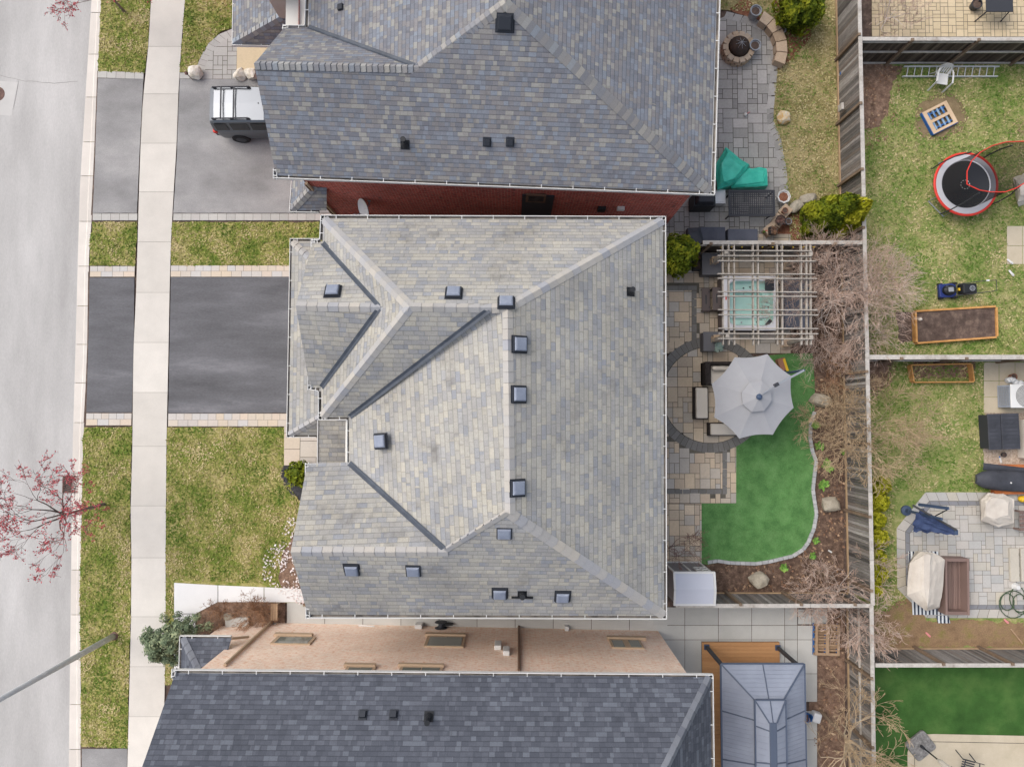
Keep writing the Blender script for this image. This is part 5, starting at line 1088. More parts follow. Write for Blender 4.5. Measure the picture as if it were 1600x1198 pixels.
t = thing('turf_edging', 'curving line of pale grey edging blocks between the turf and mulch bed', 'edging', g2(1270, 760)); m = MB(12); o0 = g2(1270, 760); pts = [g2(*p) - o0 for p in EP]; acc = []
for a, b in zip(pts, pts[1:]):
    n = max(1, round((b - a).length / .21))
    for i in range(n): m.tone = m.r.random(); m.bar(lerp(a, b, (i + .02) / n) + V((0, 0, .03)), lerp(a, b, (i + .97) / n) + V((0, 0, .03)), .13, .11)
m.build('blocks', M['edging'], t, bevel=.012)
rock('angular grey boulder in the bed where the pale edging starts', g2(1279, 625), (.4, .24, .24), 21, 'rock', .14, rz=-.3, flat=.6); rock('grey beige boulder in the bed beside the fence, level with the paved corner', g2(1295, 787), (.36, .27, .22), 22, 'rock', .12, rz=.2, flat=.55); rock('rounded mossy tan boulder in the bed beside the mossy fence', g2(1183, 904), (.34, .32, .24), 23, 'rock', .12, rz=.6, flat=.65)
t = thing('fallen_log', 'short sawn log lying in the mulch near the fence corner', 'log', W(1291, 898, .09)); m = MB(); m.tube([(-.32, .14, .02), (0, 0, .01), (.32, -.14, 0)], [.09, .085, .075], 10); m.build('log_bark', M['wood_post'], t); m = MB(); m.tube([(.32, -.14, 0), (.325, -.142, 0)], [.07, .07], 10); m.build('cut_end', M['wood_orange'], t)
t = thing('drink_can', 'small white can lying in the mulch by the fence', 'can', W(1297, 861, .04)); m = MB(); m.tube([(-.06, .04, 0), (.06, -.04, 0)], .035, 8); m.build('can_body', M['plastic_white'], t)
# hot tub
a, b = W(1130, 431, .9), W(1217, 516, .9); cx = (a + b) / 2; sx, sy = b.x - a.x, a.y - b.y; t = thing('hot_tub', 'square hot tub with pale aqua basin under the pergola', 'hot tub', (cx.x, cx.y, .02))
m = MB()
for s in (-1, 1): m.box((s * (sx / 2 - .05), 0, .4), (.06, sy - .16, .8)); m.box((0, s * (sy / 2 - .05), .4), (sx - .04, .06, .8))
m.build('cabinet', M['grey_brown'], t)
def rrect(w, h, r, n=6, z=0, wob=0): 
    P = []
    for (x, y, a0) in ((w - r, h - r, 0), (-w + r, h - r, 90), (-w + r, -h + r, 180), (w - r, -h + r, 270)):
        for k in range(n + 1): a = rad(a0 + 90 * k / n); P.append(V((x + r * math.cos(a), y + r * math.sin(a), z)))
    return P
m = MB(); R_ = [rrect(sx / 2, sy / 2, .12, 6, .8), rrect(sx / 2, sy / 2, .12, 6, .88), rrect(sx / 2 - .04, sy / 2 - .04, .1, 6, .905), rrect(sx / 2 - .17, sy / 2 - .17, .3, 6, .905), rrect(sx / 2 - .2, sy / 2 - .2, .3, 6, .86)]
m.sheet([q + q[:1] for q in R_]); m.build('shell_rim', M['spa_shell'], t)
m = MB(); R_ = [rrect(sx / 2 - .2, sy / 2 - .2, .3, 6, .87), rrect(sx / 2 - .24, sy / 2 - .24, .3, 6, .62), rrect(sx / 2 - .5, sy / 2 - .5, .22, 6, .56), rrect(sx / 2 - .56, sy / 2 - .56, .2, 6, .25)]; m.sheet([q + q[:1] for q in R_]); m.face(R_[-1]); m.build('basin', M['spa_basin'], t)
m = MB(); m.box((0, .52, .66), (1.45, .05, .1)); m.box((0, -.52, .66), (1.45, .05, .1)); m.build('seat_divider', M['spa_shell'], t, bevel=.02)
m = MB(); m.box((.72, .72, .885), (.36, .48, .06)); m.build('headrest', M['charcoal'], t, bevel=.04)
m = MB(); m.box((.72, -.78, .8), (.22, .3, .1), rz=-.7); m.build('filter_lid', M['charcoal'], t, bevel=.04)
for i, (x, y) in enumerate([(-.2, .62), (-.2, .4), (.38, .6), (.05, .66), (.7, .05), (.62, -.1), (.74, -.12), (-.3, -.72), (.4, -.55), (.3, -.7), (-.62, -.6), (-.7, .55), (.1, -.8)]):
    m = MB(); m.lathe([(.035, .02), (.03, .035), (0, .04)], (x, y, .62 if abs(y) < .75 else .75), 8); m.build('jet', M['steel' if i % 3 else 'charcoal'], t)
m = MB(); m.box((-sx / 2 + .09, .18, .91), (.05, .12, .02)); m.build('control_panel', M['red'], t)
t = thing('spa_cover', 'folded grey hot tub cover standing open between tub and bare shrub', 'cover', W(1242, 474, .8)); m = MB(); m.box((0, 0, .02), (.98, 2.0, .13)); m.box((.01, 0, .16), (.94, 1.96, .12)); m.build('cover_panel', M['cover_slate'], t, bevel=.03)
for s in (-1, 1): m = MB(); m.box((.0, s * .9, -.42), (.8, .06, .78)); m.build('lift_frame', M['charcoal'], t)
t = thing('spa_steps', 'grey brown plastic steps leading up to the hot tub', 'steps', g2(1110, 470)); m = MB()
for x, h in ((-.3, .3), (.05, .55)): m.box((x + .04, 0, h), (.33, .9, .05)); m.box((x + .06, .42, h / 2), (.3, .05, h)); m.box((x + .06, -.42, h / 2), (.3, .05, h)); m.box((x + .19, 0, h / 2), (.03, .82, h))
m.build('tread', M['grey_brown'], t, bevel=.012)
m = MB()
for x, h in ((-.3, .3), (.05, .55)): m.box((x + .04, 0, h + .027), (.05, .36, .006)); m.box((x + .16, .3, h + .027), (.04, .06, .006)); m.box((x + .16, -.3, h + .027), (.04, .06, .006))
m.build('grip', M['charcoal'], t)
# pergola
Z = 2.35; o0 = W(1200, 460, 0); t = thing('pergola', 'pale wooden open slat pergola over the hot tub', 'pergola', (o0.x, o0.y, .02)); pz = lambda px, py, z: W(px, py, z) - V((o0.x, o0.y, .02))
for px, py in ((1135, 394), (1267, 396), (1137, 524), (1268, 526)):
    m = MB(); q = pz(px, py, Z + .12); m.box((q.x, q.y, Z / 2 + .05), (.13, .13, Z + .1)); m.build('post', M['pergola_wood'], t)
    m = MB(); m.box((q.x, q.y, .15), (.3, .3, .3)); m.build('post_base', M['stone_tan'], t)
for x in (1128.8, 1138, 1146.5, 1175.9, 1183.7, 1213.5, 1221.4, 1251, 1259.3, 1265.7):
    top, bot = 383, 539
    m = MB(); q0, q1 = pz(x, top, Z), pz(x + .8, bot, Z); m.bar(q0, q1, .042, .13); m.build('rafter', M['pergola_wood'], t)
for y, x0, x1 in ((391.7, 1120, 1268), (399.6, 1121, 1268), (407.7, 1121, 1275), (428, 1121, 1272), (435, 1121, 1276), (456, 1121, 1276), (462.8, 1121, 1276), (484, 1122, 1277), (491.8, 1122, 1278), (512.9, 1122, 1278), (521, 1122, 1278), (529, 1121, 1270)):
    m = MB(); m.bar(pz(x0, y, Z + .11), pz(x1, y + .5, Z + .11), .038, .09); m.build('slat', M['pergola_wood'], t)
m = MB(); L0 = pz(1150, 401, Z - .08); pts = [pz(1128 + i * 8, 386 + (3 if i % 2 else 0), Z - .15) for i in range(19)]; m.tube(pts, .008, 4); w_ = m.build('light_string', M['black'], t)
for p in pts[::2]: m = MB(); m.lathe([(.0, -.09), (.03, -.06), (.02, 0)], p, 6); m.build('bulb', M['yellow'], w_)
# side tables with lanterns
def lantern_table(label, px0, py0, px1, py1, h=.55):
    a, b = W(px0, py0, h), W(px1, py1, h); cx = (a + b) / 2; t = thing('side_table', label, 'side table', (cx.x, cx.y, .02)); m = MB(); m.box((0, 0, h / 2), (b.x - a.x, a.y - b.y, h)); m.build('body', M['grey_box'], t, bevel=.02); m = MB(); m.box((0, 0, h + .012), (b.x - a.x + .03, a.y - b.y + .03, .024)); m.build('table_top', M['grey_box'], t, bevel=.008); return t
def lantern(label, px, py, z):
    t = thing('lantern', label, 'lantern', W(px, py, z)); m = MB(); m.box((0, 0, .02), (.24, .24, .04)); m.build('base', M['tan_trim'], t); m = MB(); m.box((0, 0, .36), (.26, .26, .03)); m.box((0, 0, .41), (.16, .16, .07), taper=.6); m.build('lantern_top', M['tan_trim'], t)
    for i in (-1, 1):
        for j in (-1, 1): m = MB(); m.box((i * .1, j * .1, .2), (.025, .025, .32)); m.build('frame_post', M['tan_trim'], t)
    m = MB(); m.lathe([(.045, .04), (.045, .18)], (0, 0, 0), 10); m.build('candle', M['white'], t)
lantern_table('square grey side table at the top left corner of the pergola', 1097, 397, 1128, 429); lantern('tan lantern on the upper side table by the pergola corner', 1114, 409, .6)
lantern_table('square grey side table with a silvery plant below the hot tub steps', 1099, 519, 1128, 548); lantern('tan lantern on the lower side table next to the silvery plant', 1116, 530, .6)
t = thing('agave_plant', 'silvery green spiky potted plant on the lower grey side table', 'plant', W(1121, 543, .6)); m = MB(3)
for k in range(46): a = m.r.uniform(0, 6.3); e = m.r.uniform(.2, 1.2); q = V((math.cos(a) * math.cos(e), math.sin(a) * math.cos(e), math.sin(e))); m.tone = m.r.random(); m.leaf(q * .13 + V((0, 0, .12)), q.cross(V((-q.y, q.x, 0))) + V((0, 0, .3)), .09, 2.6)
m.build('leaves', M['agave'], t); m = MB(); m.lathe([(.06, 0), (.09, .12)], (0, 0, 0), 10); m.build('pot', M['charcoal'], t)
t = thing('planter_box', 'square black planter full of dark soil beside the side table', 'planter', g2(1088, 417)); m = MB()
for s in (-1, 1): m.box((s * .17, 0, .17), (.04, .38, .34)); m.box((0, s * .17, .17), (.3, .04, .34))
m.build('box_side', M['black'], t); m = MB(); m.box((0, 0, .14), (.3, .3, .26)); m.build('soil', M['soil'], t)
pot_at('brown pot with dry stems between the round cedar and the black planter', 1085, 402, .02, .17, .25, 'terracotta')
# seating
def seat(label, px0, py0, px1, py1, h=.42, back=None, name='outdoor_sofa', cat='sofa'):
    a, b = W(px0, py0, h), W(px1, py1, h); cx = (a + b) / 2; sx, sy = b.x - a.x, a.y - b.y; t = thing(name, label, cat, (cx.x, cx.y, .024)); m = MB(); m.box((0, 0, .15), (sx, sy, .28)); m.build('base', M['wicker'], t, bevel=.02)
    m = MB(); ox, oy, kx, ky = 0, 0, sx - .1, sy - .08
    if back == 'LT':
        k = MB(); k.box((-sx / 2 + .11, 0, .36), (.22, sy, .66)); k.build('armrest', M['wicker'], t, bevel=.03); k = MB(); k.box((.11, sy / 2 - .06, .38), (sx - .22, .12, .72)); k.build('backrest', M['wicker'], t, bevel=.03); ox, oy, kx, ky = .11, -.07, sx - .28, sy - .2
        k = MB(); k.box((ox, sy / 2 - .22, .56), (kx * .98, .16, .36), m=Matrix.Rotation(.3, 3, 'X')); k.build('back_cushion', M['cream'], t, bevel=.07, seg=3)
    m.box((ox, oy, .37), (kx, ky, .17)); m.build('cushion', M['cream'], t, bevel=.05, seg=3); return t
seat('dark wicker sofa with cream cushions half under the grey umbrella', 1099, 566, 1190, 601, .45, 'LT'); seat('long cream topped ottoman at the left of the grey umbrella', 1085, 604, 1108, 655, name='ottoman', cat='ottoman'); seat('cream topped ottoman below left of the grey umbrella, lower of the two', 1108, 660, 1170, 681, name='ottoman', cat='ottoman')
# umbrella
zr, zt = 2.15, 2.75; vs = [(1148, 558), (1199, 553), (1236, 587), (1240, 637), (1207.5, 679), (1155, 685), (1116, 652), (1112, 600)]; ctr = W(1184, 620, zt); o0 = V((ctr.x, ctr.y, .02)); t = thing('patio_umbrella', 'grey octagonal cantilever umbrella open over the wicker seating', 'umbrella', o0); vt = [W(x, y, zr) - o0 for x, y in vs]; top = V((0, 0, zt - .02))
m = MB()
for k in range(8):
    a, b = vt[k], vt[k - 1]; n = 6; g = []
    for i in range(n + 1):
        s = i / n; row_ = []
        for j in range(7):
            u = j / 6; p = lerp(a, b, u); q = lerp(top, p, s); sag = (1 - (2 * u - 1) ** 2) * s; q = q + (V((0, 0, 0)) + (V((ctr.x, ctr.y, 0)) - V((ctr.x, ctr.y, 0)))) + (top - p).normalized() * .075 * sag - V((0, 0, .05 * sag * (1 - s) + .03 * math.sin(math.pi * s))); row_.append(q)
        g.append(row_)
    m.sheet(g if nz([g[1][0], g[1][-1], g[2][0]]) < 0 else g[::-1])
cn = m.build('canopy', M['canopy_grey'], t)
m = MB(); rim = [lerp(top, v_, .36) + V((0, 0, .09)) for v_ in vt]
for k in range(8): f = [top + V((0, 0, .14)), rim[k], rim[k - 1]]; m.face(f if nz(f) > 0 else f[::-1]); f2 = [rim[k], rim[k] - V((0, 0, .04)), rim[k - 1] - V((0, 0, .04)), rim[k - 1]]; m.face(f2)
m.build('vent_flap', M['canopy_grey'], cn)
m = MB(); m.lathe([(.1, .1), (.11, .16), (.07, .2), (.03, .22)], top, 14); m.build('finial', M['navy_metal'], t)
for k in range(8): m = MB(); m.tube([top - V((0, 0, .06)), vt[k] - V((0, 0, .05))], .012, 4); m.build('rib', M['charcoal'], t)
pb = W(1256, 578.5, 2.6) - o0; pb.z = 0; ptop = W(1257, 577.5, 2.35) - o0; m = MB(); m.tube([pb, (pb.x, pb.y, 2.6)], .045, 8); m.build('mast', M['navy_metal'], t)
m = MB(); e0, e1 = W(1213, 601, 2.9) - o0, W(1256, 578.5, 2.75) - o0; m.bar(e0, e1, .07, .05); m.bar(e0 + V((0, 0, -.02)), top + V((0, 0, .05)), .03, .03); m.build('arm', M['steel'], t); m = MB(); m.box(e0, (.16, .12, .12), rz=.5); m.build('slide_collar', M['charcoal'], t)
m = MB(); m.box((pb.x, pb.y, .05), (.7, .1, .06), rz=.5); m.build('base_bar', M['charcoal'], t); m = MB(); m.box((pb.x, pb.y, .045), (.1, .7, .05), rz=.5); m.build('base_bar', M['charcoal'], t)
t = thing('toy_crate', 'yellow edged wooden crate peeking out beside the grey umbrella', 'crate', W(1219, 570, .02)); m = MB(); m.box((0, 0, .15), (.3, .5, .3), rz=.3); m.build('crate', M['terracotta'], t, bevel=.01); m = MB(); m.box((.1, -.02, .31), (.09, .5, .03), rz=.3); m.build('strip', M['yellow'], t)
# shed
ze, zw = 2.0, 1.9; a, b = W(1052, 893, ze), W(1117, 945, ze); cx = (a + b) / 2; sx, sy = b.x - a.x, a.y - b.y; t = thing('garden_shed', 'small grey resin shed with pale two tone roof', 'shed', (cx.x, cx.y, .01)); m = MB(); zr_ = 2.12
m.box((0, -.02, zw / 2), (sx - .12, sy - .1, zw)); m.build('wall', M['shed_wall'], t)
m = MB(); m.face([(-sx / 2 + .05, 0, zr_), (sx / 2 - .05, 0, zr_), (sx / 2 - .05, sy / 2 - .05, ze + .02), (-sx / 2 + .05, sy / 2 - .05, ze + .02)]); m.build('roof_panel', M['shed_roof'], t); m = MB(); m.face([(-sx / 2 + .05, -sy / 2 + .05, ze + .02), (sx / 2 - .05, -sy / 2 + .05, ze + .02), (sx / 2 - .05, 0, zr_), (-sx / 2 + .05, 0, zr_)]); m.build('roof_panel', M['shed_roof'], t)
m = MB()
for s in (-1, 1): m.box((0, s * (sy / 2 - .02), ze), (sx, .07, .07)); m.bar((s * (sx / 2 - .02), -sy / 2, ze + .02), (s * (sx / 2 - .02), 0, zr_ + .02), .07, .07); m.bar((s * (sx / 2 - .02), 0, zr_ + .02), (s * (sx / 2 - .02), sy / 2, ze + .02), .07, .07)
m.build('roof_trim', M['white'], t)
yy = sy / 2 - .07 + .02
for x in (-sx / 2 + .07, -.05, sx / 2 - .07): m = MB(); m.box((x, yy, zw / 2), (.06, .05, zw)); m.build('corner_trim', M['white'], t)
m = MB(); m.box((0, yy, zw - .05), (sx - .1, .045, .08)); m.box((0, yy, .04), (sx - .1, .045, .07)); m.build('wall_trim', M['white'], t)
m = MB(); x0 = .42
for s in (-1, 0, 1): m.box((x0 + s * .23, yy + .02, 1.45), (.035, .05, .6)); m.box((x0, yy + .02, 1.45 + s * .3), (.48, .05, .035))
w_ = m.build('window', M['white'], t); m = MB(); m.box((x0, yy + .005, 1.45), (.46, .03, .6)); m.build('pane', M['dark_glass'], w_)
# ================================================================ the south house's back yard
def slabs(polys, mt, z=.015, name='concrete_slab', seed=3):
    m = MB(seed)
    for q in polys: m.tone = m.r.random(); f = pxs(q, z); m.face(f if nz(f) > 0 else f[::-1])
    struct(m, name, M[mt])
Q = []; xs_ = [1020, 1070, 1122.5, 1174.5, 1226, 1246]
rects = lambda xs, ys: [[(a + .35, c_ + .35), (a + .35, d - .35), (b - .35, d - .35), (b - .35, c_ + .35)] for a, b in zip(xs, xs[1:]) for c_, d in zip(ys, ys[1:])]
slabs(rects(xs_, [948, 976.5, 999, 1052, 1110, 1180, 1260]) + rects([1246, 1277], [976.5, 999, 1052, 1096]) + rects([1246, 1277], [1110, 1155, 1205, 1260]), 'slab_concrete')
slabs(rects([1246.5, 1268.5, 1293], [951, 975]), 'slab_concrete', .03, 'stepping_slabs', 5)
m = MB(); e = rough_edge([(q.x, q.y) for q in pxs([(1277, 945), (1320, 945), (1320, 1260), (1277, 1260), (1277, 1110), (1264, 1110), (1264, 1096), (1277, 1096)])], .2, .01); m.face([(x, y, .004) for x, y in e]); m.f[0] = m.f[0] if nrm_raw(m.v) > 0 else m.f[0][::-1]; struct(m, 'planting_bed', M['leafsoil'])
a, b = W(1097, 1003, .15), W(1222, 1250, .15); t = thing('wooden_deck', 'orange brown wooden deck under the grey gazebo', 'deck', ((a.x + b.x) / 2, (a.y + b.y) / 2, .015)); sx, sy = b.x - a.x, a.y - b.y; m = MB(6); n = int(sy / .145)
for i in range(n): m.tone = m.r.random(); m.box((0, sy / 2 - .07 - i * .145, .12), (sx, .138, .03))
m.build('deck_board', M['wood_deck'], t); m = MB()
for s in (-1, 1): m.box((s * (sx / 2 - .02), 0, .05), (.03, sy, .1)); m.box((0, s * (sy / 2 - .02), .05), (sx - .08, .03, .1))
m.build('deck_skirt', M['wood_post'], t)
# gazebo
ze = 2.1; c0, c1 = W(1126, 1035.5, ze), W(1257, 1037, ze); cx = (c0 + c1) / 2; hw, hl = (c1.x - c0.x) / 2, 2.5; o0 = V((cx.x, cx.y - hl, .16)); t = thing('gazebo', 'blue grey metal roofed gazebo with raised centre tier over the deck', 'gazebo', o0); ze -= .16
def hip(w, l, z0, w1, l1, z1): return [V((-w, l, z0)), V((w, l, z0)), V((w, -l, z0)), V((-w, -l, z0)), V((-w1, l1, z1)), V((w1, l1, z1)), V((w1, -l1, z1)), V((-w1, -l1, z1))]
rise = .5
for nm, (w, l, z0, w1, l1, z1) in (('roof_tier', (hw, hl, ze, .44, 1.38, ze + .62)), ('roof_tier', (.54, 1.5, ze + .7, .13, .82, ze + .95))):
    h = hip(w, l, z0, w1, l1, z1); m = MB()
    for f in ((4, 0, 3, 7), (5, 6, 2, 1), (0, 4, 5, 1), (3, 2, 6, 7), (4, 7, 6, 5)): m.face([h[i] for i in f] if nz([h[i] for i in f]) > 0 else [h[i] for i in f][::-1])
    rt = m.build(nm, M['gazebo_roof'], t)
    for i in range(4): m = MB(); m.bar(h[i] + V((0, 0, .02)), h[i + 4] + V((0, 0, .02)), .05, .03); m.build('hip_rib', M['gazebo_rib'], rt)
    m = MB()
    for y in ((.85, -.85) if w > 1 else (.62, -.62)):
        for s in (-1, 1): m.bar((s * w, y * (1.0 if w > 1 else 1), z0 + .015), (s * w1, y * .88, z1 + .015), .035, .025)
    m.bar((0, l, z0 + .015), (0, l1, z1 + .015), .03, .025); m.bar((0, -l, z0 + .015), (0, -l1, z1 + .015), .03, .025); m.build('seam_rib', M['gazebo_rib'], rt)
    m = MB()
    for s in (-1, 1): m.bar((s * w, -l, z0), (s * w, l, z0), .05, .06); m.bar((-w + .03, s * l, z0), (w - .03, s * l, z0), .05, .06)
    m.build('roof_lip', M['gazebo_rib'], rt)
    m = MB(); k = 34 if w > 1 else 14
    for i in range(k):           # standing seams on the long sides, pressed grooves on the ends
        y = -l + 2 * l * (i + .5) / k; f_ = min(1.0, (l - abs(y)) / (l - l1))
        for s in (-1, 1): m.bar((s * w, y, z0 + .006), (s * lerp(w, w1, f_), y, lerp(z0, z1, f_) + .006), .012, .012)
    for i in range(9 if w > 1 else 4):
        f_ = (i + .5) / (9 if w > 1 else 4)
        for s in (-1, 1): m.bar((-lerp(w, w1, f_), s * lerp(l, l1, f_), lerp(z0, z1, f_) + .006), (lerp(w, w1, f_), s * lerp(l, l1, f_), lerp(z0, z1, f_) + .006), .012, .012)
    m.build('panel_groove', M['gazebo_roof'], rt)
m = MB(); m.box((0, 0, ze + .95), (.26, 1.66, .07)); m.build('ridge_cap', M['gazebo_rib'], t, bevel=.03)
for s, px, py in ((-1, 1104, 1010), (1, 1215, 1011)):
    p = W(px, py, .15) - o0
    for yy in (p.y, -2 * hl - p.y + 2 * hl - .0):
        y2 = p.y if yy == p.y else -p.y; m = MB(); m.box((p.x, y2, ze / 2), (.11, .11, ze)); m.build('post', M['charcoal'], t); m = MB(); m.box((p.x, y2, .02), (.2, .2, .04)); m.build('post_foot', M['navy_metal'], t)
p = W(1104, 1010, .15) - o0; q = W(1215, 1011, .15) - o0
for y2 in (p.y, -p.y): m = MB(); m.box(((p.x + q.x) / 2, y2, ze - .06), (q.x - p.x - .12, .07, .1)); m.build('beam', M['charcoal'], t)
for x2 in (p.x, q.x): m = MB(); m.box((x2, 0, ze - .06), (.07, 2 * p.y - .12, .1)); m.build('beam', M['charcoal'], t)
# pallets
def pallet(label, cx, cy, w, l, z, mt, rz=0, edge_m=None, seed=1):
    p = W(cx, cy, z); t = thing('wooden_pallet', label, 'pallet', p, rz); m = MB(seed)
    for i in range(9): m.tone = m.r.random(); m.box((0, -l / 2 + .05 + (l - .1) * i / 8, .03 if i % 2 else .12), (w, .085, .02))
    m.build('deck_slat', M[mt], t)
    for x in (-w / 2 + .02, 0, w / 2 - .02): m = MB(seed + 3); m.tone = m.r.random(); m.box((x, 0, .075), (.045 if abs(x) > .01 else .06, l, .07)); m.build('stringer', M[edge_m or mt], t)
    return t
pallet('blue edged wooden pallet under the other one, by the leaf covered bed', 1288, 997, .95, 1.2, .02, 'wood_pallet', -.03, 'blue', 3)
t = thing('wooden_pallet', 'unpainted wooden pallet lying on top of the blue edged one', 'pallet', W(1291, 998, .17), -.03); m = MB(5)
for x in (-.42, 0, .42): m.tone = m.r.random(); m.box((x, 0, .11), (.1 if x else .13, 1.15, .025))
m.build('top_board', M['wood_pallet'], t); m = MB(6)
for y in (-.55, .55): m.tone = m.r.random(); m.box((0, y, .085), (.94, .1, .022))
m.build('end_board', M['wood_pallet'], t); m = MB(7)
for i in range(9): m.tone = m.r.random(); m.box((0, -.42 + i * .105, .02), (.84, .06, .02))
m.build('deck_slat', M['wood_pallet'], t)
t = thing('tool_bucket', 'blue and grey bucket of garden things beside the leaning tree trunk', 'bucket', g2(1262, 1117)); m = MB(); m.lathe([(.12, 0), (.17, .3), (.15, .3), (.11, .05), (0, .05)], (-.08, .02, 0), 14); m.build('bucket', M['blue'], t); m = MB(); m.box((.24, .02, .2), (.34, .4, .3), rz=-.3, taper=.9); m.build('bag', M['alu'], t, bevel=.05); m = MB(); m.blob((-.2, .02, .2), (.12, .18, .12), 3, .3); m.build('pine_bark', M['iron'], t)
# ================================================================ beige patio at the top right
apatio('patio', 'paver_cream', [(1362, -60), (1700, -60), (1700, 58), (1362, 58)], .155, 'joint', z=.014, sizes=[(2, 1), (1, 2), (2, 1), (2, 2)])
def redrow(m, z):
    a, b = W(1370, 68), W(1700, 68); row(m, a, b, .22, 70, z + .004)
pave('patio_border', 'paver_red', redrow, z=.016)
a, b = W(1540, -10, .72), W(1583, 19, .72); cx = (a + b) / 2; t = thing('patio_table', 'dark square patio table on the beige paving, cut by the top edge', 'table', (cx.x, cx.y, .015)); m = MB(); m.box((0, 0, .7), (b.x - a.x, a.y - b.y, .04)); m.build('table_top', M['charcoal'], t, bevel=.01)
for i in (-1, 1):
    for j in (-1, 1): m = MB(); m.tube([(i * .52, j * .36, 0), (i * .44, j * .3, .69)], .025, 6); m.build('leg', M['charcoal'], t)
pot_at('dark round bowl standing on the beige patio beside the square table', 1520, 12, .015, .22, .28, 'charcoal', plants=None, name='fire_bowl')
t = thing('garden_cane', 'thin dark cane lying on the beige patio below the square table', 'cane', W(1530, 30, .03)); m = MB(); m.tube([(-.2, -.1, 0), (.25, .25, .02)], .015, 5); m.build('cane', M['iron'], t)
# ================================================================ the yard with the trampoline
def patch(name, pts, mt, z=.006, amp=.12, seed=1):
    e = rough_edge([(q.x, q.y) for q in pxs(pts)], .12, amp, seed); m = MB(); m.face([(x, y, z) for x, y in e]); m.f[0] = m.f[0] if nrm_raw(m.v) > 0 else m.f[0][::-1]; struct(m, name, mt if not isinstance(mt, str) else M[mt])
dirt = mat('bare_dirt', [c(126, 110, 82), c(138, 120, 92), c(150, 132, 102)], ns=3, var=.15, fvar=.25, fs=28, bump=.6, bs=40)
patch('bare_earth', [(1432, 168), (1452, 150), (1480, 145), (1505, 160), (1513, 185), (1500, 208), (1470, 222), (1440, 215), (1428, 195)], dirt, amp=.12)
patch('planting_bed', [(1340, 100), (1412, 103), (1395, 130), (1388, 175), (1372, 200), (1340, 200)], 'leafsoil', amp=.12, seed=3)
patch('bare_earth', [(1400, 489), (1434, 486), (1436, 533), (1405, 534)], 'soil', amp=.1, seed=4)
patch('planting_bed', [(1340, 562), (1396, 562), (1388, 600), (1370, 618), (1340, 615)], 'leafsoil', amp=.12, seed=5)
patch('bare_earth', [(1426, 562), (1524, 562), (1522, 590), (1428, 592)], 'leafsoil', amp=.1, seed=6)
patch('bare_earth', [(1362, 960), (1425, 930), (1450, 968), (1600, 972), (1600, 1012), (1355, 1012)], mat('thin_grass', [c(128, 104, 80), c(150, 124, 96), c(132, 126, 70)], ns=2, fvar=.3, fs=26, bump=.6), amp=.15, seed=7)
# ladder
a, b = W(1410, 112, .1), W(1561, 112, .1); cx = (a + b) / 2; L = b.x - a.x; wy = (W(1410, 105, .1) - W(1410, 120.5, .1)).y; t = thing('ladder', 'aluminium ladder lying on the grass along the dark rail fence', 'ladder', cx)
for s, x0 in ((1, .04), (-1, -.04)): m = MB(); m.box((x0, s * wy / 2, 0), (L - .06, .03, .08)); m.build('side_rail', M['alu'], t)
for i in range(13): x = -L / 2 + .2 + (L - .4) * i / 12; m = MB(); m.tube([(x - .04, -wy / 2, 0), (x + .04, wy / 2, 0)], .018, 6); m.build('rung', M['alu'], t)
# monobloc chair, facing the camera side
def plastic_chair():
    t = thing('plastic_chair', 'white plastic armchair standing beside the ladder', 'chair', g2(1462, 131), rad(-8)); k = M['plastic_white']; m = MB(); g = []
    for x, z in ((-.2, .43), (0, .41), (.2, .43)): pass
    for j in range(5):
        y = -.22 + .44 * j / 4; g.append([V((-.23 + .46 * i / 6, y, .42 + .012 * ((i - 3) / 3) ** 2)) for i in range(7)])
    m.sheet(g[::1]); m.sheet([[p - V((0, 0, .02)) for p in r_] for r_ in g][::-1]); m.build('seat', k, t)
    m = MB(); n = 13; g = [[], [], [], []]
    for i in range(n):
        u = -1 + 2 * i / (n - 1); x = .25 * u; y = .2 + .05 * (1 - u * u); top = .86 - .14 * abs(u) ** 2.5; 
        for r_, f_ in enumerate((0, .35, .7, 1)): g[r_].append(V((x * (1 + .05 * f_), y + .16 * f_, lerp(.43, top, f_))))
    for i in range(0, n - 1):
        if i % 2 == 0 or i in (1, 11): 
            for r_ in range(3): m.face([g[r_][i], g[r_][i + 1], g[r_ + 1][i + 1], g[r_ + 1][i]])
    for i in range(n - 1): m.face([g[2][i], g[2][i + 1], g[3][i + 1], g[3][i]])
    m.build('backrest', k, t).modifiers.new('solid', 'SOLIDIFY').thickness = .02
    for s in (-1, 1):
        m = MB(); m.bar((s * .3, -.25, .65), (s * .3, .1, .66), .06, .025); m.bar((s * .3, .1, .66), (s * .255, .27, .66), .05, .025); m.build('armrest', k, t)
        m = MB(); m.bar((s * .29, -.33, 0), (s * .3, -.24, .64), .06, .03, up=(0, 1, 0)); m.build('leg', k, t)
        m = MB(); m.bar((s * .27, .36, 0), (s * .24, .24, .43), .06, .03, up=(0, 1, 0)); m.build('leg', k, t)
plastic_chair()
M['blue_pale'] = mat('blue_pale', [c(70, 120, 180), c(150, 176, 196)], ns=5, lo=.4, hi=.6, var=.2)
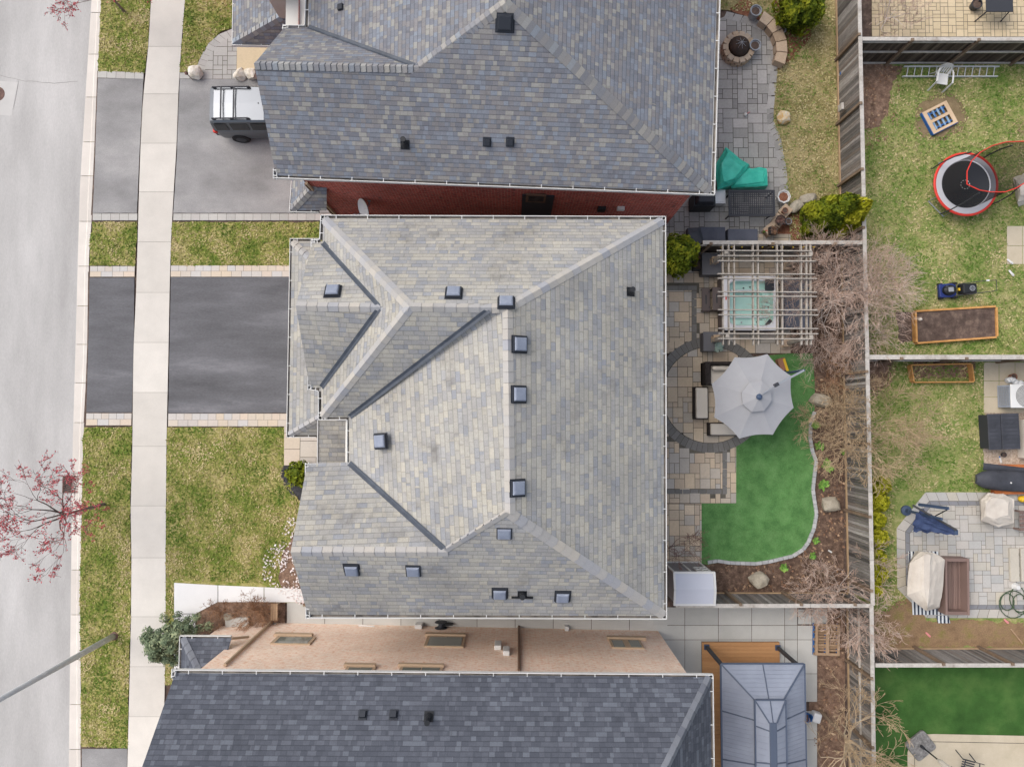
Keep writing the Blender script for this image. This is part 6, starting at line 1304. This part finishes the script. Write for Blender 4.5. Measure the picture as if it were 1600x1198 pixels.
# blue and wood pallet
p = W(1468, 184, .12); t = thing('painted_pallet', 'low wooden pallet with blue painted gaps standing on bare dirt', 'pallet', (p.x, p.y, .008), rad(27)); m = MB(5); w, l = 1.1, .98
for i, x in enumerate((-.5, -.4, 0, .4, .5)): pass
m.box((-.47, 0, .14), (.16, l, .025)); m.box((.47, 0, .14), (.16, l, .025)); m.box((0, .44, .14), (.78, .1, .025)); m.box((0, -.44, .14), (.78, .1, .025)); m.box((0, 0, .14), (.78, .12, .025))
m.build('top_board', mat('pallet_pale', [c(206, 178, 146), c(220, 194, 164)], ns=3, fvar=.08), t); m = MB(6)
for r_ in (-1, 1):
    for i in range(8):
        if i % 2: continue
        m.box((-.34 + i * .0975, r_ * .225, .138), (.075, .3, .02))
m.build('painted_slat', M['blue_pale'], t); m = MB()
m.box((-w / 2 - .012, 0, .07), (.024, l, .14)); m.box((0, -l / 2 - .012, .07), (w, .024, .12))
for y in (-.3, 0, .3): m.box((0, y, .065), (w - .02, .045, .12))
m.build('stringer', M['blue'], t)
# trampoline with its netted enclosure
zr = .62; p = W(1509, 288, zr); t = thing('trampoline', 'round trampoline with red rim and drooping black net enclosure', 'trampoline', (p.x, p.y, 0)); r1 = 1.22
m = MB(); m.lathe([(.93, zr), (r1 - .06, zr + .02), (r1 - .02, zr)], (0, 0, 0), 48, cap=False); m.build('safety_pad', M['pad_grey'], t)
m = MB(); m.tube([(r1 * math.cos(a), r1 * math.sin(a), zr) for a in [2 * math.pi * k / 48 for k in range(48)]], .05, 6, closed=True); m.build('rim', M['red'], t)
m = MB(); m.lathe([(.94, zr - .02), (0, zr - .035)], (0, 0, 0), 48, cap=False); mt_ = m.build('jumping_mat', M['mat_black'], t); m = MB(); m.box((0, 0, 0), (.01, .01, .01)) if False else None
m = MB()
for k in range(10): a0, a1 = 2 * math.pi * k / 10, 2 * math.pi * (k + .55) / 10; m.face([(r_ * math.cos(a), r_ * math.sin(a), zr - .028) for r_, a in ((.16, a0), (.19, a0), (.19, a1), (.16, a1))])
m.build('mat_mark', M['white'], mt_)
for k in range(3):
    a = 2 * math.pi * k / 3 + .55 + math.pi / 3 * 1.2; pa, pb = V((1.15 * math.cos(a - .35), 1.15 * math.sin(a - .35), 0)), V((1.15 * math.cos(a + .35), 1.15 * math.sin(a + .35), 0)); m = MB()
    q0, q1 = V((pa.x, pa.y, zr)), V((pb.x, pb.y, zr)); m.tube([q0, V((pa.x * 1.08, pa.y * 1.08, .05)), V((pb.x * 1.08, pb.y * 1.08, .05)), q1], .025, 6); m.build('leg', M['steel'], t)
zt = 2.35; rt_ = 1.06; RP_ = [W(x, y, zt) - V((p.x, p.y, 0)) for x, y in ((1511, 288), (1511, 268), (1518, 252), (1532, 238), (1550, 228), (1572, 222), (1598, 221), (1612, 222), (1622, 236), (1627, 256), (1624, 274), (1614, 283), (1601, 286), (1588, 294), (1571, 300), (1548, 300), (1530, 297))]
ring_ = []
for a, b in zip(RP_, RP_[1:] + RP_[:1]): ring_ += [lerp(a, b, k / 4) for k in range(4)]
def ringpt(an):
    return min(ring_, key=lambda q: abs((math.atan2(q.y, q.x) - an + math.pi) % (2 * math.pi) - math.pi))
m = MB(); m.tube(ring_, .02, 5, closed=True); m.build('enclosure_ring', M['red'], t)
m = MB(); g = []
for i in range(5):
    f = i / 4; r_ = lerp(.96, rt_, f) - .12 * math.sin(math.pi * f); g.append([lerp(V((.96 * math.cos(2 * math.pi * k / 40), .96 * math.sin(2 * math.pi * k / 40), zr + .03)), ringpt((2 * math.pi * k / 40 + math.pi) % (2 * math.pi) - math.pi) - V((0, 0, .01)), f) * 1.0 for k in range(41)])
m.sheet(g); m.build('net', M['net'], t)
for k in range(4):
    a = 2 * math.pi * k / 4 + .95; e = V((math.cos(a), math.sin(a), 0)); m = MB(); m.tube([e * 1.3 + V((0, 0, .15)), e * 1.32 + V((0, 0, .9)), e * 1.26 + V((0, 0, 1.6)), e * 1.08 + V((0, 0, zt))], .024, 6); m.build('pole', M['charcoal'], t)
b = g2(1598, 296); tarp('crumpled white and blue cloth at the right photo edge beside the trampoline', b, [ring([(1584, 280), (1600, 270), (1618, 284), (1616, 316), (1590, 322)], b, .02), ring([(1586, 282), (1602, 275), (1614, 288), (1612, 310), (1592, 314)], b, .4), ring([(1592, 288), (1602, 284), (1608, 292), (1606, 304), (1596, 306)], b, .55)], 'cover_cream', 'covered_toy', 'cover', 46, amp=.08)
slabs(rects([1573, 1597.5, 1624], [353, 384, 413]), 'stamped_concrete', .02, 'stepping_slabs', 7)
for i, (px, py, rz, l) in enumerate(((1578, 409, -.7, 'white plastic sandal on the edge of the stepping slabs'), (1580, 427, -.9, 'white plastic sandal in the grass just below the stepping slabs'))):
    t = thing('sandal', l, 'sandal', W(px, py, .03), rz); m = MB(); m.prism([(-.14, -.035), (0, -.045), (.12, -.04), (.15, 0), (.12, .045), (0, .04), (-.14, .035), (-.165, 0)], 0, .035); m.build('sole', M['white'], t, bevel=.01); m = MB(); m.tube([(.05, -.045, .02), (.05, -.02, .06), (.05, .02, .06), (.05, .045, .02)], .014, 5); m.build('strap', M['white'], t)
for px, py, l in ((1572, 970, 'pink sandal lying by the lower edge of the light patio'), (1450, 991, 'pink sandal lying alone in the thin brown grass')):
    t = thing('sandal', l, 'sandal', W(px, py, .02), -.8); m = MB(); m.prism([(-.11, -.03), (0, -.038), (.1, -.034), (.12, 0), (.1, .038), (0, .034), (-.11, .03), (-.13, 0)], 0, .03); m.build('sole', M['pink'], t); m = MB(); m.tube([(.04, -.035, .02), (.04, 0, .06), (.04, .035, .02)], .012, 5); m.build('strap', M['pink'], t)
# lawn mower
p = W(1486, 455, 0); t = thing('lawn_mower', 'blue and black push lawn mower with its grass bag on the lawn', 'lawn mower', (p.x, p.y, .01), rad(3))
m = MB(); m.prism([(-.62, -.24), (-.55, -.27), (-.1, -.27), (.05, -.2), (.05, .2), (-.1, .27), (-.55, .27), (-.62, .24)], .1, .26); m.build('deck', M['mower_blue'], t, bevel=.03)
m = MB(); m.lathe([(.2, .26), (.19, .4), (.12, .46), (0, .47)], (-.28, 0, 0), 16, sx=1.25); m.build('engine', M['black'], t); m = MB(); m.box((-.3, 0, .48), (.2, .18, .03)); m.build('engine_cap', M['steel'], t, bevel=.01)
m = MB(); m.box((-.42, .12, .4), (.12, .1, .12)); m.build('fuel_cap', M['yellow'] if False else M['charcoal'], t, bevel=.02)
for x in (-.5, .02):
    for s in (-1, 1):
        m = MB(); r_ = .1 if x < 0 else .13; q = Matrix.Rotation(rad(90), 3, 'X'); m.lathe([(r_ * .4, -.03), (r_, -.03), (r_, .03), (r_ * .4, .03)], (0, 0, 0), 14); m.v = [q @ v_ + V((x, s * .28, r_)) for v_ in m.v]; m.build('wheel', M['tyre'], t)
m = MB(); m.box((.42, 0, .36), (.62, .44, .34), taper=.88); m.build('grass_bag', M['black'], t, bevel=.05); m = MB(); m.lathe([(.11, 0), (.11, .012), (.085, .013), (.085, 0)], (.5, 0, .53), 16); m.bar((.43, -.07, .54), (.57, .07, .54), .02, .01); m.bar((.43, .07, .54), (.57, -.07, .54), .02, .01); m.build('bag_emblem', M['steel'], t)
m = MB(); m.tube([(.0, -.22, .25), (.75, -.22, .75), (1.13, -.2, .98), (1.15, .2, .98), (.75, .22, .75), (.0, .22, .25)], .016, 6); m.build('handle', M['charcoal'], t); m = MB(); m.box((.9, .22, .86), (.1, .06, .05)); m.build('lever_box', M['alu'], t)
m = MB(); m.box((.06, 0, .4), (.06, .1, .06)); m.build('discharge_flap', M['yellow'], t)
# raised beds
def bed_frame(label, cs, z, soilz, wd=.045):
    cs_ = [W(x, y, z) for x, y in cs]; o0 = V((sum(p.x for p in cs_) / 4, sum(p.y for p in cs_) / 4, 0)); t = thing('raised_bed', label, 'garden bed', o0); P_ = [p - o0 for p in cs_]
    for a, b in zip(P_, P_[1:] + P_[:1]):
        d = (b - a).normalized(); m = MB(); m.bar(V((a.x, a.y, z / 2)) + d * wd * .5, V((b.x, b.y, z / 2)) - d * wd * .5, wd, z); m.build('board', M['wood_orange'], t)
    if soilz:
        m = MB(); n = 22; g = []
        for i in range(n + 1):
            u = i / n; row_ = []
            for j in range(13): v_ = j / 12; p = lerp(lerp(P_[0], P_[1], u), lerp(P_[3], P_[2], u), v_); row_.append(V((p.x, p.y, soilz + .05 * mn.noise(p * 2.5))))
            g.append(row_)
        m.sheet(g); m.build('soil', M['soil'], t)
    return t
bed_frame('orange wooden raised bed filled with dark soil below the lawn mower', [(1433, 536), (1559, 526.5), (1557.5, 478.5), (1431, 486)], .26, .19, .07)
t = thing('garden_gnome_stone', 'small white stone lying inside the left end of the raised soil bed', 'stone', W(1437, 499, .2)); m = MB(); m.blob((0, 0, .05), (.07, .06, .06), 2, .15); m.build('stone', M['rock_white'], t)
bed_frame('empty orange wooden bed frame on grass against the pale capped fence', [(1429, 597), (1523, 596.5), (1519, 568), (1424, 570)], .3, 0)
# ================================================================ the light patio yard
slabs(rects([1537, 1561, 1586, 1612], [566, 595, 620, 645]), 'stamped_concrete', .02, 'stepping_slabs', 9)
patch('gravel_strip', [(1538, 640), (1640, 640), (1640, 740), (1536, 728)], 'gravel', z=.008, amp=.06)
t = thing('air_conditioner', 'white air conditioner box with round fan grille at the right photo edge', 'air conditioner', W(1590, 619, .02)); m = MB(); a, b = W(1578, 600, .8) - W(1590, 619, .02), W(1650, 637, .8) - W(1590, 619, .02); hx, hy = (b.x - a.x), (a.y - b.y); cx_, cy_ = (a.x + b.x) / 2, (a.y + b.y) / 2
m.box((cx_, cy_, .39), (hx - .06, hy - .06, .74)); m.build('cabinet', mat('ac_side', [c(176, 186, 204)], var=.05), t); m = MB(); m.box((cx_, cy_, .78), (hx, hy, .05)); m.build('lid', M['white'], t, bevel=.02)
m = MB()
for k in range(9): m.tube([(a.x + .62 + (.06 + .045 * k) * math.cos(q), cy_ + (.06 + .045 * k) * math.sin(q), .82) for q in [2 * math.pi * i / 28 for i in range(28)]], .009, 4, closed=True)
m.build('fan_grille', M['charcoal'], t); m = MB()
for k in range(13): m.box((a.x + .02, cy_ - hy / 2 + .1 + (hy - .2) * k / 12, .4), (.02, .02, .6))
for k in range(6): m.box((a.x + .015, cy_, .14 + k * .1), (.02, hy - .2, .015))
m.build('side_grille', M['steel'], t)
t = thing('flexible_duct', 'crumpled silver foil duct lying above the air conditioner', 'duct', W(1582, 596, .05)); m = MB(); pts = [V((-.3 + .05 * i, .08 * math.sin(i * .5), .1)) for i in range(13)]; m.tube(pts, [.1 + .02 * (i % 2) for i in range(13)], 12); m.build('foil', M['alu'], t)
pot_at('brown clay pot beside the silver foil duct', 1579, 589, .02, .14, .2, 'terracotta', plants=None)
a, b = W(1543, 646, .62), W(1594, 702, .62); o0 = V(((a.x + b.x) / 2, (a.y + b.y) / 2, .02)); t = thing('deck_box', 'black ribbed two lid storage box beside the gravel strip', 'storage box', o0, rad(1.5)); sx, sy = b.x - a.x, a.y - b.y; m = MB(); m.box((0, 0, .27), (sx - .08, sy - .08, .54)); m.build('box', M['charcoal'], t, bevel=.02)
for x0, x1 in ((-sx / 2, -.11), (-.09, sx / 2)):
    m = MB(); m.box(((x0 + x1) / 2, 0, .58), (x1 - x0, sy, .07)); ld = m.build('lid', M['cover_black'], t, bevel=.02); m = MB()
    for i in range(9): m.box(((x0 + x1) / 2, -sy / 2 + .1 + (sy - .2) * i / 8, .618), ((x1 - x0) * .86, .03, .012))
    m.build('lid_rib', M['charcoal'], ld)
t = thing('planter_trough', 'cream storage chest at the right photo edge below the black box', 'chest', W(1600, 690, .02)); m = MB(); m.box((.12, .12, .25), (.8, 1.5, .5)); m.build('chest', M['cream'], t, bevel=.02); m = MB(); m.box((.12, .12, .53), (.84, 1.54, .06)); m.build('lid', M['cover_cream'], t, bevel=.02)
pot_at('small dark pot standing on the gravel strip', 1566, 710, .01, .1, .12, 'charcoal', plants=None)
t = thing('water_bottle', 'white and blue bottle lying on the gravel strip', 'bottle', W(1563, 718, .04), 1.8); m = MB(); m.tube([(-.12, 0, 0), (.08, 0, 0)], .04, 8); m.build('bottle_body', M['plastic_white'], t); m = MB(); m.tube([(.08, 0, 0), (.14, 0, 0)], .025, 8); m.build('cap', M['blue'], t)
t = thing('timber_frame', 'rusty orange timber sandbox frame under the black kayak cover', 'sandbox', W(1585, 748, .0)); m = MB()
for y in (.5, -.5): m.box((.3, y, .12), (2.5, .14, .24))
m.box((-.9, 0, .12), (.14, .86, .24)); m.build('timber', mat('timber_rust', [c(176, 100, 60), c(200, 124, 76)], ns=3, fvar=.1), t)
t = thing('covered_kayak', 'long black covered kayak shape lying across the orange timber', 'kayak', W(1575, 751, .26), -.06); m = MB(); g = []
for i in range(13):
    x = -1.3 + 3.1 * i / 12; q = min(1, (1 - ((x - .25) / 1.62) ** 4)) ** .5 if abs(x - .25) < 1.6 else .2; g.append([V((x, .4 * q * math.cos(a), .04 + .34 * q * math.sin(a) ** .8)) for a in [math.pi * k / 10 for k in range(11)]])
m.sheet(g); m.face(g[0][::-1]); m.face(g[-1]); m.build('cover', M['cover_black'], t, smooth=True); m = MB(); m.lathe([(.03, .36), (.03, .4), (0, .41)], (-.15, -.05, 0), 8); m.build('buckle', M['white'], t)
t = thing('black_tarp_strip', 'folded black strip of tarp on the orange timber above the kayak', 'tarp', W(1575, 732, .3), -.09); m = MB(); g = [[V((-1.0 + .25 * i, .14 * s * (1 - .05 * i), .02 + .05 * math.cos(s * 1.5))) for s in (-1, -.5, 0, .5, 1)] for i in range(11)]; m.sheet(g); m.build('strip', M['cover_black'], t)
# octagon patio
OUT = [(1446, 769), (1700, 769), (1700, 965), (1448, 965), (1402, 919), (1401, 825)]
def inset(pts, k):
    c0 = V((1545, 868)); return [(p[0] + (k if p[0] < 1430 else (k * .45 if p[0] < 1460 else 0)), p[1] + (k if p[1] < 800 else (-k if p[1] > 940 else (k * .4 if p[1] < 860 else -k * .4)))) for p in pts]
I1, I2 = inset(OUT, 13.5), inset(OUT, 20.5)
def courseband(A, B, n_px):
    def fill(m, z):
        for (a0, a1, b0, b1) in ((0, 1, 0, 1), (2, 3, 2, 3), (3, 4, 3, 4), (4, 5, 4, 5), (5, 0, 5, 0)):
            p0, p1, q0, q1 = A[a0], A[a1], B[b0], B[b1]; n = max(1, int(math.dist(p0, p1) / n_px))
            for i in range(n):
                m.tone = m.r.random(); t0, t1 = (i + .02) / n, (i + .98) / n; L = lambda u, v_, t_: (lerp(u[0], v_[0], t_), lerp(u[1], v_[1], t_)); f = pxs([L(p0, p1, t0), L(p0, p1, t1), L(q0, q1, t1), L(q0, q1, t0)], z); m.face(f if nz(f) > 0 else f[::-1])
    return fill
pave('patio', 'paver_light', lambda m, z: ashlar(m, P2(I2), .165, z, gap=.014), P2(OUT), 'joint', z=.018)
pave('patio_border', 'paver_light', courseband(OUT, inset(OUT, 13.2), 15), z=.019); pave('patio_band', 'paver_slate', courseband(inset(OUT, 13.8), inset(OUT, 20.2), 14), z=.019)
# folded navy cantilever umbrella
b = g2(1415, 797); t = thing('cantilever_umbrella', 'folded navy cantilever umbrella hanging from its bent mast on the light patio', 'umbrella', b); up = lambda px, py, z: W(px, py, z) - b
m = MB(); m.tube([(0, 0, 0), up(1436, 790, 1.1), ], .05, 8) if False else m.tube([(0, 0, 0), (0, 0, 2.35)], .05, 8); m.build('mast', M['navy_metal'], t)
m = MB(); m.bar(up(1436, 788, .95), up(1482, 794, 2.3), .1, .08); m.build('crank_arm', M['navy_metal'], t); m = MB(); m.bar(up(1426, 789, 1.3), up(1495, 828, 2.2), .07, .06); m.build('boom', M['black'], t); m = MB(); m.bar(up(1480, 796, 2.25), up(1461, 806, 1.8), .03, .03); m.build('brace', M['black'], t)
m = MB(7); a, e = up(1433, 812, 1.0), up(1493, 831, 2.05); d = (e - a); g = []; x_ = d.cross(V((0, 0, 1))).normalized(); y_ = x_.cross(d).normalized()
for i in range(13):
    f = i / 12; r_ = lerp(.36, .1, f) * (1 + .12 * math.sin(i * 2.1)); row_ = []
    for k in range(25): an = 2 * math.pi * k / 24; q = r_ * (1 + .28 * math.cos(an * 6 + i * .5)); row_.append(a + d * f + x_ * q * math.cos(an) + y_ * q * .7 * math.sin(an) + V((0, 0, .0)))
    g.append(row_)
m.sheet(g); m.face(g[0][:-1][::-1]); m.face(g[-1][:-1]); m.build('folded_canopy', M['navy'], t); m = MB(); m.box(e, (.14, .2, .14)); m.build('hub', M['navy_metal'], t, bevel=.03)
m = MB(); m.lathe([(.2, 0), (.2, .08), (.08, .12), (.08, .3)], (0, 0, 0), 14); m.build('base', M['navy_metal'], t)
# covered furniture
b = g2(1553, 796); tarp('cream covered round chair set by the upper edge of the light patio', b, [ring([(1530, 782), (1540, 772), (1565, 771), (1581, 782), (1582, 815), (1560, 821), (1535, 815)], b, .02), ring([(1532, 781), (1545, 771), (1568, 771), (1585, 780), (1584, 816), (1560, 822), (1533, 814)], b, .6), ring([(1540, 785), (1550, 778), (1566, 778), (1577, 785), (1576, 805), (1560, 810), (1542, 806)], b, .85)], 'cover_cream', 'furniture_cover', 'cover', 47, amp=.06)
t = thing('wooden_lounger', 'brown wooden lounge chair partly cut by the right photo edge', 'chair', W(1600, 812, .02)); m = MB(4)
for i in range(5): m.tone = m.r.random(); m.box((.2, -.3 + i * .16, .4), (1.3, .12, .03))
m.build('seat', M['brown_board'], t)
for x in (-.4, .8):
    for y in (-.32, .38): m = MB(); m.box((x, y, .19), (.08, .06, .38)); m.build('leg', M['brown_board'], t)
m = MB(); m.box((.1, .1, .44), (.5, .4, .05)); m.build('cushion', M['paver_cream'], t, bevel=.02)
t = thing('yellow_ball', 'yellow ball at the right photo edge above the covered chair', 'ball', W(1596, 779, .1)); m = MB(); m.blob((0, 0, .05), (.16, .13, .15), 1, .03); m.build('ball', M['yellow'], t, smooth=True)
b = g2(1445, 905); tarp('tall cream covered furniture on the striped mat beside the brown planter', b, [ring([(1418, 884), (1430, 862), (1456, 862), (1474, 875), (1472, 915), (1468, 950), (1448, 953), (1424, 935)], b, .04), ring([(1420, 880), (1438, 861), (1458, 862), (1477, 874), (1474, 915), (1468, 948), (1448, 955), (1418, 930)], b, .8), ring([(1444, 866), (1450, 864), (1454, 868), (1453, 885), (1452, 912), (1451, 940), (1449, 948), (1444, 920)], b, 1.1)], 'cover_cream', 'furniture_cover', 'cover', 48, sub=2, amp=.04)
st = NT('striped_cloth'); sp_ = st.n('ShaderNodeSeparateXYZ'); st.put(sp_.inputs[0], st.coord('Object', (1, 1, 1))); f_ = st.math('LESS_THAN', st.math('FRACT', st.math('MULTIPLY', sp_.outputs[0], 7.0)), .45); st.put(st.b.inputs['Base Color'], st.mix(f_, c(222, 228, 232), c(48, 56, 76))); M['striped'] = st.m
m = MB(5); o0 = W(1450, 915, .03); g = []
P_ = [W(*q) - o0 for q in ((1419, 861, .03), (1465, 859, .03), (1472, 930, .03), (1478, 972, .03), (1470, 973, .03), (1466, 958, .03), (1426, 959, .03))]
for i in range(19):
    u = i / 18; y = lerp(861, 960 + (0 if u < 2 else 0), u); g.append([W(lerp(1419 + 7 * u, 1466 + 8 * u, j / 12), y, .03) - o0 + V((0, 0, .02 * abs(mn.noise(V((i * .4, j * .5, 1)))))) for j in range(13)])
for i in range(3): g.append([W(lerp(1464 - 0 * i, 1480 + 2 * i, j / 12) if True else 0, 961 + i * 6, .03) - o0 + V((0, 0, .03 * abs(mn.noise(V((i * .9, j * .7, 4)))))) for j in range(13)]) if False else None
m.sheet(g); m.sheet([[W(lerp(1462 + i, 1481 + 1.2 * i, j / 12), 961 + i * 4, .03) - o0 + V((0, 0, .06 * abs(mn.noise(V((i * .9, j * .7, 4)))))) for j in range(13)] for i in range(4)]); o = m.build('striped_mat', M['striped']); o.location = o0; tag(o, 'navy and white striped mat crumpled under the cream covered furniture', 'mat')
a, b = W(1475, 872, .5), W(1515, 960, .5); o0 = V(((a.x + b.x) / 2, (a.y + b.y) / 2, .02)); t = thing('planter_bench', 'brown composite open box frame beside the tall cream cover', 'box', o0, rad(-1)); sx, sy = b.x - a.x, a.y - b.y; m = MB(9)
for i in range(13): m.tone = m.r.random(); m.box((-sx / 2 + .06 + (sx - .12) * i / 12, 0, .1), ((sx - .1) / 13 - .01, sy - .1, .03))
m.build('floor_board', M['brown_board'], t)
for s in (-1, 1): m = MB(9); m.tone = m.r.random(); m.box((s * (sx / 2 - .04), 0, .27), (.08, sy, .5)); m.build('side_panel', M['brown_board'], t); m = MB(8); m.tone = m.r.random(); m.box((0, s * (sy / 2 - .06), .26), (sx - .16, .12, .48)); m.build('end_panel', M['brown_board'], t)
m = MB(2)
for i, x in enumerate((1576, 1593, 1610)): 
    if i < 2: p0, p1 = W(x + .6, 856, .06), W(x + 16, 908, .06); m.tone = m.r.random(); m.box((p0 + p1) / 2 - W(1584, 882, 0), (p1.x - p0.x, p0.y - p1.y, .1))
t = thing('stone_bench', 'pair of long pale stone planks lying on the light patio', 'bench', W(1584, 882, .02)); m.build('plank', M['paver_light'], t, bevel=.01); m = MB()
for y in (-.4, .4): m.box((.2, y, .0), (.6, .1, .03))
m.build('bearer', M['joint'], t)
t = thing('garden_hose', 'loosely coiled dark green hose on the light patio at the photo edge', 'hose', W(1588, 940, .03)); m = MB(3); pts = []
for i in range(70): a_ = i * .36; r_ = .36 + .12 * math.sin(i * .31); pts.append(V((-.1 + .28 * math.sin(i * .13) + r_ * math.cos(a_), r_ * 1.1 * math.sin(a_) + .1 * math.cos(i * .2), .02 + .0012 * i)))
m.tube(pts, .018, 5); m.build('hose_coil', M['hose'], t); m = MB(); m.tube([pts[-1], pts[-1] + V((.1, .05, .02))], .03, 6); m.build('nozzle', M['charcoal'], t)
t = thing('white_bowl', 'white upturned pot on the patio above the green hose', 'pot', W(1586, 916, .02)); m = MB(); m.lathe([(.14, 0), (.08, .2), (0, .2)], (0, 0, 0), 12); m.build('pot_shell', M['plastic_white'], t); m = MB(); m.lathe([(.15, 0), (.15, .03), (.13, .03)], (0, 0, 0), 12); m.build('pot_rim', M['plastic_white'], t)
t = thing('garden_stake', 'pale wooden stake lying in the thin grass above the turf fence', 'stake', W(1589, 994, .03), rad(-52)); m = MB(); m.box((0, 0, 0), (.75, .05, .04), taper=.9); m.build('stake', M['wood_pallet'], t, bevel=.008)
# ================================================================ dark turf yard
m = MB(); pts = [(1418, 1260), (1418, 1175), (1421, 1162), (1429, 1152), (1442, 1147), (1460, 1146), (1700, 1151), (1700, 1260)]; m.face(pxs(pts, .02)); m.f[0] = m.f[0] if nrm_raw(m.v) > 0 else m.f[0][::-1]; struct(m, 'patio', M['stamped_concrete'])
m = MB()
for q in ([(1455, 1157.5), (1455, 1158.6), (1700, 1163), (1700, 1162)], [(1428.5, 1170), (1428.5, 1260), (1429.5, 1260), (1429.5, 1170)]): m.face(pxs(q, .024))
struct(m, 'patio_groove', M['joint'])
p = W(1448, 1172, .5); t = thing('umbrella_base', 'grey stone patterned square umbrella base with a black pole', 'umbrella base', (p.x, p.y, .02), rad(38)); m = MB(); m.prism(rrect(.46, .42, .12), 0, .12); m.build('slab', M['stone_mosaic'], t, bevel=.02)
q = t.matrix_basis; dv = (W(1474, 1198, 2.2) - W(1447, 1175, .1)); m = MB(); m.tube([(0, 0, .1), (0, 0, 2.3)], .028, 8); m.build('pole', M['black'], t); m = MB(); m.lathe([(.06, .12), (.05, .3), (.03, .32)], (0, 0, 0), 12); m.build('pole_sleeve', M['charcoal'], t)
m = MB(); m.lathe([(.04, 1.2), (.09, 1.4), (.1, 2.1), (.03, 2.3)], (0, 0, 0), 12); m.build('furled_canopy', M['cream'], t)
p = g2(1500, 1188); t = thing('patio_chair', 'dark metal patio chair with a woven back beside the umbrella base', 'chair', (p.x, p.y, .02), rad(-15)); m = MB()
for i in range(6): m.bar((-.24, -.22 + .09 * i, .43), (.24, -.22 + .09 * i, .43), .045, .02)
m.build('seat', M['charcoal'], t); m = MB()
for i in range(6): m.bar((-.22 + .088 * i, .24, .45), (-.22 + .088 * i, .38, .92), .04, .015, up=(0, 1, .3))
for i in range(5): m.bar((-.25, .26 + .028 * i, .5 + .1 * i), (.25, .26 + .028 * i, .5 + .1 * i), .015, .04)
m.build('backrest', M['charcoal'], t)
for s in (-1, 1):
    m = MB(); m.tube([(s * .29, -.3, 0), (s * .29, -.26, .62), (s * .29, .1, .66), (s * .27, .3, .64)], .02, 6); m.build('armrest', M['charcoal'], t); m = MB(); m.tube([(s * .27, .36, 0), (s * .26, .25, .44)], .02, 6); m.build('leg', M['charcoal'], t)
p = W(1604, 1165, .02); t = thing('round_table', 'round table edge with a dark rim at the right photo edge above the patio chair', 'table', p); m = MB(); m.lathe([(.42, .68), (.42, .72), (0, .72)], (.3, -.1, 0), 24); m.build('table_top', M['cover_cream'], t); m = MB(); m.tube([(.3, -.1, 0), (.3, -.1, .68)], .04, 8); m.build('leg', M['charcoal'], t); m = MB(); m.lathe([(.3, 0), (.3, .03), (0, .04)], (.3, -.1, 0), 20); m.build('foot', M['charcoal'], t)
